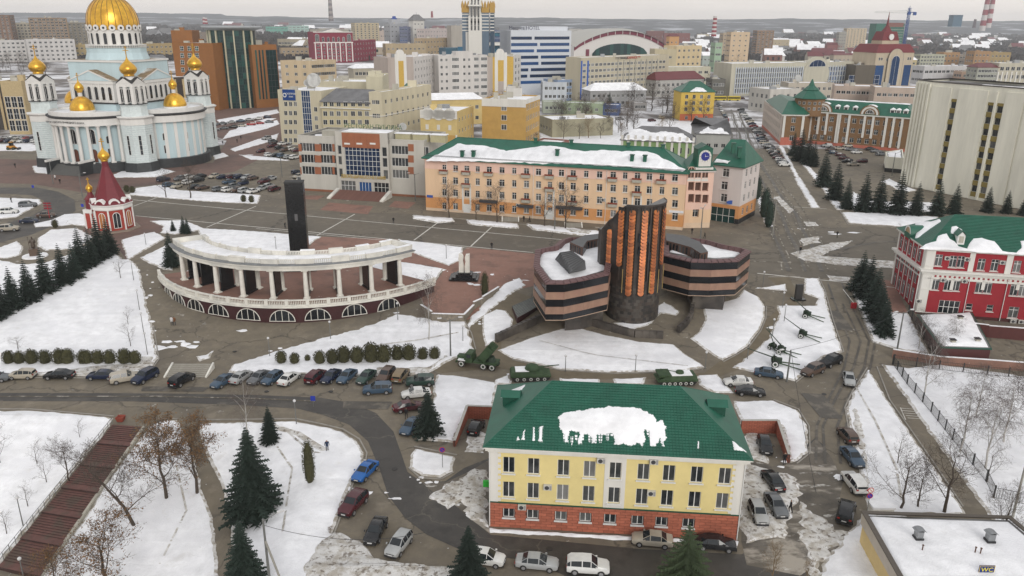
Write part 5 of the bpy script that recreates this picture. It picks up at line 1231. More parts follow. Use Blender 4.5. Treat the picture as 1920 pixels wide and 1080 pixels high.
 # ---- long orange apartment house
def orange_house():
 A=G(799,394).to_2d();B=G(1279,432).to_2d();d=(B-A).normalized();n=Vector((-d.y,d.x));dep=14;zt=18.6;z0=3.6
 b=Bld('apartment_house','long four storey peach apartment house with snowy green roof facing the square','building',[A,B,B+n*dep,A+n*dep],z0)
 peach=mat('peach_plaster','e0c09e',.85,.08,.5,streak=True);rose=mat('rose_plaster','e2bfae',.85,.08,.5,streak=True);ochre=mat('orange_plaster','cf9560',.85,.1,.5);cream=mat('cream_plinth','d8bfa5',.85,.12,.5)
 xs=[833,854,875,895.5,917,941,964,987,1009.5,1031,1052.5,1074.5,1099,1124,1149.5,1172,1195,1217.5,1241,1265.5]
 def yl(x,r):return((315,338,361,386)[r])+(x-833)*((333.5-315)/432,(358.5-338)/432,(382-361)/432,(406-386)/432)[r]
 wins=[]
 for r in range(4):
  for i,x in enumerate(xs):
   if r==3 and i in(2,):continue
   wins+=wpx(A,B,z0,[(x,yl(x,r))],1.45 if i%3 else 1.2,1.85 if r else 1.7,'T')
 mb=MB();b.facade(mb,A,B,z0,zt,wins,cream,.2,[(1.2,ochre),(4.3,peach),(12.2,rose)],True,sill=white)
 side=[(u,v,1.4,1.8,'T')for u in(3,7,11)for v in(2.2,5.6,9,12.3)]
 for i in(1,2,3):p,q=b.edge(i);b.facade(mb,p,q,z0,zt,side if i!=2 else[],cream,.2,[(1.2,ochre),(4.3,peach),(12.2,rose)])
 b.part(mb,'wall')
 mb=MB();b.ring(mb,b.foot,zt-2.9,zt-2.8,.08,rose);b.part(mb,'string_course');mb=MB();b.ring(mb,b.foot,zt-.4,zt,.35,rose);b.part(mb,'cornice')
 for x0,x1,m in((833,948,mat('yellow_render','d8bd6a')),(948,1040,mat('yellow_render','d8bd6a')),(1045,1065,white)):pass
 bal=MB();bal.box(-1.15,-.95,-.15,1.15,0,0,concrete);bal.box(-1.15,-.95,0,1.15,-.85,.9,concrete);bal.box(-1.15,-.95,0,-1.05,0,.9,concrete);bal.box(1.05,-.95,0,1.15,0,.9,concrete)
 bp=MB();bp.box(-1.22,-1.05,.62,1.22,-.8,.98,mat('rust_planter',(.22,.045,.02),.8));balm,bpm=bal.mesh('balcony'),bp.mesh('flower_box')
 for r,cols in((0,(0,2,4,7,9,11,14,16,18)),(1,(2,9,16)),(2,(7,11,14))):
  for i in cols:
   u,z=onf(A,B,xs[i],yl(xs[i],r));p=A+d*u;o=link('balcony',balm,None,(p.x,p.y,z-1.35),math.atan2(d.y,d.x));b.add(o);link('flower_box',bpm,o)
 for x in(875,1031,1195):
  u,z=onf(A,B,x,362);wallbox(b,A,B,u-1.3,u-.85,z0+1.2,zt-6.5,white,.12,'door_surround');wallbox(b,A,B,u+.85,u+1.3,z0+1.2,zt-6.5,white,.12,'door_surround');wallbox(b,A,B,u-1.0,u+1.0,z0+.6,z0+3.0,whitew,.05,'door')
 for x in(838,1000,1062,1137,1222):u,_=onf(A,B,x,350);p=A+d*u-n*.12;q=MB();q.tube((p.x,p.y,z0+.3),(p.x,p.y,zt-.4),.07,.07,whitew,5);b.part(q,'drainpipe')
 for x,y,wd in((987,386,4),(1068,389,7),(917,377,5)):u,z=onf(A,B,x,y);wallbox(b,A,B,u-wd/2,u+wd/2,z-.35,z+.35,darkfr,1.0,'canopy')
 u,z=onf(A,B,1268,397);wallbox(b,A,B,u-1.8,u+1.8,z-.3,z+.3,mat('street_sign',(.75,.75,.78)),.1,'street_sign');u,z=onf(A,B,806,368);wallbox(b,A,B,u-.9,u+.9,z-.35,z+.35,mat('blue_sign',(.03,.09,.35)),.1,'street_sign')
 for x,y in((1131,375),(1154,378),(972,385),(1009,389)):u,z=onf(A,B,x,y);p=A+d*u-n*.2;acunit(b,p,z,math.atan2(d.y,d.x),1.3)
 o,(a,b2,c,dd,R0,R1)=hiproof(b,b.foot,zt+.05,4.9,greenroof,.7,1.0,.22)
 ud=(b2-a).normalized();up=(R0-a)-ud*((R0-a).dot(ud));Y=a+up
 def fr(px,py):
  n_=(b2-a).cross(Y-a).normalized();r_=ray(px,py);t=(a-Vector((0,0,CH))).dot(n_)/r_.dot(n_);q=Vector((0,0,CH))+r_*t-a;return(q.dot(ud)/(b2-a).length,q.dot((Y-a).normalized())/(Y-a).length)
 pts=[(798,302),(815,292),(850,275),(858,270),(880,272),(905,272),(950,283),(990,278),(1015,273),(1060,277),(1090,284),(1120,282),(1160,283),(1200,284),(1220,286),(1240,295),(1255,302),(1285,318),(1280,321),(1200,315),(1100,309),(1000,306),(900,303)]
 slope_snow(b,a,b2,Y,[fr(*q)for q in pts],th=.22,jag=.35,step=.8)
 ch=MB();ch.box(-.45,-.45,-1,.45,.45,1.5,greenroof);ch.box(-.6,-.6,1.5,.6,.6,1.7,darkgreen);chm=ch.mesh('chimney')
 for px,py in((867,294),(888,294),(1185,302),(1209,303),(1045,292)):
  s,t=fr(px,py);q=a+(b2-a)*s+(Y-a)*t;o=link('chimney',chm,None,q,math.atan2(d.y,d.x));b.add(o)
 for px,py in((1013,270),(1076,266),(1173,270),(1257,283)):
  q=R0.lerp(R1,sat((px-870)/360));o=link('dormer',chm,None,q-Vector((0,0,.8)),0);b.add(o)
 gb=MB();p0,p1=a+(b2-a)*.01,a+(b2-a)*.99
 for k in(0,1):gb.tube(p0+up*.05+Vector((0,0,.35+.2*k)),p1+up*.05+Vector((0,0,.35+.2*k)),.04,.04,darkmetal,4,False)
 b.part(gb,'snow_guard')['kind']='stuff'
orange_house()
# ---- corner house with clock
def clock_house():
 A=G(1281,428).to_2d();B=G(1330,427).to_2d();C1=G(1330,413).to_2d();D1=G(1383,421).to_2d();z0=3.6;zt=19.0
 d=(D1-C1).normalized();n=Vector((-d.y,d.x))
 lil=mat('lilac_plaster','cfc6c2',.85,.08,.5,streak=True);ros=mat('rose_plaster','e2bfae');och=mat('orange_plaster','cf9560');blk=mat('black_plinth',(.02,.02,.022),.5)
 b=Bld('clock_house','corner house with arched loggias and a clock dormer on its steep green roof','building',[C1,D1,D1+n*13,C1+n*13],z0)
 mb=MB();wl=wpx(C1,D1,z0,[(1361,324),(1358,348),(1357,371)],1.7,2.1,'T');wl+=wpx(C1,D1,z0,[(1354.5,404)],6.6,4.2,'g4x2',whitew,glassg)
 b.facade(mb,C1,D1,z0,zt,wl,blk,.25,[(1.8,och),(5.2,lil)],True,sill=white)
 for i in(1,2,3):p,q=b.edge(i);b.facade(mb,p,q,z0,zt,[(3+3.5*k,v,1.4,1.9,'T')for k in range(3)for v in(2.4,6,9.4,12.6)]if i==1 else[],blk,.2,[(1.8,och),(5.2,lil)])
 b.part(mb,'wall')
 d2=(B-A).normalized();n2=Vector((-d2.y,d2.x));fo=[A,B,B+n2*6,A+n2*6];L=(B-A).length;mb=MB()
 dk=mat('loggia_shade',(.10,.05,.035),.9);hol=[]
 for r,(yy,hh)in enumerate(((325,3.0),(349.5,2.2),(372,2.2))):
  for x in(1296,1309,1322.5):
   u,z=onf(A,B,x,yy+(x-1296)*.05);hol.append((u,z-hh/2-z0,1.55,hh,'plain',ros,dk))
 hol+=wpx(A,B,z0,[(1304.5,400)],1.6,2.0,'T')
 b.facade(mb,A,B,z0,zt-.2,[q for q in hol],ros,.7,[(0,mat('cream_plinth','d8bfa5')),(1.8,mat('peach_plaster','e0c09e')),(5.2,ros)],True)
 for i in range(1,4):
  p,q=fo[i],fo[(i+1)%4];mb.quad((p.x,p.y,z0),(q.x,q.y,z0),(q.x,q.y,zt-.2),(p.x,p.y,zt-.2),ros)
 b.part(mb,'loggia_bay')
 for x in(1296,1309,1322.5):
  u,z=onf(A,B,x,322);fme,_=winmesh(1.75,3.1,'arch',ros,dk,True);p=A+d2*u-n2*.02;o=link('arch',fme,None,(p.x,p.y,z-1.8),math.atan2(d2.y,d2.x));b.add(o);wallbox(b,A,B,u-.85,u+.85,z-2.4,z-1.5,white,.08,'balustrade')
 mb=MB();b.ring(mb,b.foot,zt-.4,zt,.4,lil);b.ring(mb,fo,zt-.6,zt-.2,.3,lil);b.part(mb,'cornice')['kind']='stuff'
 q=MB();e_=offset(b.foot,.7);zr=zt+6.0;c0=(e_[0]+e_[2])/2;r0=(c0.x-2.2,c0.y+.5,zr);r1=(c0.x+1.5,c0.y,zr)
 pts=[(p.x,p.y,zt+.05)for p in e_];q.quad(pts[0],pts[1],r1,r0,greenroof);q.poly([pts[1],pts[2],r1],greenroof);q.quad(pts[2],pts[3],r0,r1,greenroof);q.poly([pts[3],pts[0],r0],greenroof)
 for i in range(4):q.quad((*pts[i][:2],zt-.15),(*pts[(i+1)%4][:2],zt-.15),pts[(i+1)%4],pts[i],darkgreen)
 f2=offset(fo,.5);q2=[(p.x,p.y,zt-.15)for p in f2];ap=(fo[2].x-2,fo[2].y+1,zt+4.6);
 for i in range(4):q.poly([q2[i],q2[(i+1)%4],ap],greenroof)
 b.part(q,'roof')
 u,z=onf(A,B,1320,291);ctr=V(1320,292,A.y+1.2);q=MB();q.box(-1.9,-.9,-2.9,1.9,2.6,1.9,greenroof);q.box(-2.3,-1.2,-3.3,2.3,2.8,-2.8,white);
 q.poly([(-2.1,-1.1,1.8),(0,-1.1,3.0),(0,2.8,3.0),(-2.1,2.8,1.8)][::-1],darkgreen);q.poly([(2.1,-1.1,1.8),(0,-1.1,3.0),(0,2.8,3.0),(2.1,2.8,1.8)],darkgreen);q.poly([(-2,-1.05,1.8),(2,-1.05,1.8),(0,-1.05,2.9)],greenroof)
 o=q.build('clock_dormer');o.location=ctr;o.rotation_euler=(0,0,math.atan2(d2.y,d2.x));b.add(o)
 q=MB();q.box(-1.55,-1.0,-2.5,1.55,-.9,.3,white);q.tube((0,-.9,0),(0,-1.04,0),1.55,1.55,white,28);b2=q.build('clock_surround',o)
 q=MB();q.tube((0,-1.04,0),(0,-1.08,0),1.1,1.1,mat('clock_blue',(.01,.02,.22),.4),28);f_=q.build('clock_face',o);
 q=MB()
 for k in range(12):t=R(30*k);q.box(-.04,-1.1,1.2,.04,-1.05,1.42,darkfr)if False else q.tube((1.2*math.sin(t),-1.06,1.2*math.cos(t)),(1.4*math.sin(t),-1.06,1.4*math.cos(t)),.05,.05,darkfr,4)
 m_=q.build('hour_marks',o);m_['kind']='stuff'
 for an,ln in((88,.8),(-10,.55)):q=MB();q.tube((-.1*math.sin(R(an)),-1.11,-.1*math.cos(R(an))),(ln*math.sin(R(an)),-1.11,ln*math.cos(R(an))),.06,.03,whitew,5);q.build('clock_hand',o)
 u,z=onf(C1,D1,1377,380);q=MB();q.tube((0,0,0),(0,-.1,0),1.0,1.0,mat('blue_sign',(.03,.09,.35)),20);o2=q.build('oval_sign');p=C1+d*(u-.8)-n*.05;o2.location=(p.x,p.y,z);o2.scale=(1.3,1,.5);b.add(o2)
 ch=bpy.data.meshes['chimney']
 for px,py,Y in((1375,280,203),(1386,288,202)):p=V(px,py,Y);o2=link('chimney',ch,None,p);b.add(o2)
 slope_snow(b,pts[0],pts[1],(pts[0][0]-(0),pts[0][1]+6,zr),[(.1,.08),(.5,.1),(.6,.2),(.2,.22)],th=.15)
clock_house()
# ---- wedding palace
def palace():
 A=G(566,357).to_2d();B=G(798,371).to_2d();d=(B-A).normalized();n=Vector((-d.y,d.x));z0=3.5;zt=20.6
 grey=mat('grey_cladding','bdbab2',.6,.10,.4,streak=True);brn=mat('brown_cladding','9a5f42',.6,.12,.4);plin=mat('brown_plinth','8a5a42',.7,.15)
 L=(B-A).length;uc0,_=onf(A,B,635,300);uc1,_=onf(A,B,732,300);pr=1.4;dep=20
 q_=[A,A+d*uc0,A+d*uc0-n*pr,A+d*uc1-n*pr,A+d*uc1,B,B+n*dep,A+n*dep]
 b=Bld('wedding_palace','grey and brown clad palace with a tall blue glass entrance bay and red steps','building',[A,B,B+n*dep,A+n*dep],z0)
 def seg(P0,P1,zz,wl,bands=None,nm='wall',rec=.2):mb=MB();b.facade(mb,P0,P1,z0,zz,wl,plin,rec,[(1.2,grey)]+(bands or[]),True,gm=glassb);return b.part(mb,nm)
 P0,P1,P2,P3,P4,P5=q_[:6]
 W=lambda a_,b_,pts,w,h,st:wpx(a_,b_,z0,pts,w,h,st)
 wl=W(P0,P1,[(576.5,276),(613,277),(579,297.5),(615,298.5),(581,319.5),(617,320.5)],5.2,2.5,'g5x1');wl+=W(P0,P1,[(600,344.5)],15.5,3.6,'g7x2');seg(P0,P1,zt,wl)
 wr=W(P4,P5,[(749.5,281.5),(788,283),(750,304),(790,305.5),(751,326.5),(792,328)],5.2,2.5,'g5x1');wr+=W(P4,P5,[(770,353)],15.5,3.6,'g7x2');seg(P4,P5,zt,wr)
 wc=W(P2,P3,[(636.5,281),(637.5,301),(639,324)],1.2,2.6,'plain')+W(P2,P3,[(720.5,285),(721.5,305),(723,327.5)],1.5,2.7,'plain')
 Lq_=(P3-P2).length;wc+=[(Lq_/2,6.3,11.2,9.0,'g9x6')];wc+=W(P2,P3,[(653,348),(715,352)],4.8,3.0,'g4x2');
 ud_,zd=onf(P2,P3,685,353);wc.append((ud_,.9,4.0,3.6,'g4x1',whitew))
 cz=zt+2.2;seg(P2,P3,cz,wc,rec=.3);seg(P1,P2,cz,[]);seg(P3,P4,cz,[])
 mb=MB();
 for p,q in((B,B+n*dep),(B+n*dep,A+n*dep),(A+n*dep,A)):b.facade(mb,p,q,z0,zt,[],plin,.2,[(1.2,grey)])
 b.part(mb,'wall')
 for y0,y1 in((270,284),(291,305),(313,327)):
  for x0,x1,a_,b_ in((590,603,P0,P1),(559,566,P0,P1),(623,628,P0,P1),(765,776,P4,P5),(806,815,P4,P5)):
   ua,za=onf(a_,b_,x0,y0);ub,zb=onf(a_,b_,x1,y1);ua=max(ua,.05);ub=min(ub,(b_-a_).length-.05)
   if ub>ua+.3:wallbox(b,a_,b_,ua,ub,zb,za,brn,.05,'cladding_panel')
 ua,_=onf(P2,P3,641,260);ub,_=onf(P2,P3,712,260);Lc=(P3-P2).length
 for k in range(6):s=ua+(ub-ua)*k/6;wallbox(b,P2,P3,s+.02,s+(ub-ua)/6-.02,cz-4.6,cz-.3,brn,.08,'cladding_panel')
 for x in(651,674,699):u,z=onf(P2,P3,x,269);wallbox(b,P2,P3,u-.9,u+.9,z-.3,z+.2,whitew,.14,'vent')
 gl_=mat('gold_letters',(.50,.33,.03),.5);word(b,P2,P3,(ua+ub)/2-4.6,9.5-.35,'\u0414\u0412\u041e\u0420\u0415\u0426',1.35,gl_,.35,stretch=.8);word(b,P2,P3,(ua+ub)/2+2.6,9.5-.35,'\u0411\u0420\u0410\u041a\u041e\u0421\u041e\u0427\u0415\u0422\u0410\u041d\u0418\u042f',1.35,gl_,.35,stretch=.75)
 q=MB();q.poly([(p.x,p.y,zt-.5)for p in offset([A,B,B+n*dep,A+n*dep],-.3)],rooffelt);b.part(q,'roof');q=MB();b.ring(q,b.foot,zt,zt+.35,.04,grey,.35);b.part(q,'parapet')
 cf=[P2,P3,P3+n*9,P2+n*9];q=MB();q.poly([(p.x,p.y,cz-.3)for p in cf],rooffelt);q.quad((*cf[1],zt-1),(*cf[2],zt-1),(*cf[2],cz),(*cf[1],cz),grey);q.quad((*cf[2],zt-1),(*cf[3],zt-1),(*cf[3],cz),(*cf[2],cz),grey);q.quad((*cf[3],zt-1),(*cf[0],zt-1),(*cf[0],cz),(*cf[3],cz),grey);b.part(q,'tower_roof')
 inpoly_snow(b,cf,cz-.3,inset=.9);inpoly_snow(b,[P4+n*1,P5+n*1,P5+n*(dep-1),P4+n*(dep-1)],zt-.5,inset=1.5,jag=1.6);inpoly_snow(b,[P0+n*1,P1+n*1,P1+n*(dep-8),P0+n*(dep-8)],zt-.5,inset=2.5,jag=1.5)
 uu=2
 for k in range(3):s=P4+d*(3+k*5.5)+n*4;q=MB();q.box(-2.3,-1.2,zt-.5,2.3,1.2,zt+1.6,mat('vent_house','b7b08e'),math.atan2(d.y,d.x),s);q.box(-2.5,-1.4,zt+1.6,2.5,1.4,zt+1.8,snow_roof,math.atan2(d.y,d.x),s);b.part(q,'roof_vent')
 for k in range(2):s=P0+d*(8+k*5)+n*6;q=MB();q.box(-2.2,-1.5,zt-.5,2.2,1.5,zt+1.4,concrete,math.atan2(d.y,d.x),s);b.part(q,'roof_vent')
 g2=cf[3];word(b,cf[3],cf[2],Lc/2,cz-.1,'\u0420\u0415\u0421\u0422\u041e\u0420\u0410\u041d \u041f\u0423\u0411\u041b\u0418\u041a\u0410',1.8,mat('green_letters',(.10,.16,.08)),.1,'roof_letters')
 st=MB();wS=15.5;st.box(-wS/2,0,0,wS/2,.55,.17,mat('red_step',(.19,.095,.075),.85,.25,1));sme=st.mesh('step');m0=(P2+P3)/2-n*7.4+d*.4
 for k in range(11):p=m0+n*.6*k;b.add(link('step',sme,None,(p.x,p.y,4.03+k*.13),math.atan2(d.y,d.x)))
 for s_ in(-1,1):
  p=m0+d*s_*(wS/2+.6);c=MB();k=c.mi(stonew);w_=.55;c.v+=[(-w_,-.3,0),(w_,-.3,0),(w_,6.6,0),(-w_,6.6,0),(-w_,-.3,.4),(w_,-.3,.4),(w_,6.6,2.0),(-w_,6.6,2.0)]
  for f in((4,5,6,7),(0,1,5,4),(1,2,6,5),(2,3,7,6),(3,0,4,7)):c.f.append(f);c.m.append(k)
  b.add(link('stair_cheek',c.mesh('stair_cheek'),None,(p.x,p.y,4.0),math.atan2(d.y,d.x)))
palace()
# ---- crimson office on the right
def red_house():
 z0=.2;zt=14.8;Cc=G(1717,588).to_2d();Lp=G(1671,531).to_2d();d=Vector((.955,-.297)).normalized()
 dl=(Cc-Lp).normalized();Lf=34
 d=(P(1920,479,15).to_2d()-P(1715,467,15).to_2d()).normalized()
 foot=[Cc,Cc+d*Lf,Cc+d*Lf-dl*15,Lp]
 b=Bld('crimson_house','crimson and white office house with a snow patched green roof beside the red brick walk','building',foot,z0)
 red=mat('crimson_render',(.30,.018,.028),.85,.12,.5);wh=white
 A,B=foot[0],foot[1];wl=[]
 wl+=wpx(A,B,z0,[(1746,487),(1760,488),(1787,490.5),(1802,491),(1840,496),(1865,497.5),(1907,500)],1.25,2.2,'T')
 wl+=wpx(A,B,z0,[(1738,529),(1754,531),(1778,532.5),(1793,533),(1837,536.5),(1852.5,537.5),(1902,542),(1918,543)],1.35,2.6,'T')
 wl+=wpx(A,B,z0,[(1738,572.5),(1779,576)],3.6,2.6,'g4x2')+wpx(A,B,z0,[(1817,575.5),(1856,578)],1.1,1.3,'g1x2')+wpx(A,B,z0,[(1900,586)],1.7,2.2,'T')
 for k in range(4):
  for v in(3.6,7.6,11.6):wl.append((19.5+3.4*k,v,1.4,2.3,'T'))
 mb=MB();b.facade(mb,A,B,z0,zt,wl,mat('maroon_plinth',(.06,.012,.012),.6),.16,[(1.9,red)],True,sill=wh)
 p,q=b.edge(3);L3=(q-p).length;ws=[(1.3+k*(L3-2)/5,v,1.3,h,'T')for k in range(5)for v,h in((11.0,2.4),(6.7,2.9),(2.9,2.9))]
 b.facade(mb,p,q,z0,zt,ws,red,.16,None,True)
 for i in(1,2):r_,s=b.edge(i);b.facade(mb,r_,s,z0,zt,[],red)
 b.part(mb,'wall')
 mb=MB();b.ring(mb,foot,10.35,10.75,.75,wh);b.ring(mb,foot,9.9,10.35,.35,wh);b.ring(mb,foot,8.85,9.1,.12,wh);b.part(mb,'cornice')['kind']='stuff'
 mb=MB();b.ring(mb,foot,zt-.45,zt,.3,wh);b.part(mb,'eaves')
 wallbox(b,A,B,0,1.5,2.2,14.4,wh,.12,'corner_strip');wallbox(b,p,q,L3-1.2,L3,2.2,14.4,wh,.12,'corner_strip');wallbox(b,p,q,0,.6,2.2,14.4,wh,.12,'corner_strip')
 wallbox(b,A,B,1.5,Lf,9.1,9.9,wh,.09,'frieze')
 for k in range(40):wallbox(b,A,B,2.0+k*.82,2.35+k*.82,9.3,9.65,red,.12,'frieze_block')
 for x0,x1 in((1817,1827),(1887,1899)):ua,_=onf(A,B,x0,490);ub,_=onf(A,B,x1,490);wallbox(b,A,B,ua,ub,10.75,14.4,wh,.1,'pilaster')
 for k in range(6):u=.65+k*(L3-1.3)/5;
 for k in range(5):u=.0+k*(L3-2)/5+.35;wallbox(b,p,q,u,u+.22,2.6,9.9,wh,.1,'pilaster');wallbox(b,p,q,u,u+.22,10.8,14.3,wh,.1,'pilaster')
 for x0,x1 in((1745.5,747),(1785.5,0),(1844.5,0),(1910,0)):ua,z=onf(A,B,x0,530);wallbox(b,A,B,ua-.28,ua+.28,z-1.4,z+1.4,wh,.12,'pilaster')
 for px,x2 in((1721,1717),(1817,1806),(1889,1870)):u,_=onf(A,B,px,530);pp=A+d*u+Vector((d.y,-d.x))*.15;t=MB();t.tube((pp.x,pp.y,z0+1.4),(pp.x,pp.y,10),.07,.07,whitew,6);b.part(t,'drainpipe')
 for px,py in((1776,484),(1813,486),(1879,492),(1768,525),(1808,527),(1722,564),(1899,602),(1914,603)):u,z=onf(A,B,px,py);acunit(b,A+d*u+Vector((d.y,-d.x))*.2,z,math.atan2(d.y,d.x),1.1)
 o,(a,b2,c,dd,R0,R1)=hiproof(b,foot,zt+.05,4.9,greenroof,.55,.95,.2,'roof',wh)
 ud=(b2-a).normalized();up=(R0-a)-ud*((R0-a).dot(ud));Y=a+up
 cm=MB();
 for(p_,q_,r0,r1)in((a,b2,R0,R1),(dd,a,R0,R0)):
  nr=(q_-p_).cross(r0-p_).normalized()
  for k in range(24):
   t0,t1=k/24,(k+1)/24;cm.quad(p_.lerp(r0,t0)+nr*.09,q_.lerp(r1,t0)+nr*.09,q_.lerp(r1,t1)+nr*.02,p_.lerp(r0,t1)+nr*.02,greenroof);cm.quad(p_.lerp(r0,t0),q_.lerp(r1,t0),q_.lerp(r1,t0)+nr*.09,p_.lerp(r0,t0)+nr*.09,greenroof)
 b.part(cm,'tile_rows')['kind']='stuff'
 def mk(a_,x_,y_):
  xd=(x_-a_).normalized()
  def f(px,py):
   n_=(x_-a_).cross(y_-a_).normalized();r_=ray(px,py);t=(a_-Vector((0,0,CH))).dot(n_)/r_.dot(n_);q2=Vector((0,0,CH))+r_*t-a_;return(q2.dot(xd)/(x_-a_).length,q2.dot((y_-a_).normalized())/(y_-a_).length)
  return f
 fr=mk(a,b2,Y)
 z8=lambda l:[(1440+x/4,240+y/4)for x,y in l]
 slope_snow(b,a,b2,Y,[fr(*q)for q in z8([(1125,908),(1180,870),(1260,850),(1275,810),(1310,795),(1340,792),(1365,835),(1400,850),(1430,890),(1490,905),(1500,870),(1540,830),(1600,825),(1650,840),(1700,850),(1730,880),(1760,925),(1860,938),(1900,900),(1895,850),(1960,840),(1960,955),(1600,935),(1400,918)])],th=.22,jag=.15,step=.5)
 slope_snow(b,a,b2,Y,[fr(*q)for q in z8([(1370,790),(1375,740),(1410,735),(1460,765),(1470,800),(1430,775),(1400,800)])],th=.22,jag=.12,step=.4)
 up2=(R0-dd)-(a-dd).normalized()*((R0-dd).dot((a-dd).normalized()));fs=mk(dd,a,dd+up2)
 slope_snow(b,dd,a,dd+up2,[fs(*q)for q in z8([(1105,720),(1150,705),(1230,700),(1290,685),(1295,705),(1200,770),(1130,825),(1105,830),(1115,780)])],th=.2,jag=.2,step=.5)
 slope_snow(b,dd,a,dd+up2,[fs(*q)for q in z8([(975,720),(1005,705),(1030,705),(1000,735)])],th=.15,jag=.1,step=.4)
 s,t=fr(1799,452);q2=a+(b2-a)*s+(Y-a)*t;dm=MB();dm.box(-.6,-.8,-.6,.6,1.2,1.3,whitew);dm.poly([(-.85,-1,1.1),(0,-1,2.1),(0,1.8,2.1),(-.85,1.4,1.1)][::-1],greenroof);dm.poly([(.85,-1,1.1),(0,-1,2.1),(0,1.8,2.1),(.85,1.4,1.1)],greenroof);dm.poly([(-.6,-.81,1.3),(.6,-.81,1.3),(0,-.81,1.9)],whitew);dm.box(-.4,-.84,-.1,.4,-.8,1.1,concrete);o=dm.build('dormer');o.location=q2;o.rotation_euler=(0,0,math.atan2(d.y,d.x));b.add(o)
 s,t=fs(1712,436);q2=dd+(a-dd)*s+up2*t;dm=MB()
 for k in range(8):
  t0,t1=math.pi*k/8,math.pi*(k+1)/8;x0,y0,x1,y1=1.5*math.cos(t0),1.5*math.sin(t0),1.5*math.cos(t1),1.5*math.sin(t1)
  dm.quad((x0,-1.0,y0),(x0,1.6,y0),(x1,1.6,y1),(x1,-1.0,y1),greenroof);dm.quad((x0*.72,-1.02,y0*.72),(x0,-1.02,y0),(x1,-1.02,y1),(x1*.72,-1.02,y1*.72),whitew)
 dm.poly([(1.1*math.cos(math.pi*k/8),-.95,1.1*math.sin(math.pi*k/8))for k in range(9)],mat('dormer_tan','a89070'));dm.box(-1.5,-1.0,-1,1.5,1.5,.02,greenroof);o=dm.build('round_dormer');o.location=q2;o.rotation_euler=(0,0,math.atan2(dl.y,dl.x));b.add(o)
red_house()
def annex():
 f=[P(1766,650,3).to_2d(),P(1858,653,3).to_2d(),P(1822,586,3).to_2d(),P(1721,590,3).to_2d()];b=Bld('garage_annex','single storey flat roofed annex deep in snow below the crimson house','building',f,-.2)
 mb=MB();[b.facade(mb,*b.edge(i),-.2,3,[],mat('maroon_panel',(.075,.018,.018),.6))for i in range(4)];b.part(mb,'wall');q=MB();b.ring(q,f,2.75,3.0,.15,darkgreen);b.part(q,'fascia');q=MB();q.poly([(p.x,p.y,3.0)for p in f],rooffelt);b.part(q,'roof');inpoly_snow(b,f,3.0,inset=.35,jag=.15,hgt=.3)
 for px,py in((1800,598),(1786,642),(1832,640)):p=P(px,py,3.2);q=MB();q.box(-.35,-.35,3,.35,.35,3.7,concrete,0,(p.x,p.y));q.box(-.45,-.45,3.7,.45,.45,3.82,darkmetal,0,(p.x,p.y));b.part(q,'roof_vent')
annex()
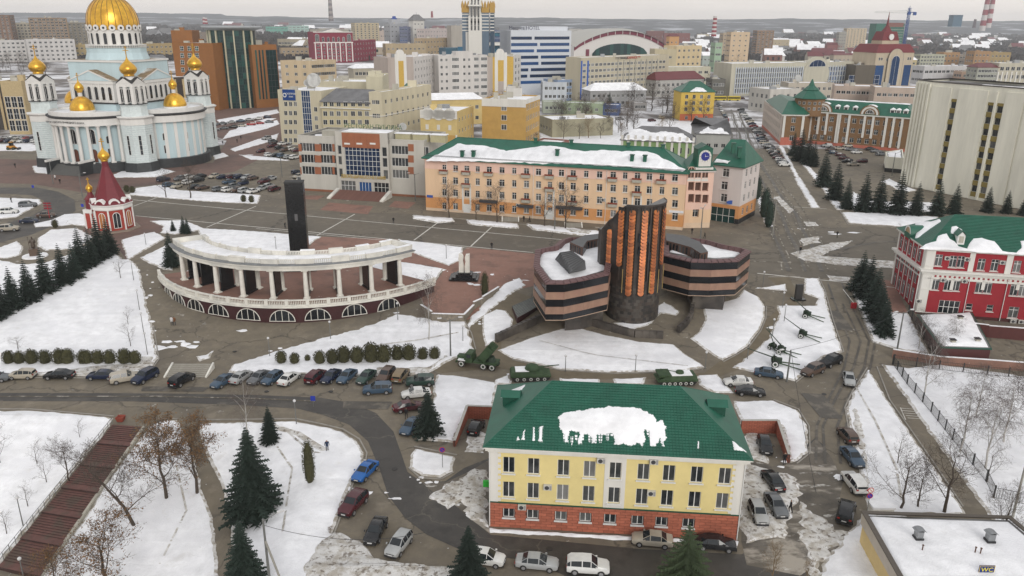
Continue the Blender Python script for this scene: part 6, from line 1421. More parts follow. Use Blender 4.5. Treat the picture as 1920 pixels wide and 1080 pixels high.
def wc_house():
 zt=3.9;A=P(1690,1084,zt).to_2d();D=P(1621,962,zt).to_2d();E_=P(1893,971,zt).to_2d();dl=(D-A).normalized();dr=(E_-D).normalized();B=A+dr*26;Cc=D+dr*((E_-D).length)
 A=A-dl*.3;f=[A,A+dr*22,Cc+(Cc-D).normalized()*.1,D];f=[A,Vector((P(2060,1110,zt).x,P(2060,1110,zt).y)),Cc,D]
 b=Bld('toilet_house','low cream public toilet with a snow covered flat roof and blue sign at its edge','building',f,-.1)
 cr_=mat('cream_render','d8c08a',.85,.12,.5);cp=mat('greige_cladding','bdb4a8',.5,.08);mb=MB()
 for i in range(4):b.facade(mb,*b.edge(i),-.1,zt-1.1,[],cr_)
 b.part(mb,'wall')
 for i in(3,0):
  p,q=b.edge(i);L=(q-p).length;n=max(1,int(L/2.4))
  for k in range(n):wallbox(b,p,q,L*k/n+.01,L*(k+1)/n-.01,zt-1.3,zt+.0,cp,.25,'fascia_panel',.1)
 q=MB();b.ring(q,f,zt,zt+.12,.28,mat('brown_coping',(.09,.075,.06),.6),.25);b.part(q,'coping');q=MB();q.poly([(p.x,p.y,zt-.3)for p in f],rooffelt);b.part(q,'roof');inpoly_snow(b,f,zt-.32,snow_clean,inset=.3,jag=.08,hgt=.32)
 for px,py in((1721,1010),(1855,1015)):
  p=P(px,py,zt);q=MB();q.box(-.42,-.42,zt,.42,.42,zt+.25,darkmetal,0,p);q.box(-.34,-.34,zt+.25,.34,.34,zt+1.0,metal,0,p);b.part(q,'ventilation_shaft')
  q=MB()
  for k in range(4):
   x0,x1=-.55+k*.275,-.275+k*.275;h0,h1=zt+1.25-.7*(x0**2),zt+1.25-.7*(x1**2);q.quad((p.x+x0,p.y-.5,h0),(p.x+x1,p.y-.5,h1),(p.x+x1,p.y+.5,h1),(p.x+x0,p.y+.5,h0),metal)
  for s in(-.32,.32):q.box(s-.03,-.35,zt+.95,s+.03,.35,zt+1.2,metal,0,p)
  b.part(q,'cowl')['kind']='stuff'
 for px,py in((1729,1032),(1828,1036),(1838,1038)):p=P(px,py,zt);q=MB();q.tube((p.x,p.y,zt-.1),(p.x,p.y,zt+.6),.06,.06,mat('rusty_pipe',(.10,.05,.035)),8);q.tube((p.x,p.y,zt+.6),(p.x,p.y,zt+.66),.11,.11,mat('rusty_pipe',(.10,.05,.035)),8);b.part(q,'vent_pipe')
 c=V(1850,1067,63.0);q=MB();q.box(-.75,-.05,-.42,.75,.05,.42,mat('sign_blue',(.012,.035,.20),.4));o=q.build('sign');o.location=c;b.add(o)
 q=MB()
 for s in((-.75,-.42,.75,-.37),(-.75,.37,.75,.42),(-.75,-.37,-.70,.37),(.70,-.37,.75,.37)):q.box(s[0],-.065,s[1],s[2],-.05,s[3],mat('sign_gold',(.6,.45,.08)))
 e=q.build('sign_border',o);e['kind']='stuff'
 for cx_,ch_ in((-.24,'W'),(.36,'C')):cu=bpy.data.curves.new('t','FONT');cu.body=ch_;cu.size=.66;cu.align_x='CENTER';cu.extrude=.02;t=bpy.data.objects.new('t',cu);C.objects.link(t);me=bpy.data.meshes.new_from_object(t.evaluated_get(bpy.context.evaluated_depsgraph_get()));bpy.data.objects.remove(t);me.materials.clear();me.materials.append(mat('sign_yellow',(.80,.68,.10)));t=link('letter',me,o,(cx_,-.08,-.23));t.rotation_euler=(math.pi/2,0,0)
wc_house()
# ---- white concrete tower block
def tower_block():
 z0=4;zt=37;A=Vector((129.6,249.9));B0=G(1687,340).to_2d();dr=(Vector((144.2,221.4))-A).normalized();L=64;nn=Vector((-dr.y,dr.x))
 A0=A-dr*0+Vector((0,0));ch=Vector((128.8,258.0));B=A+dr*L
 foot=[A,B,B+nn*24,ch+nn*18]
 foot=[A,B,B+nn*22,ch+nn*16,ch]
 b=Bld('concrete_block','pale windowless concrete office block with narrow vertical window slots behind the spruces','building',foot,z0)
 con=mat('shell_concrete','e4e2d4',.85,.14,.35,streak=True);ol=mat('olive_panel','8a7a40',.7,.15)
 mb=MB();slots=[]
 def sl(px0,px1,py):
  a=onf(A,B,px0,py)[0];c=onf(A,B,px1,py)[0];return a,c
 sls=[sl(1780,1790,210),sl(1848.5,1860,215),sl(1866,1878,216)]
 sls+=[(sls[2][1]+12.,sls[2][1]+13.6),(sls[2][1]+27,sls[2][1]+28.6),(sls[2][1]+30,sls[2][1]+31.6)]
 wins=[]
 for a,c in sls:
  for k in range(8):wins.append(((a+c)/2,1.5+k*3.35+.9,c-a-.05,1.9,'v2'))
 b.facade(mb,A,B,z0,zt,wins,con,.5,None,True,fm=darkfr)
 for i in range(1,5):p,q=b.edge(i);b.facade(mb,p,q,z0,zt,[],con)
 b.part(mb,'wall')
 for a,c in sls:
  for k in range(9):wallbox(b,A,B,a,c,z0+1.5+k*3.35-.55,z0+1.5+k*3.35+.9 if k<8 else z0+28.6,ol,.02,'spandrel_panel')
 prev=0.0
 for a,c in sls+[(64,64)]:
  if a-prev>2:
   n=max(1,round((a-prev)/8));w_=(a-prev)/n
   for k in range(n):wallbox(b,A,B,prev+w_*k+.35,prev+w_*(k+1)-.35,z0+.2,zt-1.2,con,.35,'shell_panel')
  else:wallbox(b,A,B,prev+.2,a-.2,z0+.2,zt-1.2,con,.5,'shell_panel')
  prev=c
 p,q=b.edge(4);L4=(q-p).length
 for k in range(5):wallbox(b,p,q,.3+k*L4/5,.3+k*L4/5+L4/9,z0,zt-.5,con,.6,'rib')
 for k in range(4):
  p3,q3=b.edge(3)
 q=MB();b.ring(q,foot,zt,zt+.3,.1,mat('dark_coping',(.09,.08,.075)),.6);b.part(q,'coping');q=MB();q.v=[(p.x,p.y,zt-.5)for p in foot];q._cap(list(range(5)),q.mi(rooffelt));b.part(q,'roof')
 inpoly_snow(b,[A+nn*1+dr*10,A+dr*36+nn*1,A+dr*36+nn*12,A+dr*10+nn*12],zt-.4,inset=1.5,jag=2);
 for k in range(4):u=16+k*6;wallbox(b,A,B,u,u+2.6,zt+.3,zt+.42,snow_roof,.4,'roof_snow',.8)
tower_block()
block('guard_house','small pale annex with dark base beside the concrete block','building',[G(1658,322).to_2d(),G(1690,325).to_2d(),G(1692,312).to_2d()+Vector((2,6)),G(1656,312).to_2d()],9.4,mat('shell_concrete','d5d2c0'),bands=[(0,mat('black_plinth',(.02,.02,.022),.5)),(1.4,mat('shell_concrete','d5d2c0'))],par=.3)
# ---- brown offices with green roofs
def green_roof_offices():
 z0=4;zt=18;A=G(1505,268).to_2d();B=G(1702,286).to_2d();d=(B-A).normalized();n=Vector((-d.y,d.x));L=(B-A).length
 b=Bld('brown_offices','brown brick offices with white giant pilasters and green mansard roofs beyond the spruces','building',[A,B,B+n*15,A+n*15],z0)
 br=mat('tan_brick','7f6142',.85,.15,.6);pk=mat('coral_plinth','b86a58',.8,.1)
 wl=[(u,v,1.7,2.1,'T')for u in[1.8+3.05*k for k in range(int(L/3.05))]for v in(2.0,6.0,10.0)]
 mb=MB();b.facade(mb,A,B,z0,zt,wl,pk,.2,[(1.3,br)])
 for i in(1,2,3):b.facade(mb,*b.edge(i),z0,zt,[],pk,.2,[(1.3,br)])
 b.part(mb,'wall')
 for px0,px1 in((1504,0),(1518,0),(1533,0),(1548,0),(1569,0),(1572,0),(1590,0),(1619,0),(1635,0),(1660,0),(1674,0),(1690,0)):
  u,_=onf(A,B,px0+1,235);wallbox(b,A,B,u-.45,u+.45,z0+(4.4 if px0 in(1533,1548,1619,1635)else 1.3),zt-.6,white,.35,'pilaster')
 q=MB();b.ring(q,b.foot,zt-.6,zt,.45,white);b.part(q,'cornice')
 q=MB();e=offset(b.foot,.6);i_=offset(b.foot,-4.0)
 for k in range(4):q.quad((*e[k],zt),(*e[(k+1)%4],zt),(*i_[(k+1)%4],zt+4.6),(*i_[k],zt+4.6),greenroof)
 q.poly([(p.x,p.y,zt+4.6)for p in i_],greenroof);b.part(q,'mansard_roof')
 for px,py in((1543,214),(1631,214)):
  u,z=onf(A,B,px,py);p=A+d*u;o_=MB()
  for k in range(10):
   t0,t1=math.pi*k/10,math.pi*(k+1)/10
   for r0,r1,m in((2.6,3.4,white),(3.4,3.9,br)):o_.quad((r0*math.cos(t0),-.5,r0*math.sin(t0)),(r1*math.cos(t0),-.5,r1*math.sin(t0)),(r1*math.cos(t1),-.5,r1*math.sin(t1)),(r0*math.cos(t1),-.5,r0*math.sin(t1)),m)
   o_.quad((3.9*math.cos(t0),-.5,3.9*math.sin(t0)),(3.9*math.cos(t0),5,3.9*math.sin(t0)),(3.9*math.cos(t1),5,3.9*math.sin(t1)),(3.9*math.cos(t1),-.5,3.9*math.sin(t1)),snow_roof if 2<k<8 else greenroof)
  o_.poly([(2.6*math.cos(math.pi*k/10),-.4,2.6*math.sin(math.pi*k/10))for k in range(11)],br)
  o=o_.build('arched_gable');o.location=(p.x,p.y,zt+.1);o.rotation_euler=(0,0,math.atan2(d.y,d.x));b.add(o);f,_=winmesh(3.6,1.8,'lun',whitew,glass,True);link('window',f,o,(0,-.45,.3))
 for px in(1568,1584,1601,1672,1683,1697):u,_=onf(A,B,px,214);p=A+d*u+n*1.6;o_=MB();o_.box(-.9,-.8,0,.9,1.5,1.7,whitew);o_.box(-.6,-.85,.3,.6,-.8,1.4,glass);o_.poly([(-1.1,-1,1.7),(1.1,-1,1.7),(0,-.2,2.5)],snow_roof);o_.poly([(-1.1,-1,1.7),(0,-.2,2.5),(-1.1,1.8,1.7)][::-1],snow_roof);o_.poly([(1.1,-1,1.7),(0,-.2,2.5),(1.1,1.8,1.7)],snow_roof);o=o_.build('dormer');o.location=(p.x,p.y,zt+.9);o.rotation_euler=(0,0,math.atan2(d.y,d.x));b.add(o)
 snowfield('roof_snow',[(A+d*u+n*v).to_2d()for u,v in((2,4.5),(20,4.5),(32,5),(L-3,4.5),(L-3,9),(L*.6,8),(6,10))],snow_roof,hgt=.15,jag=.9,step=1.5,zf=lambda x,y:zt+4.62,kind=None);b.add(list(C.objects)[-1])
 A2=G(1462,272).to_2d();B2=G(1503,273).to_2d();D2=G(1428,238).to_2d()
 w=Bld('rotunda_corner','corner wing of the brown offices with a drum turret under a green tiered roof','building',[A2,B2,B2+n*18,D2],z0);mb=MB()
 L2=(B2-A2).length;w.facade(mb,A2,B2,z0,zt-1,[(L2*.5,v,1.8,2.3,'T')for v in(2,6,9.6)],pk,.2,[(3.4,br)]);p,q=w.edge(3);Ls=(q-p).length;w.facade(mb,p,q,z0,zt-1,[(3+4.4*k,v,1.8,2.3,'T')for k in range(int(Ls/4.6))for v in(2,6,9.6)],pk,.2,[(1.3,mat('pale_side','bdb0a4'))]);w.facade(mb,*w.edge(1),z0,zt-1,[],br);w.facade(mb,*w.edge(2),z0,zt-1,[],br);w.part(mb,'wall')
 for u in(.7,L2-.7):wallbox(w,A2,B2,u-.5,u+.5,z0+3.4,zt-1,white,.35,'pilaster')
 q=MB();w.ring(q,w.foot,zt-1.5,zt-.9,.5,white);w.part(q,'cornice');q=MB();e=offset(w.foot,.7);c0=(e[0]+e[1]+e[2]+e[3])/4;i_=[p.lerp(c0,.5)for p in e]
 for k in range(4):q.quad((*e[k],zt-.9),(*e[(k+1)%4],zt-.9),(*i_[(k+1)%4],zt+4),(*i_[k],zt+4),greenroof)
 q.poly([(p.x,p.y,zt+4)for p in i_],greenroof);w.part(q,'skirt_roof');c=V(1516,208,B2.y+9);q=MB();q.lathe([(6.3,zt-2),(6.2,zt+5.5)],br,18,(c.x,c.y,0));w.part(q,'turret',30)
 for k in range(7):
  for z in(zt+.6,zt+2.9):t=R(-150+20*k);f,_=winmesh(1.1,1.2,'v2',whitew,glass,True);o=link('window',f,None,(c.x+6.35*math.cos(t),c.y+6.35*math.sin(t),z),t+math.pi/2);w.add(o)
 q=MB();q.lathe([(7.4,zt+5.3),(7.4,zt+5.5),(3.4,zt+8.6),(3.6,zt+8.8),(1.4,zt+10.5),(.2,zt+13.2)],greenroof,8,(c.x,c.y,0));w.part(q,'tiered_roof')
green_roof_offices()

#  CITY BEHIND
def colm(hexc,nm=None):
 c=lin(hexc);y=sum(c)/3;return mat(nm or 'plaster_'+hexc,tuple(.86*(v*.72+y*.28)for v in c),.85,.12,.3,streak=True)
def bb(label,ax,ay,bx,by,ty,depth,col,n=8,fl=4,name='house',cat='building',w=1.6,h=1.6,st='v2',nl=0,nr=0,m=None,**k):
 A=G(ax,ay).to_2d();B=G(bx,by).to_2d();d=(B-A).normalized();nn=Vector((-d.y,d.x));z1=V(ax,ty,A.y).z
 wall=m or colm(col);fq=min(1.7,max(1,A.y/420));w,h=w*fq,min(h*fq,2.3)if h<2.3 else h;sp=dict(n=n,fl=fl,w=w,h=h,st=st)if n else None
 for q in('v0','top'):
  if q in k and sp:sp[q]=k.pop(q)
  elif q in k:k.pop(q)
 L_=dict(n=nl,fl=fl,w=w,h=h,st=st)if nl else None;R_=dict(n=nr,fl=fl,w=w,h=h,st=st)if nr else None
 sk=k.pop('skew',0)
 f=[A,B,B+nn*depth+d*sk,A+nn*depth+d*sk]
 return block(name,label,cat,f,z1,wall,sp,L_,R_,**k),(A,B,d,nn,z1)
white_c=lambda b,z1,c=white:[(z1-.5,.5,.3,c)]
b,(A,B,d,n,z1)=bb('cream bank house with a tall blue glass strip and blue sign board',529,270,609,274,168,24,'d9cda8',0,0,name='bank_house')
b2,(A2,B2,_,_,zz)=bb('middle wing of the cream bank with a wavy grey snowy roof',608,276,697,281,190,18,'d6c795',0,0,name='bank_wing',roof='hip',rmat=roofgrey,rise=4.5,k=.3,corn=[(20,.4,.5,white)])
zq=4
for i,q in enumerate(wpx(A,B,4,[(px,py)for px in(536,545,554)for py in(195,212,229,247,263)]+[(592,205),(593,222),(594,238)],1.5,1.9,'v2')):b.window(A,B,q[0],4+q[1],q[2],q[3],'v2',rec=-.02)
for q in wpx(A2,B2,4,[(px,py)for px in(610,622,635,648,662,675,688)for py in(195,213,229)],1.9,2.0,'v2'):b2.window(A2,B2,q[0],4+q[1],q[2],q[3],'v2',rec=-.02)
u,z=onf(A,B,576,216);b.window(A,B,u,z-11,4.0,21,'g4x9',gm=glassb,rec=-.05);u,z=onf(A,B,542,178);wallbox(b,A,B,u-2.9,u+2.9,z-2.2,z+2.2,mat('bank_blue',(.006,.05,.22),.4),.2,'sign_board');word(b,A,B,u+1.0,z+.2,'\u0413\u0410\u0417\u041f\u0420\u041e\u041c',.95,whitew,.3);word(b,A,B,u+1.0,z-.9,'\u0431\u0430\u043d\u043a',.9,whitew,.3)
fm_=MB();fm_.lathe([(.9,0),(.9,.1)],whitew,14);fm_.lathe([(.55,.1),(.55,.14)],mat('bank_blue',(.006,.05,.22)),12);q=link('emblem',fm_.mesh('emblem'));p=A+d*(u-1.9)-n*.25;q.location=(p.x,p.y,z-.1);q.rotation_euler=(math.pi/2,0,math.atan2(d.y,d.x));b.add(q)
b3,(A3,B3,d3,n3,z3)=bb('right block of the cream bank with air conditioners on its side wall',697,281,720,282,172,44,'d9cda8',2,4,name='bank_block',nr=9,skew=6,corn=[(17.5,.3,.25,white)])
for k in range(12):p=B3+n3*(8+(k%4)*1.7)+d3*.15;acunit(b3,p,11+1.9*(k//4),math.pi/2,1.3)
bb('cream rear hall of the bank with snow on its vaulted roof',600,250,692,252,152,20,'d5cba9',0,0,name='bank_hall',corn=None)
bb('cream rear tower of the bank',692,262,722,262,144,26,'d4cba8',0,4,name='bank_tower',nr=5)
def dish(px,py,Y,r,label):
 p=V(px,py,Y);root=empty('satellite_dish',(p.x,p.y,p.z-r*1.3),R(15),label,'dish');q=MB();q.tube((0,0,-.5),(0,0,r*1.2),.12,.1,metal,6);q.build('mast',root)
 q=MB();pr=[(0.01,0),(.5*r,.06*r),(.85*r,.2*r),(r,.3*r)];q.lathe(pr,whitew,18);q.lathe([(r,.3*r),(.85*r,.22*r),(.5*r,.1*r),(0.01,.04*r)],whitew,18);q.tube((0,0,0),(0,0,.7*r),.05,.05,metal,5);o=q.build('reflector',root);o.location=(0,0,r*1.3);o.rotation_euler=(R(72),0,0)
dish(588,151,335,2.9,'large white satellite dish on the cream bank roof');dish(576,156,336,1.5,'small dark rimmed satellite dish beside the big dish');dish(1496,147,420,1.9,'white satellite dish on the roof behind the rotunda corner');dish(755,238,262,1.3,'grey satellite dish on the wedding palace roof end')
bb('cream and ochre office block behind the satellite dishes',533,205,588,206,113,16,'d3b98b',3,6,name='office_block',nr=10,skew=10)
bb('long low cream house with snowy roof left of the white flats',665,175,752,172,128,14,'bdb39a',12,3,name='long_house',roof='hip',rise=2.5,rmat=snow_roof,k=.6,h=1.8)
b,(A,B,d,n,z1)=bb('orange clad wing of the glass business centre with square windows',338,205,412,207,80,26,'b8742f',0,0,name='orange_offices',m=mat('orange_cladding','8a5a2c',.7,.1,.5))
for q in wpx(A,B,4,[(x+(y-92)*.05,y)for y in(91,104,117,131)for x in(341,355,369)]+[(x+4,y)for y in(145,159,172,186)for x in(343,357,371,385)],2.2,2.6,'g2x2'):b.window(A,B,q[0],4+q[1],q[2],q[3],'g2x2',gm=glassg,rec=-.02)
bb('orange penthouse box on top of the business centre',338,200,376,200,57,14,'b8742f',2,1,name='penthouse',m=mat('orange_cladding','8a5a2c'),z0=30)
def glassbay():
 A=G(400,203).to_2d();B=G(480,201).to_2d();z0=4;c=(A+B)/2+Vector((0,9));r=(B-A).length*.57;zt=V(430,52,A.y).z
 b=Bld('glass_tower','curved green glass bay with pale vertical fins and a flat disc roof','building',[A,B,B+Vector((0,16)),A+Vector((0,16))],z0);st=int((zt-z0)/3.4);N=12;pm=MB();
 a0,a1=-158,-22;dd_=2*math.sin(R((a1-a0)/N/2))*r
 q=MB();fme,_=winmesh(dd_*.98,3.3,'g3x2',mat('mullion_green',(.02,.05,.05)),glassg,True)
 for i in range(N):
  a=a0+(a1-a0)*(i+.5)/N
  for k in range(st):o=link('window',fme,None,(c.x+r*.99*math.cos(R(a)),c.y+r*.99*math.sin(R(a)),z0+k*3.4),R(a)+math.pi/2);b.add(o)
 q.lathe([(r*.96,z0),(r*.96,zt)],glassg,24,(c.x,c.y,0));b.part(q,'core')
 fin=MB();fin.box(-.35,-.5,0,.35,.6,zt-z0-1.5,mat('pale_fin','b9b49c'));fm=fin.mesh('fin')
 for a in(-157,-134,-111,-90,-69,-46,-23):o=link('fin',fm,None,(c.x+(r+.3)*math.cos(R(a)),c.y+(r+.3)*math.sin(R(a)),z0),R(a+90));o.rotation_euler.x=0;b.add(o)
 q=MB();q.lathe([(r*.97,zt-1.6),(r+3.2,zt-.2),(r+3.4,zt+.5),(r+3,zt+.9),(.01,zt+1.0)],mat('disc_roof',(.33,.35,.36),.5),32,(c.x,c.y,0));b.part(q,'disc_roof')
glassbay()
b,(A,B,d,n,z1)=bb('right orange block of the business centre with dark glass side',482,203,528,200,84,24,'b8742f',0,0,name='orange_block',m=mat('orange_cladding','8a5a2c'))
L=(B-A).length
for u_,w_ in((L*.16,1.0),(L*.3,1.0),(L*.43,1.0),(L*.76,L*.42)):b.window(A,B,u_,9,w_,z1-12,'g3x8' if w_>2 else 'g1x8',gm=glassg,rec=-.03,fm=darkfr)
for ax,ay,bx,by,ty,lab in((-60,246,92,240,153,'dark theatre with tan concrete fins behind the cathedral, left part'),(296,212,402,206,146,'dark theatre with tan concrete fins, right part beyond the cathedral')):
 b,(A,B,d,n,z1)=bb(lab,ax,ay,bx,by,ty,30,'4a4038',0,0,name='theatre',m=mat('dark_glazed_wall',(.045,.035,.03),.4,.3,.4),corn=[(17.5,1.4,.5,mat('dark_frieze',(.05,.035,.035)))])
 L=(B-A).length;k=2.0
 while k<L-1:wallbox(b,A,B,k,k+1.0,4,z1-1.2,mat('tan_fin','b5a27c',.8,.15),1.1,'fin');k+=3.4 if int(k)%2 else 4.3
p=V(33,170,300);b,(A,B,d,n,z1)=bb('projecting concrete portal of the dark theatre with a small tricolour emblem',19,252,58,252,152,10,'b5a27c',0,0,name='theatre_portal',m=mat('tan_fin','b5a27c'))
for r in range(3):
 for cc in range(3):b.window(A,B,(B-A).length*(.2+.3*cc),5.5+r*5.2,(B-A).length*.26,4.8,'g2x2',gm=glassd,rec=-.02)
T_=[('brown and tan high rise at the left edge of the city',-30,108,32,108,28,14,'8a6448',7,15,{}),('beige five storey flats between the brown high rises',33,105,68,105,43,12,'b5aa90',5,11,{}),('tan and brown ribbed high rise left of the gold dome',66,108,137,107,33,14,'9a7b56',9,14,{'w':2}),('grey tan block half hidden by the gold dome',135,104,170,103,42,14,'8f8570',4,11,{}),('white flats with twin maroon balcony bands, left one',-40,118,55,116,76,14,'d3cfcb',10,5,{'name':'apartment_block'}),('white flats with maroon balcony bands behind the left belfry',56,117,146,115,74,14,'d0ccc8',9,5,{'name':'apartment_block'}),('low ochre and white house beside the gold dome',142,114,172,114,84,14,'b59b58',3,3,{}),('ochre yellow house right of the main drum',266,112,336,110,82,14,'b89a55',8,3,{}),('small grey gabled house near the right belfry',286,142,318,141,112,12,'8c8478',4,3,{'roof':'hip','rise':4,'rmat':roofgrey,'k':.4}),('grey brown block beyond the business centre',350,80,420,80,60,12,'857360',6,2,{}),('teal and white clinic far behind the orange block',500,68,541,68,50,14,'4fae98',6,3,{'w':5,'h':2,'st':'g4x1'}),('teal topped white clinic wing with horizontal bands',541,68,580,68,48,14,'9fc9bd',5,4,{'w':5,'h':2,'st':'g4x1'}),('beige flat roofed school with a row of tall windows',522,98,590,98,73,14,'a89c80',12,2,{'w':2.4,'h':3}),('tan low house with white window bays below the school',528,112,606,111,90,12,'b1976f',9,2,{}),('pale brown flats left of the crimson hall',583,78,655,78,55,12,'a9a08e',10,3,{}),('cream twin slab tower beyond the crimson hall',668,98,713,98,43,16,'c9b58a',6,13,{}),('low pale pink school near the cream twin tower',713,88,735,88,58,12,'c8b3a4',4,2,{}),('grey business block with blue glass balconies',733,98,770,98,44,18,'aeb0b6',5,6,{}),('blue banded office wing in front of the pyramid roofed tower',765,100,800,98,50,14,'6a7396',4,7,{'w':3,'h':1.4,'gm':glassb}),('pink and white seven storey office block',797,102,848,100,54,14,'cdbcb6',10,6,{'w':1.4}),('tan columned library with balustrade roof',795,112,848,110,72,16,'b89b6a',9,4,{'w':1.7,'h':2.2}),('long ochre theatre with curved cornice',724,112,800,112,82,16,'bfa676',9,2,{'h':2.4}),('beige slab office with one dark vertical stripe',847,112,886,112,48,16,'b3aa9c',0,0,{'name':'slab_office'}),('grey ribbed flank of the slab office',886,110,912,108,46,16,'c4beb2',0,0,{'name':'slab_office'}),('brown grey flats right of the white L shaped flats',978,178,1019,172,126,16,'8d7768',3,4,{'w':4,'h':2.2,'st':'g3x1'}),('white bank hall below the striped hotel with blue awning',1017,190,1062,190,154,12,'c4cbd2',5,2,{}),('shop with blue and magenta signs beside the striped hotel',1045,190,1078,188,150,16,'7f9ac0',3,3,{'w':3,'h':2.5}),('dark glazed shop front with a red fascia',1060,184,1086,183,152,12,'49576f',3,2,{}),('yellow and cream school with tall pilasters right of the arena',1265,140,1312,138,86,18,'dcc187',5,4,{'name':'school'}),('tan school hall with a wide blue window beside the arena',1225,140,1266,140,92,18,'c9b98c',2,2,{'name':'school'}),('orange and white bell turret rising behind the school',1252,120,1270,120,68,6,'d99a44',2,3,{'name':'turret','roof':'hip','rise':3,'rmat':redroof,'k':1}),('cream block with round ventilators along its roof',1200,160,1330,158,126,14,'cdc6a8',11,2,{'name':'market_hall','w':2.2,'h':2.2}),('white house with a snowy maroon hipped roof',1228,182,1318,178,150,14,'bdbab4',10,2,{'roof':'hip','rise':5,'rmat':redroof,'k':.6}),('grey two storey house with a white snowy hipped roof',1106,202,1210,200,170,15,'a8a8a8',11,2,{'roof':'hip','rise':4,'rmat':snow_roof,'k':.7}),('small dark shop with amber sign beside the avenue',1333,182,1358,182,148,14,'6b6960',2,2,{'w':3}),('tan flats by the striped chimney, left one',1352,112,1366,112,62,12,'b8a07c',2,7,{}),('peach high rise with small square windows',1366,118,1401,118,60,14,'d9b98a',3,6,{}),('brown high rise with white balconies',1415,112,1446,112,57,14,'94714e',4,12,{'w':2.6}),('pale green narrow house by the avenue',1337,135,1350,135,80,14,'9dc09a',2,4,{}),('small turquoise gabled shop',1316,128,1334,128,104,10,'a9b9b0',2,2,{'roof':'hip','rise':4,'rmat':snow_roof,'k':.2}),('cream residential tower left of the netted construction',1581,108,1618,108,53,14,'d2bb93',6,14,{'w':1.7}),('grey stepped tower beside the cream residential tower',1568,108,1582,108,60,12,'a9a498',3,8,{}),('white corner house with a round snowy cupola',1402,206,1440,212,163,22,'cfcabf',4,2,{'h':2.4,'nr':4,'nl':6}),('cream annex next to the cupola house',1440,208,1480,208,166,14,'c9c0aa',4,2,{'h':2}),('pale pink office block with air conditioners behind the green roofs',1558,215,1640,218,160,16,'c3ab98',8,3,{'name':'long_offices','w':2}),('long pinkish offices running towards the concrete block',1632,225,1722,228,163,16,'bfa894',8,3,{'name':'long_offices','w':2}),('grey ribbed plant hall with stepped roof',1548,168,1618,168,140,16,'848c92',0,0,{}),('cream house left of the plant hall with snowy roof',1475,190,1560,190,155,14,'c1b5a0',8,2,{}),('pale green apartment house far right',1722,130,1768,130,102,12,'b5b79b',8,4,{}),('white two storey institute with many windows',1728,158,1826,156,124,14,'cac8c8',12,2,{'w':2.2}),('salmon low house behind the concrete block',1800,160,1836,160,134,12,'c9a486',4,2,{}),('grey green flats with maroon roof',1826,168,1866,168,126,14,'a9ab9a',6,4,{'roof':'hip','rise':3,'rmat':redroof,'k':.5}),('cream columned ministry with pyramid roof tower',1864,168,1960,168,118,18,'c6bea4',9,3,{'name':'ministry','w':2,'h':3,'cols':(12,1.0,.5,1,14)}),('ochre flats with big round arches, left bay',1765,128,1795,128,98,14,'b58648',4,3,{}),('grey middle of the ochre flats with dark arched roofs',1795,128,1822,128,102,14,'9b8f80',5,3,{}),('ochre flats with round arch, centre bay',1822,130,1852,130,96,14,'b4854a',4,3,{}),('ochre flats, right bay with green roofs',1852,130,1890,130,98,14,'ad9150',5,3,{}),('maroon roofed villa left of the cream tower',1548,108,1578,108,84,10,'9c4a48',3,2,{'roof':'hip','rise':5,'rmat':redroof,'k':.3}),('small yellow cottage by the spired office',1700,134,1716,134,112,8,'cdb878',2,2,{'roof':'hip','rise':3,'rmat':snow_roof,'k':.6}),('maroon roofed low house under the spired office',1698,150,1730,150,134,12,'9a8878',4,1,{'roof':'hip','rise':3,'rmat':redroof,'k':.6}),('red brick sheds on the slope beyond the arena',1244,92,1292,92,62,12,'8a3f38',6,2,{}),('red brick hall beyond the arena, left one',1212,90,1244,90,58,12,'804038',5,2,{}),('cream villa with hip roof far beyond the arena',1308,76,1328,76,64,10,'c9b88f',3,2,{}),('pale flats behind the arena',1112-45,70,1090,70,54,10,'bcb6aa',6,3,{}),('white industrial hall on the far plain',1848-70,66,1795,66,60,20,'cfcabb',0,0,{'name':'factory_hall'}),('long pale factory on the far plain',1722,72,1748,72,62,20,'c8c8c8',0,0,{'name':'factory_hall'}),('low yellow garages with maroon roofs near the netted tower',1562,118,1632,118,103,10,'b8a58a',9,1,{'roof':'hip','rise':2.5,'rmat':redroof,'k':.3}),('cream row house left of the glass grid offices',1448,96,1478,96,74,10,'c0ab80',4,2,{'roof':'hip','rise':3,'rmat':snow_roof,'k':.5}),]
for t in T_:
 lab,ax,ay,bx,by,ty,dep,col,n,fl,k=t;k=dict(k);bb(lab,ax,ay,bx,by,ty,dep,col,n,fl,**({'nr':3 if n else 0,'nl':3 if n else 0}|k))
def flats(ax,ay,bx,by,ty,dep,col,lab,groups,fl,nl=0,nr=0):
 b,(A,B,d,n,z1)=bb(lab,ax,ay,bx,by,ty,dep,col,0,fl,name='apartment_block',nl=nl,nr=nr);L=(B-A).length;fh=(z1-5)/fl
 for(f0,w_,h_,st)in groups:
  for k in range(fl):b.window(A,B,L*f0,5+k*fh+.7,w_,h_,st,rec=-.03)
 return b,A,B,d,n,z1
G1=[(x,1.5,1.6,'v2')for x in(.06,.16,.52,.62)]+[(.34,4.6,2.1,'g5x1'),(.77,3.2,2.1,'g4x1'),(.93,4.2,2.1,'g5x1')]
b,A,B,d,n,z1=flats(824,200,914,196,104,14,'d8d2cc','main wing of the white seven storey L shaped flats with dark balconies',G1,7)
q=MB();q.prism([(A+d*(B-A).length*.35).to_2d(),(A+d*(B-A).length*.7).to_2d(),(A+d*(B-A).length*.7+n*6).to_2d(),(A+d*(B-A).length*.35+n*6).to_2d()],z1,z1+2.2,colm('d8d2cc'));b.part(q,'attic')
A0,B0=G(776,202).to_2d(),G(824,200).to_2d();A0=A0-Vector((0,26))*0
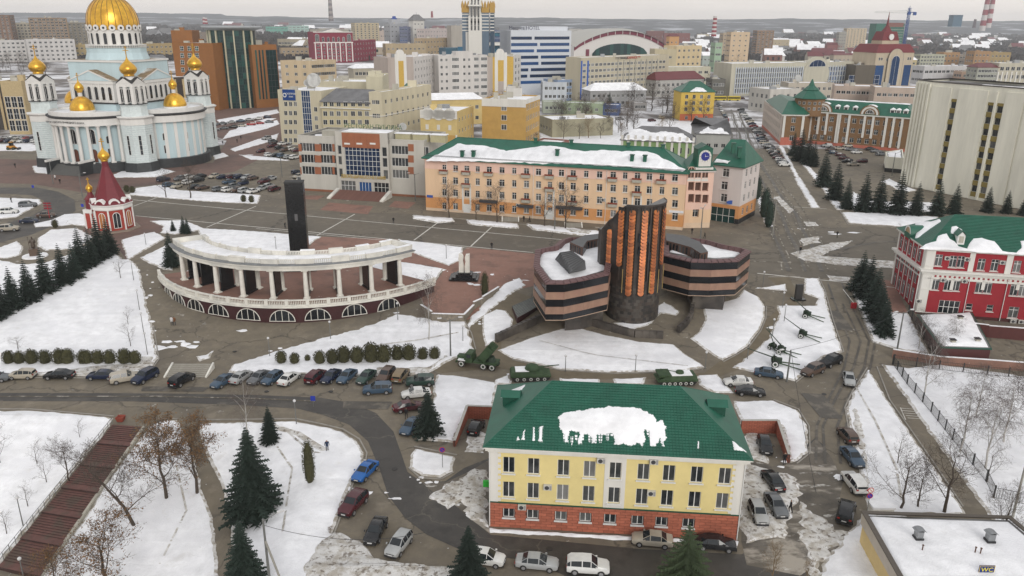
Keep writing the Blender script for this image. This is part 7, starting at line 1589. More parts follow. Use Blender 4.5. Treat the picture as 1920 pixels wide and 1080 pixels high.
b,(A_,B_,d_,n_,_)=bb('receding left wing of the white L shaped flats',778,208,826,194,107,14,'d6d0ca',9,7,name='apartment_block',w=1.5)
b,(A,B,d,n,z1)=bb('pinkish grey end wall of the flats with a yellow panel',731,212,778,208,108,14,'bfaea2',0,0,name='apartment_block');L=(B-A).length;wallbox(b,A,B,L*.27,L*.72,6,z1+1.8,white,.15,'white_panel');wallbox(b,A,B,L*.4,L*.6,15,z1-2,mat('yellow_panel','c6a34c'),.25,'yellow_panel');q=MB();q.tube((*(A+d*L*.5-n*.1),z1+1.5),(*(A+d*L*.5+n*1.2),z1+1.5),L*.15,L*.15,white,14);b.part(q,'round_gable')
b,(A,B,d,n,z1)=bb('yellow and pink end tower of the flats with a round gable',914,196,962,194,107,14,'d0b464',0,7,name='apartment_block',m=mat('yellow_panel','c6a34c'),nr=4);L=(B-A).length;wallbox(b,A,B,0,L*.2,5,z1,colm('bfaea2'),.1,'pink_panel');wallbox(b,A,B,L*.28,L*.75,12,z1+2.6,white,.15,'white_panel');wallbox(b,A,B,L*.40,L*.62,18,z1-2,mat('yellow_panel','c6a34c'),.3,'yellow_panel');wallbox(b,A,B,L*.40,L*.62,8,18,colm('bfaea2'),.3,'pink_panel');q=MB();q.tube((*(A+d*L*.5-n*.1),z1+2.4),(*(A+d*L*.5+n*1.4),z1+2.4),L*.14,L*.14,white,14);b.part(q,'round_gable')
bb('short balcony wing of the white flats beside the grey brown flats',963,192,976,188,104,14,'d4d0cb',2,7,name='apartment_block',w=2.6,h=1.9,st='g3x1')
ylw=mat('yellow_wall','cdb67c',.85,.1,.4);ora=mat('ochre_wall','bd9856',.85,.1,.4)
bb('tall narrow ochre house with a green roof left of the yellow court',758,244,772,244,166,12,'c9a654',1,5,m=ora,roof='hip',rise=2,rmat=greenroof,k=.3,nr=1)
b,_x=bb('yellow rear wing with a long snow covered roof',771,236,905,232,188,14,'d9bd74',9,2,m=ylw,w=1.8,h=1.9,roof='hip',rise=2.6,rmat=snow_roof,k=.5)
b,(A,B,d,n,z1)=bb('yellow block with a wavy white parapet and three shuttered bays',790,280,858,283,207,24,'d9bd74',0,3,name='theatre_annex',m=ylw,nr=5)
L=(B-A).length
q=MB();q.box(0,-.3,z1-3.0,L,.05,z1+.3,white,math.atan2(d.y,d.x),A);b.part(q,'parapet')
for k in range(3):c=A+d*L*(.2+.3*k);q=MB();q.tube((*(c-n*.3),z1-1.2),(*(c+n*.4),z1-1.2),L*.16,L*.16,white,16);b.part(q,'round_parapet');wallbox(b,A,B,L*(.07+.31*k),L*(.32+.31*k),6.5,10.2,ora,.1,'blind_panel');wallbox(b,A,B,L*(.14+.31*k),L*(.22+.31*k),12.2,14.2,white,.1,'blind_panel');wallbox(b,A,B,L*(.335+.31*k),L*(.375+.31*k),5,10.4,white,.2,'pilaster')
b,(A,B,d,n,z1)=bb('ochre block with a white parapet and rows of side windows',904,272,985,276,185,24,'cf9f4a',0,4,name='ochre_block',m=ora,nr=8,w=1.7,h=2.2)
L=(B-A).length;wallbox(b,A,B,0,L,z1-3.0,z1+.2,white,.2,'parapet_band')
P_,Q_=b.edge(1);wallbox(b,P_,Q_,0,(Q_-P_).length,z1-1.6,z1+.2,white,.2,'parapet_band')
for py in(203,221,239):u,z=onf(A,B,945,py);b.window(A,B,u,z-1,2.4,2.2,'v2',rec=-.02)
bb('white lift house on the ochre block roof',950,262,978,262,165,7,'d5d1c9',1,1,name='lift_house',z0=18,scov=0)
b,(A,B,d,n,z1)=bb('white hotel striped with dark blue window bands',957,182,1068,178,57,18,'c9ced6',0,0,name='striped_hotel',m=mat('hotel_white','c6cad0',.6,.08));L=(B-A).length;z=z1-4
bandm=mat('blue_band',(.008,.03,.10),.15,.3);r=random.Random(3)
while z>12:
 c=L*r.uniform(.3,.6);wallbox(b,A,B,.3,c-1.5,z-2.0,z,glassb,.12,'window_band');wallbox(b,A,B,c+.6,L-1.5,z-2.0,z,glassb,.12,'window_band');z-=4.2
word(b,A,B,L*.22,z1+.5,'Mercure HOTEL',3.4,mat('sign_navy',(.02,.02,.05)),.0,'roof_letters')
q=MB();q.box(L*.3,4,z1-.5,L*.98,14,z1+2.6,mat('hotel_white','c6cad0'),math.atan2(d.y,d.x),A);b.part(q,'plant_room')
def arena():
 A=G(1075,128).to_2d();B=G(1245,126).to_2d();z0=4;L=(B-A).length;d=(B-A).normalized();n=Vector((-d.y,d.x));c=(A+B)/2
 b=Bld('arena','big arena with a pale arched roof, crimson band and lens shaped glass front','arena',[A,B,B+n*60,A+n*60],z0);ro=mat('arena_roof','a9a7a0',.5,.1);wh=mat('arena_white','cfcbc7',.7,.08);cr_=mat('arena_crimson',(.16,.015,.04),.6)
 ztop=V(1160,53,c.y).z;zed=V(1078,84,A.y).z;Hh=28
 def prof(t):return zed+(ztop-zed)*math.sin(math.pi*t)**.8
 q=MB();N=24
 for i in range(N):
  t0,t1=i/N,(i+1)/N;p0,p1=A+d*L*t0,A+d*L*t1;z_0,z_1=prof(t0),prof(t1)
  q.quad((*(p0-n*3),z_0-2.5),(*(p1-n*3),z_1-2.5),(*(p1+n*8),z_1),(*(p0+n*8),z_0),ro);q.quad((*(p0+n*8),z_0),(*(p1+n*8),z_1),(*(p1+n*58),z_1-1),(*(p0+n*58),z_0-1),ro)
 b.part(q,'roof')
 q=MB()
 for i in range(N):
  t0,t1=i/N,(i+1)/N;p0,p1=A+d*L*t0,A+d*L*t1;q.quad((*(p0-n*1),prof(t0)-6.5),(*(p1-n*1),prof(t1)-6.5),(*(p1-n*1),prof(t1)-2.2),(*(p0-n*1),prof(t0)-2.2),cr_)
 b.part(q,'crimson_band')
 q=MB()
 for i in range(N):
  t0,t1=i/N,(i+1)/N;p0,p1=A+d*L*t0,A+d*L*t1;q.quad((*p0,z0),(*p1,z0),(*p1,prof(t1)-5.5),(*p0,prof(t0)-5.5),wh);
 for s,e in((A,A+n*60),(B,B+n*60)):q.quad((*s,z0),(*e,z0),(*e,zed-1),(*s,zed-1),wh)
 b.part(q,'wall')
 q=MB();za=V(1160,100,c.y).z;zb=V(1160,82,c.y).z;u0,u1=L*.19,L*.79
 for i in range(16):
  t0,t1=i/16,(i+1)/16;f=lambda t:za+(zb-za)*(1-(2*t-1)**2)**.6+.3
  p0,p1=A+d*(u0+(u1-u0)*t0)-n*.4,A+d*(u0+(u1-u0)*t1)-n*.4;s=MB();s.quad((*p0,za-8),(*p1,za-8),(*p1,f(t1)),(*p0,f(t0)),glassg);b.part(s,'glass_panel')
 for u in(L*.14,L*.84):wallbox(b,A,B,u-2.2,u+2.2,za-4,za+5,cr_,.6,'crimson_fin')
 for k in range(11):u=L*(.1+.08*k);wallbox(b,A,B,u,u+.6,prof(u/L)-6.6,prof(u/L)-2.6,wh,1.6,'strut',.0)
arena()
b,(A,B,d,n,z1)=bb('long beige hotel with a blue balcony stack and letters along its roof',1087,190,1250,176,108,14,'c9bd9c',0,0,name='beige_hotel');L=(B-A).length
for c in range(22):
 u=L*(.035+.043*c)
 for r_ in range(6):b.window(A,B,u,7+r_*(z1-9)/6,3.0,2.0,'g3x1',rec=-.03,gm=glassb if c<2 else None)
wallbox(b,A,B,0,L*.012,5,z1-2,mat('blue_panel',(.02,.10,.42)),.3,'blue_panel');wallbox(b,A,B,L*.065,L*.078,5,z1-2,mat('blue_panel',(.02,.10,.42)),.3,'blue_panel')
for c in range(8):wallbox(b,A,B,L*(.39+.066*c),L*(.395+.066*c)+.3,5,z1-2.5,concrete,.5,'rib')
word(b,A,B,L*.43,z1-1.9,'\u0413\u041e\u0421\u0422\u0418\u041d\u0418\u0426\u0410',2.0,mat('sign_navy',(.02,.02,.05)),.4,'roof_letters');word(b,A,B,L*.57,z1-1.9,'\u0421\u0410\u0420\u0410\u041d\u0421\u041a ***',2.2,mat('sign_red',(.45,.01,.01)),.4,'roof_letters')
b,(A,B,d,n,z1)=bb('crimson hall with white arches, pediment and giant pilasters',591,118,664,117,60,24,'8c2238',0,6,name='crimson_hall',m=mat('crimson_hall',(.20,.012,.035),.8,.1),nr=8);L=(B-A).length
for k,u in enumerate((.03,.18,.33,.44,.55,.66,.81,.97)):wallbox(b,A,B,L*u-.6,L*u+.6,5,z1-13,white,.5,'pilaster')
wallbox(b,A,B,0,L,z1-13,z1-11.8,white,.5,'cornice_band');wallbox(b,A,B,0,L,z1-.6,z1+.4,white,.6,'cornice_band')
for u,w_,h_ in((.09,5,9),(.9,5,9),(.24,3,5.5),(.37,3,5.5),(.5,3,5.5),(.63,3,5.5),(.76,3,5.5)):b.window(A,B,L*u,z1-11.3,w_,h_,'arch',rec=-.2)
q=MB();q.poly([(*(A+d*L*.2-n*.5),z1),(*(A+d*L*.8-n*.5),z1),(*(A+d*L*.5-n*.5),z1+4)],white);q.poly([(*(A+d*L*.2-n*.5),z1),(*(A+d*L*.5-n*.5),z1+4),(*(A+d*L*.5+n*8),z1+4),(*(A+d*L*.2+n*8),z1)][::-1],roofgrey);q.poly([(*(A+d*L*.8-n*.5),z1),(*(A+d*L*.5-n*.5),z1+4),(*(A+d*L*.5+n*8),z1+4),(*(A+d*L*.8+n*8),z1)],roofgrey);b.part(q,'pediment')
for k in range(5):
 for u in(.105,.89):b.window(A,B,L*u,6+k*4.3,3.4,2.0,'g2x1',rec=-.04)
 for u in(.255,.385,.495,.605,.735):b.window(A,B,L*u,6+k*4.3,2.0,2.4,'v2',rec=-.04)
bb('stepped crimson rear wings with white ribs',664,116,706,112,76,14,'8c2238',8,4,name='crimson_wing',m=mat('crimson_hall',(.20,.012,.035),.8,.1))
def utower():
 Y=560;c=V(892,100,Y);z0=4;root=empty('university_tower',(c.x,Y,z0),0,'tall pale university tower with golden crowned side turrets and blue glass','tower');wh=mat('tower_white','d3d1cb',.8,.06);go=mat('tower_gold','b08c42',.6,.15)
 def H(py):return V(892,py,Y).z-z0
 def put(q,n):return q.build(n,root)
 s=Y/1470*1.02
 q=MB();q.box(-5*s*2.3,-6,0,5*s*2.3,8,H(30),wh);put(q,'shaft');q=MB();q.box(-10.8*s,-3,0,10.8*s,6,H(-25),wh);put(q,'upper_shaft');q=MB();q.box(-11.6*s,-6.4,H(12),11.6*s,6,H(9),white);put(q,'cornice')
 for k in(-1,0,1):
  for t in range(4):f,_=winmesh(3.2*s,9 if t==1 else 3.4,'v2',whitew,glassd,True);link('window',f,root,(k*6*s,-6.05,H((48,33,44,57)[t])),0)
  f,_=winmesh(2.6*s,7,'v2',whitew,glassd,True);link('window',f,root,(k*5.5*s,-3.05,H(11)),0);link('window',f,root,(k*5.5*s,-3.05,H(2)),0)
 for sx,w_ in((-1,12),(1,13),(1.72,7)):
  x=sx*17*s;q=MB();q.box(x-w_/2*s,-2,0,x+w_/2*s,10,H(24),mat('tower_glass',(.10,.15,.21),.3)if sx<1.5 else mat('dark_blue_glass',(.03,.06,.10),.3));put(q,'glass_wing');q=MB();q.box(x-(w_/2+.6)*s,-3,H(23.5),x+(w_/2+.6)*s,10,H(14.5),go);put(q,'gold_crown')
  for k in range(3):q=MB();q.lathe([(1.0,0),(.9,2),(.1,4.5)],go,6,(x+(k-1)*w_*.42*s,-2,H(14.5)));put(q,'finial')
  for k in range(6):q=MB();q.box(x-w_/2*s,-2.2,H(28+6*k),x+w_/2*s,-1.95,H(28+6*k)+.7,wh);put(q,'spandrel')
 q=MB();q.box(-17*s*1.0,-2.3,0,-10*s,3,H(60),wh);put(q,'side_block')
utower()
def dome_hall():
 A=G(889,125).to_2d();B=G(960,122).to_2d();z1=V(890,85,A.y).z;b=block('blue_dome_hall','white galleried hall under a dark blue faceted dome with a small cupola','building',[A,B,B+Vector((0,30)),A+Vector((0,30))],z1,white,dict(n=9,fl=2,w=3,h=4,st='g2x1'),cols=(10,1,.8,0,z1-4));c=(A+B)/2+Vector((0,15));r=(B-A).length/2;nb=mat('navy_dome',(.012,.035,.10),.35)
 q=MB();q.lathe([(r*.86,z1-.3),(r*.86,z1+3.4),(r*.9,z1+3.6)],white,16,(c.x,c.y,0));b.part(q,'drum');q=MB();q.lathe([(r*.88,z1+3.5),(r*.78,z1+6.5),(r*.5,z1+9),(r*.25,z1+9.8)],nb,16,(c.x,c.y,0));b.part(q,'dome')
 q=MB();q.lathe([(r*.22,z1+9.5),(r*.2,z1+13.5)],mat('teal_glass',(.02,.12,.18)),12,(c.x,c.y,0));b.part(q,'lantern');q=MB();q.lathe([(r*.24,z1+13.4),(r*.24,z1+15),(r*.2,z1+16),(.1,z1+17.4)],nb,12,(c.x,c.y,0));b.part(q,'cupola');q=MB();q.lathe([(r*.25,z1+14.0),(r*.25,z1+14.6)],whitew,12,(c.x,c.y,0));b.part(q,'cupola_band')
dome_hall()
bb('long hall with a bright teal roof edge in front of the blue dome',836,124,948,122,90,16,'3a5a6a',8,1,name='teal_hall',m=mat('teal_roof_wall',(.03,.10,.15),.5));
b,(A,B,d,n,z1)=bb('teal fascia building strip above the white flats',868,126,946,123,88,8,'2f7fa0',0,0,name='teal_hall',m=mat('teal_cladding',(.012,.13,.23),.5),scov=0)
b,(A,B,d,n,z1)=bb('white lookout tower with a steep dark pyramid roof',776,100,797,100,38,12,'cfccc4',3,6,name='pyramid_tower',roof='hip',rise=9,rmat=roofgrey,k=1,over=1.5)
q=MB();c=sum(b.foot,Vector((0,0)))/4;q.lathe([(.3,z1+8),(.15,z1+14)],metal,5,(c.x,c.y,0));b.part(q,'spire');
b,(A,B,d,n,z1)=bb('white water tank block with a cobalt blue round cap',737,96,752,96,36,10,'b9bcc4',0,0,name='tank_block',z0=10);q=MB();c=sum(b.foot,Vector((0,0)))/4;q.lathe([(5.5,z1),(5.5,z1+1.5),(3.2,z1+2),(3,z1+5)],mat('cobalt',(.01,.06,.30)),12,(c.x,c.y,0));b.part(q,'blue_cap')
for ax,ay,bx,by,ty,n_,lab in((1367,180,1505,176,119,30,'glass grid offices with white mullions beside the avenue'),(1505,176,1594,172,117,18,'arched middle part of the glass grid offices')):
 b,(A,B,d,n,z1)=bb(lab,ax,ay,bx,by,ty,22,'c9c3aa',0,0,name='grid_offices',nl=0);L=(B-A).length
 for c in range(n_):
  for r_ in range(5):b.window(A,B,L*(.06+.9*(c+.5)/n_)if ax<1400 else L*(c+.5)/n_,6+r_*(z1-9)/5,L*.9/n_-.8,(z1-9)/5-.5,'v2',gm=glassb if ax>1500 else glassd,rec=-.03,fm=whitew)
 for c in range(n_+1):u=L*(.06+.9*c/n_)if ax<1400 else min(L*c/n_,L-.5);wallbox(b,A,B,u-.3,u+.3,5,z1-2.6,mat('mullion_white','c5ccd4'),.5,'mullion')
 if ax>1500:u,_=onf(A,B,1532,118);c=A+d*u;q=MB();q.tube((*(c-n*.6),z1-9),(*(c+n*2),z1-9),13,13,colm('c9c3aa'),24);b.part(q,'round_gable');f,_=winmesh(17,5,'lun',whitew,glassb,True);o=link('window',f,None,(c.x-n.x*.75,c.y-n.y*.75,z1-3.2),math.atan2(d.y,d.x));b.add(o)
b,(A,B,d,n,z1)=bb('cream office with a glazed arch, crimson mansard and clock spire',1632,176,1702,174,99,24,'c8b594',0,0,name='spired_office',corn=None,roof=None);L=(B-A).length;mar=mat('crimson_mansard',(.15,.012,.018),.5)
for u0,u1 in((.03,.24),(.78,.97)):wallbox(b,A,B,L*u0,L*u1,4.2,z1-9,glassb,.2,'glass_panel')
for u in(.3,.72):b.window(A,B,L*u,z1-6,1.6,2.2,'v2',rec=-.02)
for u in(.1,.16,.86,.92):b.window(A,B,L*u,z1-5.5,1.6,2.2,'v2',rec=-.02)
f,_=winmesh(L*.40,z1-1,'arch',mat('arch_grey','8e8a86'),colm('c8b594'),True);o=link('arch_frame',f,None,(*(A+d*L*.5-n*1.2),4),math.atan2(d.y,d.x));b.add(o);f,_=winmesh(L*.22,z1-6,'arch',whitew,glassb,True);o=link('window',f,None,(*(A+d*L*.5-n*1.5),4),math.atan2(d.y,d.x));b.add(o)
c=sum(b.foot,Vector((0,0)))/4;e=b.foot;
def frust(b,fo,z0_,z1_,k,m,nm):cc=sum(fo,Vector((0,0)))/4;q=MB();t=[cc+(p-cc)*k for p in fo];[q.quad((*fo[i],z0_),(*fo[(i+1)%4],z0_),(*t[(i+1)%4],z1_),(*t[i],z1_),m)for i in range(4)];q.poly([(*p,z1_)for p in t],m);b.part(q,nm);return t
t=frust(b,offset(e,.4),z1,z1+6,.8,mar,'mansard');cc_=sum(t,Vector((0,0)))/4;t2=[cc_+(p-cc_)*.55 for p in t];frust(b,t2,z1+6,z1+8.5,.98,colm('c8b594'),'attic');t3=frust(b,t2,z1+8.5,z1+15,.75,mar,'upper_mansard');frust(b,[cc_+(p-cc_)*.5 for p in t3],z1+15,z1+19,.3,mar,'spire_base')
q=MB();q.lathe([(1.1,z1+18),(.1,z1+29)],mar,6,(cc_.x,cc_.y,0));b.part(q,'spire');q=MB();p=cc_-n*((t2[0]-t2[3]).length/2+.5);q.tube((*p,z1+11),(*(p+n*.8),z1+11),2.2,2.2,whitew,16);b.part(q,'clock_dial')
bb('low dark glazed link beside the spired office',1598,176,1634,176,122,16,'6a6050',2,1,name='glazed_link',w=12,h=9,st='g5x3',gm=glassb)
b,(A,B,d,n,z1)=bb('unfinished tower wrapped in green safety netting',1634,112,1686,112,44,18,'2f6a58',0,0,name='construction_tower',m=mat('green_netting',(.015,.12,.085),.9,.35,.3),scov=0);L=(B-A).length
for k in range(9):wallbox(b,A,B,L*.32,L*.98,8+k*5,8.7+k*5,concrete,.3,'floor_slab')
wallbox(b,A,B,L*.34,L*.95,z1-6,z1+1.5,mat('raw_brick','7a4a40'),.5,'top_storey')
def crane():
 p=V(1694,90,900);z0=2;root=empty('tower_crane',(p.x,900,z0),0,'blue lattice tower crane with a long white jib above the netted tower','crane');bl=mat('crane_blue',(.03,.08,.25));H=V(1694,22,900).z-z0;lf=V(1640,24,900).x-p.x;rt=V(1718,24,900).x-p.x
 q=MB()
 for x in(-1,1):
  for y in(-1,1):q.tube((x,y,0),(x,y,H+4),.28,.28,bl,4)
 n=int(H/2.6)
 for k in range(n):z=k*2.6;s=1 if k%2 else-1;q.tube((-s,-1,z),(s,-1,z+2.6),.16,.16,bl,3);q.tube((-s,1,z),(s,1,z+2.6),.16,.16,bl,3);q.tube((-1,-s,z),(-1,s,z+2.6),.16,.16,bl,3)
 q.build('mast',root)['kind']='stuff'
 q=MB();q.tube((lf,0,H-1),(0,0,H-1),.3,.4,whitew,4);q.tube((lf,0,H+.2),(0,0,H+1.6),.25,.3,whitew,4)
 for k in range(14):x=lf*k/14;q.tube((x,0,H-1),(x+lf/28,0,H+1.4-.8*k/14),.14,.14,whitew,3);q.tube((x+lf/28,0,H+1.4-.8*k/14),(x+lf/14,0,H-1),.14,.14,whitew,3)
 q.build('jib',root)['kind']='stuff';q=MB();q.tube((0,0,H-.5),(rt,0,H-.5),.4,.4,bl,4);q.build('counter_jib',root);q=MB();q.box(rt-3,-1,H-3.5,rt,1,H-.5,bl);q.build('counterweight',root);q=MB();q.box(-1.5,-1.5,H-3,1.5,1.5,H,bl);q.build('cab',root);q=MB();q.tube((0,0,H),(0,0,H+6),.4,.2,bl,4);q.build('apex',root)
crane()
def chimney(px,pyb,pyt,Y,r,lab,cols,smoke=False,name='chimney_stack'):
 p=V(px,pyb,Y);zt=V(px,pyt,Y).z;root=empty(name,(p.x,Y,p.z),0,lab,'chimney');n=cols[2];H=zt-p.z
 for k in range(n):m=cols[0]if k%2==0 else cols[1];q=MB();r0=r*(1-.3*k/n);q.lathe([(r0,H*k/n),(r*(1-.3*(k+1)/n),H*(k+1)/n)],m,12);q.build('band',root)
rw=mat('stack_red','8c3a44',.8);ww=mat('stack_white','c4c0be',.8)
chimney(1338,68,30,1000,3.2,'red and white striped chimney beyond the peach high rise',(rw,ww,10));chimney(1841,58,-12,2600,9,'left one of the two tall red and white power station chimneys',(ww,rw,7));chimney(1852,52,-10,2600,9,'right one of the two tall red and white power station chimneys',(ww,rw,7))
chimney(621,40,-4,1500,4.5,'tall grey television mast on the horizon',(mat('mast_grey','7b777a'),mat('mast_grey2','a09a98'),9),name='television_mast');chimney(810,33,21,2600,4,'small brown chimney on the horizon',(rw,rw,1));chimney(1826,52,36,2600,5,'short dark chimney near the cooling tower',(mat('stack_dark','5a5054'),mat('stack_dark','5a5054'),1));chimney(383,45,32,1600,3,'small striped chimney left of the glass tower',(rw,ww,4));chimney(387,45,33,1600,3,'second small striped chimney left of the glass tower',(rw,ww,4))
def cooling():
 Y=2600;p=V(1789,50,Y);zt=V(1789,28,Y).z;root=empty('cooling_tower',(p.x,Y,p.z),0,'square blue grey cooling tower steaming on the horizon','tower');s=Y/1470*8;q=MB();q.box(-s,-s,0,s,s,zt-p.z,mat('cooling_blue','3f6075',.8));q.build('shell',root);q=MB();q.box(-s*1.05,-s*1.05,(zt-p.z)*.9,s*1.05,s*1.05,(zt-p.z)*.96,mat('cooling_dark','2f4a5c'));q.build('rim',root)
cooling()
def plume(px,py,Y,w_,h_,lab,drift=.3):
 p=V(px,py,Y);o=MB();n=8;rr=random.Random(5)
 for k in range(9):
  t=k/8;r_=w_*(.35+.65*t);cx,cz=drift*h_*t**1.3*(1),h_*t;o.lathe([(r_*.2,-r_*.9),(r_*.8,-r_*.5),(r_,0),(r_*.8,r_*.5),(r_*.2,r_*.9)],MAT_SMOKE,10,(p.x+cx+rr.uniform(-.2,.2)*w_,Y+rr.uniform(-.2,.2)*w_,p.z+cz))
 q=o.build('smoke_plume',None,60);tag(q,lab,'smoke',kind='stuff')
MAT_SMOKE=bpy.data.materials.new('smoke');MAT_SMOKE.use_nodes=True;_t=MAT_SMOKE.node_tree;_t.nodes.remove(_t.nodes['Principled BSDF']);_v=_t.nodes.new('ShaderNodeVolumePrincipled');_v.inputs['Color'].default_value=(.85,.83,.83,1);_v.inputs['Density'].default_value=.006;_t.links.new(_v.outputs[0],[n for n in _t.nodes if n.type=='OUTPUT_MATERIAL'][0].inputs['Volume'])
b,(A,B,d,n,z1)=bb('yellow four storey house with red base and green roof beside the avenue',1274,226,1336,226,172,16,'dcb954',4,3,m=mat('bright_yellow_wall','c9aa4e',.85,.1),w=1.6,h=2.0,nr=4,bands=None,roof='hip',rise=5,rmat=greenroof,k=.8,v0=4.5);L=(B-A).length;wallbox(b,A,B,0,L,4,7.5,mat('brick_red_base','b5603c'),.1,'base_band')
for k in range(3):b.window(A,B,L*(.2+.3*k),4.6,1.5,1.8,'v2',rec=-.12)
slope_snow(b,(*offset(b.foot,.5)[0],z1),(*offset(b.foot,.5)[1],z1),((A+(b.foot[3]-A)*.55)[0],(A+(b.foot[3]-A)*.55)[1],z1+5),[(.25,.02),(.75,.02),(.65,.35),(.45,.4)],th=.2)
b,(A,B,d,n,z1)=bb('low green fronted house with white pilasters under a snowy grey hipped roof',1163,292,1300,298,262,16,'8fae7c',9,1,m=mat('leaf_green_wall','7f9a66',.85,.12),w=1.5,h=2.4,roof='hip',rise=4.6,rmat=roofgrey,k=.9,cols=(11,.9,.25,0,8.2))
ff=[Vector(p)for p in offset(b.foot,.5)];slope_snow(b,(*ff[0],z1),(*ff[1],z1),(ff[0].x,ff[0].y+8,z1+4.6),[(.06,.02),(.98,.02),(.86,.55),(.6,.7),(.5,.55),(.3,.8),(.16,.75)],th=.25,jag=.5)
b,(A,B,d,n,z1)=bb('rear wing of the green house with a snow patched grey roof beside the avenue',1302,288,1366,290,250,30,'b3b3ae',4,1,roof='hip',rise=4.5,rmat=roofgrey,k=.9)
ff=offset(b.foot,.5);slope_snow(b,(*ff[0],z1),(*ff[1],z1),(ff[0].x+3,ff[0].y+13,z1+4.5),[(.1,.02),(.9,.02),(.7,.4),(.5,.25),(.35,.45)],th=.25,jag=.6)
for lab,ax,ay,bx,by,ty,dep,col in(('green and white garage row along the snowy yard',1056,214,1130,216,192,9,'9fb28a'),('blue end garage of the row beside the bare trees',1130,216,1160,217,196,9,'3c5f9c'),('low workshop with snowy roofs beside the ochre block',1010,248,1035,258,216,30,'a7a07e'),('small round roofed brick shed behind the orange house',1000,278,1050,282,264,10,'9a5a4a'),('pale long garage behind the grey house',1018,212,1056,212,190,8,'a8b29a'),('round snowy kiosk among the dark trees',1188,208,1212,208,192,8,'a09c98')):
 bb(lab,ax,ay,bx,by,ty,dep,col,4,1,name='garage' if 'garage' in lab else 'shed',h=1.6)
SN([(1016,262),(1100,225),(1200,222),(1340,232),(1345,262),(1250,262),(1160,280),(1010,282)],snow,hgt=.1);SN([(1010,225),(1050,215),(1090,222),(1030,258),(1012,270)],snow,hgt=.1)
# ---- far small houses and the wooded plain
hr=random.Random(11);hm=[]
for wc,rc in(('b9a78a',snow_roof),('8d5648',snow_roof),('a9aab0',roofgrey),('c2b79f',redroof),('9a8c7c',snow_roof),('cfcac4',snow_roof)):
 q=MB();W_,D_,H_=5,4,4.2;q.box(-W_,-D_,0,W_,D_,H_,colm(wc));q.quad((-W_-.5,-D_-.5,H_),(W_+.5,-D_-.5,H_),(W_,0,H_+3.4),(-W_,0,H_+3.4),rc);q.quad((W_+.5,D_+.5,H_),(-W_-.5,D_+.5,H_),(-W_,0,H_+3.4),(W_,0,H_+3.4),rc);q.poly([(-W_,-D_,H_),(-W_,0,H_+3.4),(-W_,D_,H_)],colm(wc));q.poly([(W_,-D_,H_),(W_,D_,H_),(W_,0,H_+3.4)],colm(wc))
 for x in(-3,0,3):q.quad((x-.6,-D_-.02,1.4),(x+.6,-D_-.02,1.4),(x+.6,-D_-.02,3.0),(x-.6,-D_-.02,3.0),glassd)
 hm.append(q.mesh('cottage'))
zones=[(1440,1620,84,118,60),(1250,1360,72,110,34),(940,1240,56,66,26),(1700,1920,70,100,36),(420,600,40,60,36),(1320,1600,60,78,30),(0,330,40,46,16),(640,860,40,66,40),(170,340,62,80,14),(560,740,88,106,10)]
desc=['cream cottage','brick cottage','grey cottage','maroon roofed cottage','brown cottage','white cottage']
nc=0
for x0,x1,y0,y1,cnt in zones:
 for k in range(cnt):
  px,py=hr.uniform(x0,x1),hr.uniform(y0,y1);g=G(px,py)
  if g.y>5200:continue
  i=hr.randrange(6);s=hr.uniform(1.0,1.9)*(1+g.y/4000);o=link('cottage',hm[i],None,g,hr.uniform(-.5,.5));o.scale=(s*hr.uniform(1,1.6),s,s*hr.uniform(.9,1.3));tag(o,desc[i]+' with a pitched roof in the far low rise quarter','house','far '+desc[i]+'s');nc+=1
sheds=[]
for k in range(46):
 px,py=hr.choice([(600,43),(700,55),(1500,66),(1800,75),(1750,88),(460,50),(1150,50),(1300,52),(300,42)]);px+=hr.uniform(-110,110);py+=hr.uniform(-6,6);g=G(px,max(py,41));
 if g.y>6000:continue
 q=MB();s=10+g.y/90;q.box(-s,-s*.5,0,s,s*.5,5+g.y/500,colm(hr.choice(['b9bec4','c9c4ba','8fa7b8','a8a098'])));q.box(-s*1.02,-s*.52,5+g.y/500,s*1.02,s*.52,5.6+g.y/480,snow_roof);o=q.build('warehouse');o.location=g;o.rotation_euler.z=hr.uniform(-.3,.3);tag(o,'long flat snow roofed warehouse on the far plain','warehouse','warehouses on the far plain')
def hills():
 hm_=mat('far_forest',(.028,.036,.048),.95,.4,.004);hs_=wear('far_hillside',(.05,.055,.065),[((.5,.52,.56),.004,.54,.62,(1,3,1),.8)],.95,0)
 for nm,Y,base,am,seed,m in(('hills',6500,15,1.0,3,hm_),('hills',5300,-2,.55,9,hs_)):
  q=MB();N=260;prev=None;k=q.mi(m)
  for i in range(N+1):
   px=-260+2440*i/N;p=V(px,40,Y);hgt=54+(Y/1470)*((base*0)+(5.5+6*noise.noise((px*.0022,seed,0))+1.3*noise.noise((px*.02,seed,1))+.6*noise.noise((px*.12,seed,2)))*am)
   if Y>6000 and px<420:hgt+=13
   for z,y in((-30,Y-900),(hgt*.5,Y-500),(hgt*.93,Y-100),(hgt,Y),(-30,Y+900)):q.v.append((p.x,y,z))
   if i:
    for t in range(4):a=(i-1)*5+t;q.f.append((a,a+5,a+6,a+1));q.m.append(k)
  o=q.build(nm,None,80);o['kind']='structure'
hills()

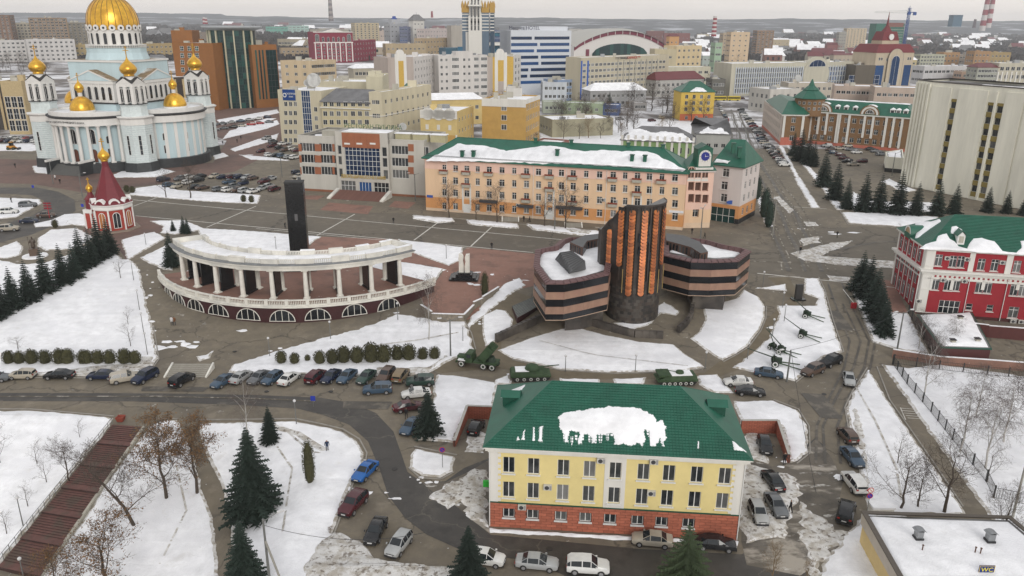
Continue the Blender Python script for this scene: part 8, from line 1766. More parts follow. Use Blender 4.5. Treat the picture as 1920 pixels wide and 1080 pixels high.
#  TREES AND SHRUBS
needle=mat('spruce_needles',(.020,.036,.026),.9,.45,1.2,rand=.25);needle2=mat('pine_needles',(.05,.075,.032),.9,.4,1.2);thu=mat('thuja_foliage',(.060,.058,.024),.95,.5,3,rand=.2)
bark=mat('bark',(.075,.058,.045),.95,.3,3);birch_b=mat('birch_bark',(.50,.48,.45),.9,.45,4,hi=(.08,.07,.06));twig=mat('twigs',(.085,.066,.054),.95,.3,2);twigb=mat('birch_twigs',(.12,.095,.085),.95,.3,2);rust_l=mat('dry_leaves',(.19,.105,.045),.9,.4,3);olive_t=mat('ochre_twigs',(.20,.14,.075),.95,.3,2)
def spruce_mesh(seed,rr,nt,seg,m,name='crown',droop=.28):
 r=random.Random(seed);q=MB();k=q.mi(m);h=1.0
 for t in range(nt):
  f=t/(nt-1);z=.07+.91*f;L0=rr*((1-f)**.85)*(1 if t%2 else .86)+.012;nb=int(7+9*(1-f))
  for b in range(nb):
   a=2*math.pi*(b+.5*(t%2))/nb+r.uniform(-.25,.25);L=L0*r.uniform(.72,1.12);ca,sa=math.cos(a),math.sin(a);dr=droop*r.uniform(.6,1.3)
   for s in range(seg):
    u0,u1=s/seg,(s+1.25)/seg;x0,x1=L*u0,L*u1;z0,z1=z-dr*L*u0**1.1,z-dr*L*u1**1.1+.05*L*u1**3;w=(.30*L*(1-u0)*(.6+.8*u0)+.012)*r.uniform(.7,1.3)
    for sg in(-1,1):
     tx,ty=x1+w*.15,sg*w;n=len(q.v);jz=-w*r.uniform(.05,.5)
     q.v+=[(x0*ca,x0*sa,z0),(x1*ca,x1*sa,z1),(tx*ca-ty*sa,tx*sa+ty*ca,z0+jz)];q.f.append((n,n+1,n+2));q.m.append(k)
    n=len(q.v);q.v+=[(x0*ca,x0*sa,z0),(x1*ca,x1*sa,z1),((x0+x1)/2*ca,(x0+x1)/2*sa,min(z0,z1)-.35*w-.012)];q.f.append((n,n+1,n+2));q.m.append(k)
 return q.mesh(name)
def trunk_mesh(r0,h,m):q=MB();q.tube((0,0,-.02),(0,0,h),r0,r0*.25,m,7);return q.mesh('trunk')
SPR=[spruce_mesh(s,.27,22,5,needle)for s in(1,2,3)];SPRD=[spruce_mesh(s,rr,34,8,needle)for s,rr in((11,.33),(12,.30))];PINE=spruce_mesh(21,.42,16,7,needle2,droop=.1);STR=trunk_mesh(.022,.9,bark)
def spruce(px,py,h,label,kind=None,wd=1.0,group='spruces',name='spruce_tree',base=None):
 g=base or G(px,py);r=random.Random(int(px*7+py));me=kind or r.choice(SPR)
 root=empty(name,g,r.uniform(0,6),label,'tree',group);o=link('crown',me,root);o.scale=(h*wd,h*wd,h);t=link('trunk',STR,root);t.scale=(h,h,h);return root
for i,(px,py,h)in enumerate([(-22,608,9.5),(3,594,9.2),(28,579,8.6),(57,566,8.8),(88,549,9.4),(120,533,8.8),(142,523,8.0),(155,506,9.6),(173,498,8.4),(189,487,10),(207,478,8.8)]):
 spruce(px,py,h,('first','second','third','fourth','fifth','sixth','seventh','eighth','ninth','tenth','last')[i]+' dark spruce of the diagonal row on the left snowfield',group='diagonal row of spruces')
for px,py,h,l in[(322,500,8,'slim spruce hidden behind the left end of the colonnade'),(345,437,4.6,'small spruce behind the left end of the colonnade roof'),(352,438,4.2,'smaller twin spruce behind the colonnade roof end'),(325,434,3.2,'tiny spruce on the snow near the chapel plaza'),(1487,292,10,'first dark spruce beside the avenue parking'),(1500,302,13,'tallest dark spruce in front of the brown offices'),(1514,308,12,'dark spruce touching the tallest one by the avenue'),(1524,312,10,'narrow dark spruce behind the parking entrance'),(1543,350,12.5,'broad spruce beside the avenue footpath'),(1565,374,12,'dense spruce above the footpath corner'),(1586,392,9,'thin spruce at the corner of the spruce row'),(1618,396,11.5,'symmetrical spruce left in the row before the concrete block'),(1646,398,11.2,'slender spruce second in the row before the concrete block'),(1682,401,12.6,'tallest spruce in the row at the concrete block corner'),(1716,403,9.5,'short spruce in front of the concrete block corner'),(1755,404,10.2,'wide spruce below the first window slot'),(1788,401,8.8,'slender light spruce between window slots'),(1850,398,7.6,'broad spruce below the double window slots'),(1886,400,6.8,'small spruce near the crimson house roof'),(1919,404,6.8,'spruce at the right end of the row')]:
 spruce(px,py,h,l,group='spruces near the avenue and concrete block')
for px,py,h,l in[(1612,545,8.6,'first spruce of the clump left of the crimson house'),(1626,560,9.2,'second spruce of the clump left of the crimson house'),(1638,588,9.4,'third spruce of the clump beside the red brick walk'),(1646,606,8.2,'fourth spruce of the clump beside the service road'),(1656,628,7.2,'front spruce of the clump beside the service road')]:spruce(px,py,h,l,SPR[int(px)%3],1.15,'spruce clump')
spruce(478,968,12.2,'big dark spruce on the snow below the curved road',SPRD[0],1.0,'spruces in the lower park');spruce(462,1110,8.8,'spruce at the bottom edge below the big one',SPRD[1],1.0,'spruces in the lower park');spruce(507,828,5.6,'small spruce beside the pale birch near the road',SPR[1],1.0,'spruces in the lower park');spruce(804,814,7.0,'spruce on the snow between parked cars and brick bay',SPR[2],1.25,'spruces in the lower park');spruce(880,1120,8.5,'dark spruce at the bottom edge beside the white cars',SPRD[1],1.1,'spruces in the lower park');spruce(1283,1105,8,'olive green pine at the bottom edge before the yellow house',PINE,1.0,'spruces in the lower park',name='pine_tree')
spruce(731-20,178,10,'dark spruce before the beige hotel',None,1,'far spruces',base=G(1113,172));spruce(0,0,9,'small spruce before the beige hotel centre',None,1,'far spruces',base=G(1142,172));spruce(0,0,11,'spruce before the grey house in the old yard',None,1,'far spruces',base=G(1142,205));spruce(0,0,9,'spruce at the foot of the flats by the hotel',None,1,'far spruces',base=G(1170,172));spruce(0,0,12,'dark spruce where the avenue narrows',None,1.3,'far spruces',base=G(1353,150))
def bush_mesh(seed,rz,n=900,sz=.11,m=None):
 r=random.Random(seed);q=MB();k=q.mi(m or thu);q.lathe([(.35,.02),(.72,.3*rz),(.78,rz),(.55,1.6*rz),(.2,1.85*rz)],m or thu,8)
 for i in range(n):
  t=r.uniform(0,2*math.pi);u=r.uniform(-1,1);s=math.sqrt(1-u*u);rad=1+.16*noise.noise((3*s*math.cos(t),3*s*math.sin(t),3*u+seed));rad*=r.uniform(.84,1.05)
  c=Vector((s*math.cos(t)*rad,s*math.sin(t)*rad,(u*rad+1)*rz));n0=len(q.v)
  for j in range(3):q.v.append(tuple(c+Vector((r.uniform(-sz,sz),r.uniform(-sz,sz),r.uniform(-sz,sz*1.6)))))
  q.f.append((n0,n0+1,n0+2));q.m.append(k)
 return q.mesh('foliage')
BU=[bush_mesh(s,1.05)for s in(1,2,3)];COLM=bush_mesh(7,4.2,1500,.12);CONE=[bush_mesh(9,3.0,900,.14,needle)]
def bush(px,py,s,label,group,me=None,name='thuja_bush',sc_=None,base=None):
 g=base or G(px,py);root=empty(name,g,random.Random(px).uniform(0,6),label,'bush',group);o=link('foliage',me or BU[int(px)%3],root);o.scale=sc_ or(s,s,s*1.1)
for i,(px,s)in enumerate([(18,1.0),(38,.95),(61,1.1),(86,1.05),(113,1.15),(128,1.15),(158,1.05),(165,1.0),(185,1.05),(207,1.05),(235,1.15),(254,1.0)]):
 bush(px,682,s,('first','second','third','fourth','fifth','sixth','seventh','eighth','ninth','tenth','eleventh','last')[i]+' round thuja from the left behind the kerbside cars','left row of round thujas')
for i,(px,py,s)in enumerate([(528,681,.95),(553,682,.85),(577,677,.5),(600,682,1.0),(624,682,1.1),(645,680,1.25),(670,680,1.25),(697,679,1.5),(720,679,1.35),(745,675,1.15),(767,675,1.25),(793,674,.95),(815,673,.95)]):
 bush(px,py,s,('first','small ragged second','tiny third','fourth','fifth','sixth','seventh','largest eighth','ninth','tenth','eleventh','twelfth','last')[i]+' thuja of the row below the colonnade','right row of round thujas')
bush(909,557,.75,'slender dark thuja at the corner of the red plaza','columnar thujas',COLM,'columnar_thuja',(.85,.85,.62));bush(582,906,.8,'tall narrow thuja column on the snow by the blue car','columnar thujas',COLM,'columnar_thuja',(.78,.78,.72))
for px,py,h,l in[(1419,374,1.15,'clipped dark conifer on the strip by the clock house'),(1432,408,1.35,'tall clipped conifer on the verge before the crossing'),(1440,426,1.2,'last clipped conifer of the verge at the crossing'),(1409,350,.7,'low clipped conifer on the verge'),(1401,336,.6,'smallest clipped conifer by the clock house corner')]:bush(px,py,1,l,'clipped conifers on the avenue verge',CONE[0],'clipped_conifer',(h*1.1,h*1.1,h))
for px,py,l in[(104,427,'green wire planter left of the chapel'),(168,408,'green wire planter behind the chapel'),(238,360,'green planter at the square edge'),(249,362,'second green planter at the square edge'),(457,379,'green planter on the snow strip, left'),(472,380,'green planter on the snow strip, right')]:bush(px,py,.7,l,'green planters',BU[0],'round_planter',(.8,.8,1.0))
def tree_mesh(seed,h=1.0,lean=(0,0),n1=7,spread=.55,levels=4,m=None,tm=None,up=.35,leaf=None,first=.25,droop=0.0,ln=200,thick=.02):
 r=random.Random(seed);T_=MB();Cm=MB();m=m or twig;tm=tm or bark;k=Cm.mi(m);lv=[]
 def grow(p,d,L,rad,lev):
  st=3 if lev<3 else 2;a=p.copy()
  for s in range(st):
   dd=(d+Vector((r.uniform(-.22,.22),r.uniform(-.22,.22),r.uniform(-.08,.14)-(droop if lev>=2 else 0)))).normalized();b=a+dd*L/st;r0=rad*(1-.7*s/st);r1=rad*(1-.7*(s+1)/st)
   if lev<3:Cm.tube(a,b,r0,r1,tm if lev==1 else m,4 if lev==1 else 3,False)
   else:
    n=len(Cm.v);sd=dd.cross(Vector((r.uniform(-1,1),r.uniform(-1,1),.3))).normalized()*max(r0,.0011 if droop else .0017);Cm.v+=[tuple(a-sd),tuple(a+sd),tuple(b+sd*.4),tuple(b-sd*.4)];Cm.f.append((n,n+1,n+2,n+3));Cm.m.append(k)
   if lev<levels:
    for c in range(r.choice((2,2,3))if lev<3 else 2):
     az=r.uniform(0,6.28);sdv=dd.orthogonal();sdv.rotate(Matrix.Rotation(az,3,dd));nd=(dd*.75+sdv*r.uniform(.5,.95)+Vector((0,0,up*.4-droop*(1.2 if lev>=2 else 0)))).normalized();grow(b if c else a.lerp(b,.6),nd,L*r.uniform(.42,.62),rad*.42,lev+1)
   elif leaf:lv.append(b.copy())
   a=b;d=dd
 top=Vector((lean[0],lean[1],1))*.62;seg=6;pts=[Vector((lean[0]*(t/seg)**1.4,lean[1]*(t/seg)**1.4,t/seg))*.78 for t in range(seg+1)];pts=[p+Vector((r.uniform(-.012,.012),r.uniform(-.012,.012),0))for p in pts]
 for t in range(seg):T_.tube(pts[t],pts[t+1],thick*(1-.75*t/seg),thick*(1-.75*(t+1)/seg),tm,7,False)
 for b in range(n1):
  f=first+(1-first)*b/(n1-1);i=min(int(f*seg),seg-1);p=pts[i].lerp(pts[i+1],f*seg-i);az=b*2.4+r.uniform(-.4,.4);d=Vector((math.cos(az)*spread,math.sin(az)*spread,up+.45*f)).normalized();grow(p,d,(.50-.24*f)*r.uniform(.8,1.15),thick*.42*(1-.5*f),1)
 if leaf:
  q=Cm.mi(leaf);r.shuffle(lv)
  for p in(lv*5)[:ln]:
   c=p+Vector((r.uniform(-.02,.02),r.uniform(-.02,.02),r.uniform(-.03,.01)));n=len(Cm.v)
   for j in range(3):Cm.v.append(tuple(c+Vector((r.uniform(-.012,.012),r.uniform(-.012,.012),r.uniform(-.015,.015)))))
   Cm.f.append((n,n+1,n+2));Cm.m.append(q)
 return T_.mesh('trunk'),Cm.mesh('crown')
TB=[tree_mesh(s)for s in(1,2,3)];TS=[tree_mesh(s,levels=3,n1=6,thick=.016)for s in(4,5)];TBI=[tree_mesh(s,m=twigb,tm=birch_b,first=.3,spread=.40,up=.45,droop=.26,n1=9,thick=.014)for s in(6,7)];TL=[tree_mesh(8,leaf=rust_l,ln=4300,m=twig,n1=8),tree_mesh(9,leaf=rust_l,ln=3000)];TLE=tree_mesh(10,lean=(-.55,.18),n1=8,spread=.6);TO=[tree_mesh(14,m=olive_t,tm=olive_t,spread=.4)];TPOL=[tree_mesh(15,m=twig,levels=3,spread=.4,n1=9,first=.3)]
def tree(px,py,h,label,pm,group,name='bare_tree',base=None,wd=1.0,rz=None):
 g=base or G(px,py);r=random.Random(int(px*3+py));root=empty(name,g,r.uniform(0,6)if rz is None else rz,label,'tree',group)
 for me,nm in((pm[0],'trunk'),(pm[1],'crown')):o=link(nm,me,root);o.scale=(h*wd,h*wd,h)
tree(805,638,12,'tall white birch on the snow right of the colonnade',TBI[0],'birches','birch_tree',wd=.75)
for px,py,h,l in[(842,410,9,'bare tree before the left end of the orange house'),(892,413,6.5,'dark pollarded tree before the orange house'),(932,419,9.5,'tall bare tree before the ochre shop front'),(1020,426,8,'forked bare tree before the orange house centre'),(1060,431,11,'tallest bare street tree before the orange house'),(312,371,8.5,'bare tree on the snow strip by the cathedral cars, left'),(358,372,10,'bare tree on the snow strip by the cathedral cars, right'),(1210,420,6,'bare tree half hidden behind the copper tower')]:tree(px,py,h,l,TPOL[0]if h<9 else TB[int(px)%3],'bare trees along the square')
for px,py,h,l in[(227,523,4.8,'young bare tree at the top of the left snowfield'),(241,610,3.4,'small bare tree in the left snowfield by the lamps'),(245,651,4.4,'small bare tree above the last thuja'),(88,907,3.6,'young tree on the slope left of the brown stairs'),(70,872,3.4,'thin sapling higher on the slope left of the stairs'),(53,952,3.6,'young tree above the lamp left of the stairs'),(14,1003,3.6,'young tree at the left edge of the slope'),(150,822,2.6,'little sapling near the top of the stairs'),(0,870,5,'bare tree cut by the left edge'),(1682,870,4.5,'thin bare tree beside the right footpath'),(1850,905,5,'thin bare tree near the iron fence')]:tree(px,py,h,l,TS[int(px)%2],'young bare trees')
tree(252,987,10.5,'leaning bare tree over the brown stairs',TLE,'park trees',wd=1.1,rz=.2);tree(311,935,10.5,'tree with dry brown leaves right of the stairs',TL[0],'park trees','leafy_tree',wd=1.1);tree(370,925,9.5,'second dry leaved tree beside the footpath',TL[0],'park trees','leafy_tree',wd=1.15,rz=3);tree(205,1120,9.5,'dry leaved tree at the bottom left edge',TL[1],'park trees','leafy_tree',wd=1.3);tree(110,1120,6,'small dry leaved tree at the bottom left',TL[1],'park trees','leafy_tree',wd=1.2);tree(130,905,6,'bare tree just left of the stairs railing',TB[1],'park trees');tree(465,815,8.5,'pale bushy birch above the big spruce',TBI[1],'birches','birch_tree',wd=.9);tree(620,1000,0.9,'tiny dry shrub by the kerb',TL[1],'park trees')
for px,py,h,l in[(1690,955,7.2,'dark bare maple left of the toilet house roof'),(1770,962,9.0,'dark bare maple right above the toilet house roof'),(1720,952,5.5,'low forked bare tree between the two maples'),(1925,805,9.5,'large bare tree at the right edge'),(1880,1010,6,'bare tree behind the grey pole at right')]:tree(px,py,h,l,TB[int(px)%3],'bare trees near the toilet house',wd=1.15)
for px,py,h,l in[(1731,748,9.5,'white stemmed birch inside the fence corner'),(1748,690,6.5,'birch against the annex wall'),(1785,655,6,'thin birch beside the snowy annex roof'),(1722,655,7,'birch below the street lamp'),(1800,850,10,'weeping birch beside the iron fence'),(1846,880,10.5,'weeping birch with long hanging twigs'),(1880,830,9.5,'weeping birch near the right edge'),(1830,780,8,'birch in the fenced garden')]:tree(px,py,h,l,TBI[int(px)%2],'birches','birch_tree',wd=1.0)
for px,py,h,l in[(915,268,6,'yellowish bare bush tree before the ochre block'),(975,272,8,'round yellowish bare tree at the ochre block corner'),(1005,276,6,'yellowish shrub by the workshop')]:tree(px,py,h,l,TO[0],'ochre bare trees',wd=1.2)
yr=random.Random(4)
for k in range(46):px,py=yr.uniform(1040,1265),yr.uniform(205,262);tree(px,py,yr.uniform(5,10),'bare tree in the snowy yard behind the orange house',yr.choice(TB+TPOL+TO),'bare trees of the yard',wd=yr.uniform(.9,1.25))
for px,py,h,l in[(1188,205,15,'dark twiggy lime beside the grey house'),(1222,208,16,'broad dark lime right of the grey house'),(1250,212,14,'tall lime near the yellow house'),(1175,238,11,'spreading tree over the round kiosk'),(1318,232,12,'tree leaning before the yellow house'),(1296,228,11,'pale barked tree before the yellow house'),(1330,160,9,'tree at the avenue end')]:tree(px,py,h,l,TB[int(px)%3],'tall limes behind the orange house',wd=1.2)
for k in range(110):
 x0,x1,y0,y1=yr.choice([(0,90,118,145),(140,330,112,150),(700,800,150,175),(690,740,100,125),(1430,1640,88,118),(1640,1740,100,130),(1700,1780,120,160),(760,1000,208,215),(1080,1100,130,170),(1380,1440,95,120)]);px,py=yr.uniform(x0,x1),yr.uniform(y0,y1);tree(px,py,yr.uniform(8,14),'bare street tree among the city houses',yr.choice(TPOL+TS),'bare trees among city houses',wd=1.3)
tree(35,657,2.6,'round reddish bare shrub on the left snowfield',TS[0],'shrubs','bare_shrub',wd=1.8);tree(1445,1105,5.5,'bundle of ochre reeds like twigs at the bottom edge',TO[0],'shrubs','bare_shrub',wd=.6);tree(1510,1105,3.5,'second bundle of ochre twigs at the bottom edge',TO[0],'shrubs','bare_shrub',wd=.6)
def woods():
 r=random.Random(9);q=MB();ms=[mat('distant_twigs',(.075,.065,.062),.95,.3,.05),mat('distant_twigs_dark',(.045,.042,.042),.95,.3,.05)];ks=[q.mi(m)for m in ms]
 def tuft(x,y,z,s):
  for b in range(7):
   a=r.uniform(0,6.3);n=len(q.v);w_=s*r.uniform(.3,.6);dx,dy=math.cos(a)*w_,math.sin(a)*w_;ox,oy=r.uniform(-.5,.5)*s,r.uniform(-.5,.5)*s;h=s*r.uniform(.6,1.25)
   q.v+=[(x+ox-dx,y+oy-dy,z),(x+ox+dx,y+oy+dy,z+.1*s),(x+ox+dx*r.uniform(.2,1),y+oy+dy,z+h),(x+ox-dx*r.uniform(.2,1),y+oy-dy,z+h*.9)];q.f.append((n,n+1,n+2,n+3));q.m.append(r.choice(ks))
 for k in range(13500):
  py=41+74*r.random()**1.7;px=r.uniform(-60,1980)
  if noise.noise((px*.012,py*.10,3))<-.05-(.25 if py>66 else 0):continue
  g=G(px,py)
  if g.y>5200:continue
  s=4.5+g.y/260*(1 if g.y>1200 else .6);tuft(g.x,g.y,g.z,min(s,22))
 o=q.build('distant_woodland');tag(o,'bare grey woodland scattered over the far plain','woodland',kind='stuff')
woods()

#  VEHICLES
tyre=mat('tyre_rubber',(.02,.02,.02),.9);rim=mat('alloy_rim',(.35,.35,.36),.4,.1,metal=.5);carglass=mat('car_glass',(.015,.02,.024),.08,.2);lampm=mat('headlight_lens',(.6,.6,.6),.2);tailm=mat('tail_lamp',(.30,.01,.01),.3);platem=mat('number_plate',(.6,.6,.6),.5);blackp=mat('black_plastic',(.02,.02,.022),.6)
PAINT={}
for n_,c_,r_ in(('white',(.66,.66,.64),.3),('silver',(.36,.37,.37),.3),('champagne',(.42,.38,.31),.3),('grey',(.13,.14,.15),.3),('black',(.012,.013,.015),.2),('navy',(.012,.02,.05),.25),('blue',(.015,.11,.36),.25),('steel',(.045,.08,.125),.3),('maroon',(.07,.012,.018),.25),('brown',(.10,.065,.05),.3),('green',(.03,.06,.05),.3),('tan',(.20,.15,.09),.4),('red',(.35,.02,.02),.3)):PAINT[n_]=mat('car_paint_'+n_,c_,r_,.12,1.2,hi=tuple(v*.85+.018 for v in c_))
TYPES={'sedan':[(-2.25,.70,.35,.72,.62,.78),(-2.15,.80,.30,.88,.70,.94),(-1.55,.86,.26,.92,.72,1.02),(-.95,.87,.26,.94,.58,1.40),(.25,.87,.26,.92,.58,1.44),(1.05,.86,.26,.90,.70,1.00),(1.95,.82,.28,.78,.66,.84),(2.2,.70,.34,.62,.55,.66)],'hatch':[(-1.95,.74,.35,.85,.60,.95),(-1.85,.82,.28,.95,.60,1.30),(-1.5,.85,.26,.98,.60,1.46),(-.6,.86,.26,.96,.60,1.52),(.2,.86,.26,.94,.60,1.50),(.95,.85,.26,.92,.68,1.02),(1.7,.80,.28,.82,.62,.88),(1.95,.70,.34,.66,.52,.70)],'suv':[(-2.2,.80,.45,.95,.68,1.05),(-2.15,.88,.36,1.05,.68,1.35),(-1.8,.91,.32,1.08,.68,1.62),(-.6,.92,.32,1.08,.68,1.70),(.3,.92,.32,1.06,.68,1.68),(1.0,.91,.32,1.04,.76,1.16),(1.95,.88,.34,.95,.72,1.02),(2.2,.76,.42,.75,.60,.80)]}
GL={'sedan':(2,5),'hatch':(0,5),'suv':(0,5)}
def car_meshes(ty,col):
 S=TYPES[ty];g0,g1=GL[ty];b=MB();gl=MB();pm=PAINT[col];N=len(S)
 ring=[[(x,-w*.92,zs),(x,-w,(zs+zh)/2),(x,-w*.97,zh),(x,-wr,zr),(x,wr,zr),(x,w*.97,zh),(x,w,(zs+zh)/2),(x,w*.92,zs)]for x,w,zs,zh,wr,zr in S];k=b.mi(pm);b.mi(blackp)
 b.v=[p for r_ in ring for p in r_]
 def cab(i):return S[i][5]-S[i][3]>.3
 for i in range(N-1):
  for j in range(7):
   f=(i*8+j,(i+1)*8+j,(i+1)*8+j+1,i*8+j+1);side=j in(2,4);isg=side and(cab(i)or cab(i+1))or(j==3 and cab(i)!=cab(i+1))
   b.f.append(f);b.m.append(k)
   if isg:
    P4=[Vector(b.v[q])for q in f];c=sum(P4,Vector())/4;nr=(P4[1]-P4[0]).cross(P4[3]-P4[0]);nr=nr.normalized()if nr.length>1e-6 else Vector((0,0,1));nr=nr if nr.dot(c-Vector((0,0,.6)))>0 else-nr;kk=.90 if side else .88
    if(P4[0]-P4[3]).length>.12 or(P4[1]-P4[2]).length>.12:gl.poly([tuple(c+(p-c)*kk+nr*.015)for p in P4],carglass)
  b.f.append((i*8,i*8+7,(i+1)*8+7,(i+1)*8));b.m.append(1)
 b.f.append(tuple(range(8))[::-1]);b.m.append(k);b.f.append(tuple((N-1)*8+q for q in range(8)));b.m.append(k)
 x0,w0,_,z0,_,_=S[0];x1,w1,_,z1,_,_=S[-1]
 b.box(x1-.25,-w1*.98,.2,x1+.05,w1*.98,.42,blackp);b.box(x0-.05,-w0*.98,.22,x0+.25,w0*.98,.42,blackp);b.box(x1-.05,-.26,.45,x1+.06,.26,.57,platem);b.box(x0-.03,-.26,.55,x0+.06,.26,.67,platem);b.box(x1-.02,-.45,.58,x1+.03,.45,z1*.98,blackp)
 for s in(-1,1):b.box(.75,s*.92-.1*(s<0)-.0,S[3][3]+.0,.95,s*.92+.1*(s>0),S[3][3]+.14,pm)
 me=b.mesh('body',35);fixn(me);gm=gl.mesh('window')
 return me,gm
WR={'sedan':(.33,1.38,-1.35,.80),'hatch':(.31,1.2,-1.25,.78),'suv':(.37,1.35,-1.35,.84)}
wh_=MB();wh_.tube((0,-.11,0),(0,.11,0),1,1,tyre,14);WHm=wh_.mesh('wheel');q=MB();q.tube((0,-.125,0),(0,.125,0),.62,.62,rim,8);RIM=q.mesh('rim')
hl_=MB();hl_.box(-.14,-.18,-.07,.05,.18,.07,lampm);HL=hl_.mesh('headlight');tl_=MB();tl_.box(-.05,-.14,-.09,.1,.14,.09,tailm);TLm=tl_.mesh('tail_light');_cm={}
def place(o,g,ang):
 e=1.0;nx=(T(g.x-e,g.y)-T(g.x+e,g.y))/(2*e);ny=(T(g.x,g.y-e)-T(g.x,g.y+e))/(2*e);n=Vector((nx,ny,1)).normalized();o.matrix_world=Matrix.Translation(g)@Vector((0,0,1)).rotation_difference(n).to_matrix().to_4x4()@Matrix.Rotation(ang,4,'Z')
def car(px,py,deg,col,ty,label,group='parked cars',name='parked_car'):
 g=G(px,py);g.z+=.05
 if(ty,col)not in _cm:_cm[(ty,col)]=car_meshes(ty,col)
 bm_,gm=_cm[(ty,col)];root=empty(name,(0,0,0),0,label,'car',group);place(root,g,R(deg));link('body',bm_,root);link('window',gm,root);r_,xf,xr,yy=WR[ty];S=TYPES[ty]
 for x in(xf,xr):
  for s in(-1,1):o=link('wheel',WHm,root,(x,s*yy,r_));o.scale=(r_,1,r_);link('rim',RIM,o)
 for s in(-1,1):link('headlight',HL,root,(S[-1][0]-.06,s*S[-1][1]*.68,S[-1][3]-.02));link('tail_light',TLm,root,(S[0][0]-.0,s*S[0][1]*.78,S[0][3]-.03))
CARS=[(-8,714,5,'grey','sedan','cut off by the left edge'),(43,709,182,'champagne','hatch','below the first thujas at far left'),(112,709,183,'black','sedan','second from the left edge'),(192,710,182,'navy','sedan','between the black sedan and the champagne wagon'),(236,715,28,'champagne','suv','parked askew behind the navy one'),(273,713,250,'navy','suv','nose out left of the pale steps'),(342,719,70,'black','suv','alone before the pale steps'),(419,721,248,'steel','sedan','first right of the steps'),(453,713,72,'silver','sedan','second right of the steps'),(486,714,250,'grey','sedan','third in the row by the thujas'),(511,716,248,'steel','hatch','fourth in the row by the thujas'),(543,716,70,'white','sedan','only white one in the row by the thujas'),(593,713,72,'maroon','suv','tail out beside the white one'),(621,712,252,'navy','sedan','nose out below the middle thujas'),(651,712,252,'steel','sedan','with pale blue sheen next to the navy one'),(687,713,252,'green','sedan','below the largest thuja'),(724,711,255,'brown','suv','second from the end of the row'),(752,711,78,'tan','suv','muddy last one of the row'),(788,722,188,'green','suv','behind the spruce at the corner'),(708,737,188,'steel','suv','double parked across the row'),(780,744,195,'white','sedan','at the corner behind the spruce'),(766,769,20,'maroon','sedan','by the bend with a person beside it'),(770,806,252,'steel','sedan','squared old one below the bend'),(893,808,75,'black','hatch','inside the left brick bay'),(685,891,250,'blue','sedan','bright one on the snowy kerb'),(663,953,250,'maroon','suv','behind the bright blue one'),(705,1003,262,'black','sedan','nose down by the dirty snow heap'),(748,1029,250,'silver','hatch','beside the dirty snow heap'),(912,1055,-12,'white','hatch','leftmost at the bottom edge'),(1007,1063,-8,'silver','sedan','middle one at the bottom edge'),(1102,1071,-5,'white','suv','rightmost pale one at the bottom edge'),(1222,1020,172,'champagne','sedan','with black roof glass under the brick wall'),(1340,1027,-8,'black','sedan','at the corner of the yellow house'),(1421,970,268,'silver','hatch','right of the yellow house wall'),(1454,955,272,'grey','sedan','with a person at its door'),(1448,908,95,'black','sedan','tail to tail with the grey one'),(1433,842,262,'black','hatch','inside the right brick bay'),(1585,968,62,'black','suv','by the round signs'),(1600,913,92,'white','suv','fourth down the right kerb'),(1597,864,272,'steel','sedan','third down the right kerb'),(1588,823,92,'brown','hatch','top of the right kerb row'),(1591,717,252,'silver','sedan','leaving past the snow triangle'),(1523,701,215,'brown','suv','on the gun park road'),(1557,684,215,'black','suv','ahead of the brown one'),(1441,706,-18,'steel','sedan','old one at the end of the gun park'),(1383,722,180,'white','sedan','behind the museum lawn corner'),(1406,740,-8,'black','sedan','nearest the roof corner'),(18,401,12,'white','suv','left on the roundabout kerb'),(53,388,15,'grey','suv','dark pickup on the roundabout kerb'),(88,407,18,'brown','sedan','by the red signpost'),(56,418,15,'navy','sedan','on the roundabout approach'),(18,433,15,'champagne','suv','last on the roundabout approach')]
for px,py,a,c,t,w_ in CARS:car(px,py,a,c,t,{'sedan':c+' sedan ','hatch':c+' hatchback ','suv':c+' estate car '}[t]+w_)
_sm={}
def smallcar(g,ang,col,label,group,ty='sedan'):
 if(ty,col)not in _sm:
  if(ty,col)not in _cm:_cm[(ty,col)]=car_meshes(ty,col)
  bm=bmesh.new();a,b=_cm[(ty,col)];bm.from_mesh(a);na=len(a.materials);nf=len(bm.faces);bm.from_mesh(b);bm.faces.ensure_lookup_table()
  for f in bm.faces[nf:]:f.material_index=na
  me=bpy.data.meshes.new('small_car');bm.to_mesh(me);bm.free();[me.materials.append(m)for m in a.materials];me.materials.append(carglass);me.materials.append(tyre);bm=bmesh.new();bm.from_mesh(me)
  r_,xf,xr,yy=WR[ty]
  for x in(xf,xr):
   for s in(-1,1):
    res=bmesh.ops.create_cone(bm,cap_ends=True,segments=8,radius1=r_,radius2=r_,depth=.2,matrix=Matrix.Translation((x,s*yy,r_))@Matrix.Rotation(math.pi/2,4,'X'))
    for v in res['verts']:
     for f in v.link_faces:f.material_index=na+1
  bm.to_mesh(me);bm.free();_sm[(ty,col)]=me
 o=link('parked_car',_sm[(ty,col)]);place(o,g+Vector((0,0,.05)),ang);tag(o,label,'car',group)
cr2=random.Random(6);CC=['white','silver','grey','black','navy','black','silver','maroon','steel','brown','white','grey','champagne','red']
def lot(pts,heading,where,group,jit=8):
 for px,py in pts:
  c=cr2.choice(CC);t=cr2.choice(['sedan','suv','hatch']);smallcar(G(px,py),R(heading+cr2.uniform(-jit,jit)+(180 if cr2.random()<.5 else 0)),c,'%s %s %s'%(c,{'sedan':'sedan','suv':'estate car','hatch':'hatchback'}[t],where),group,t)
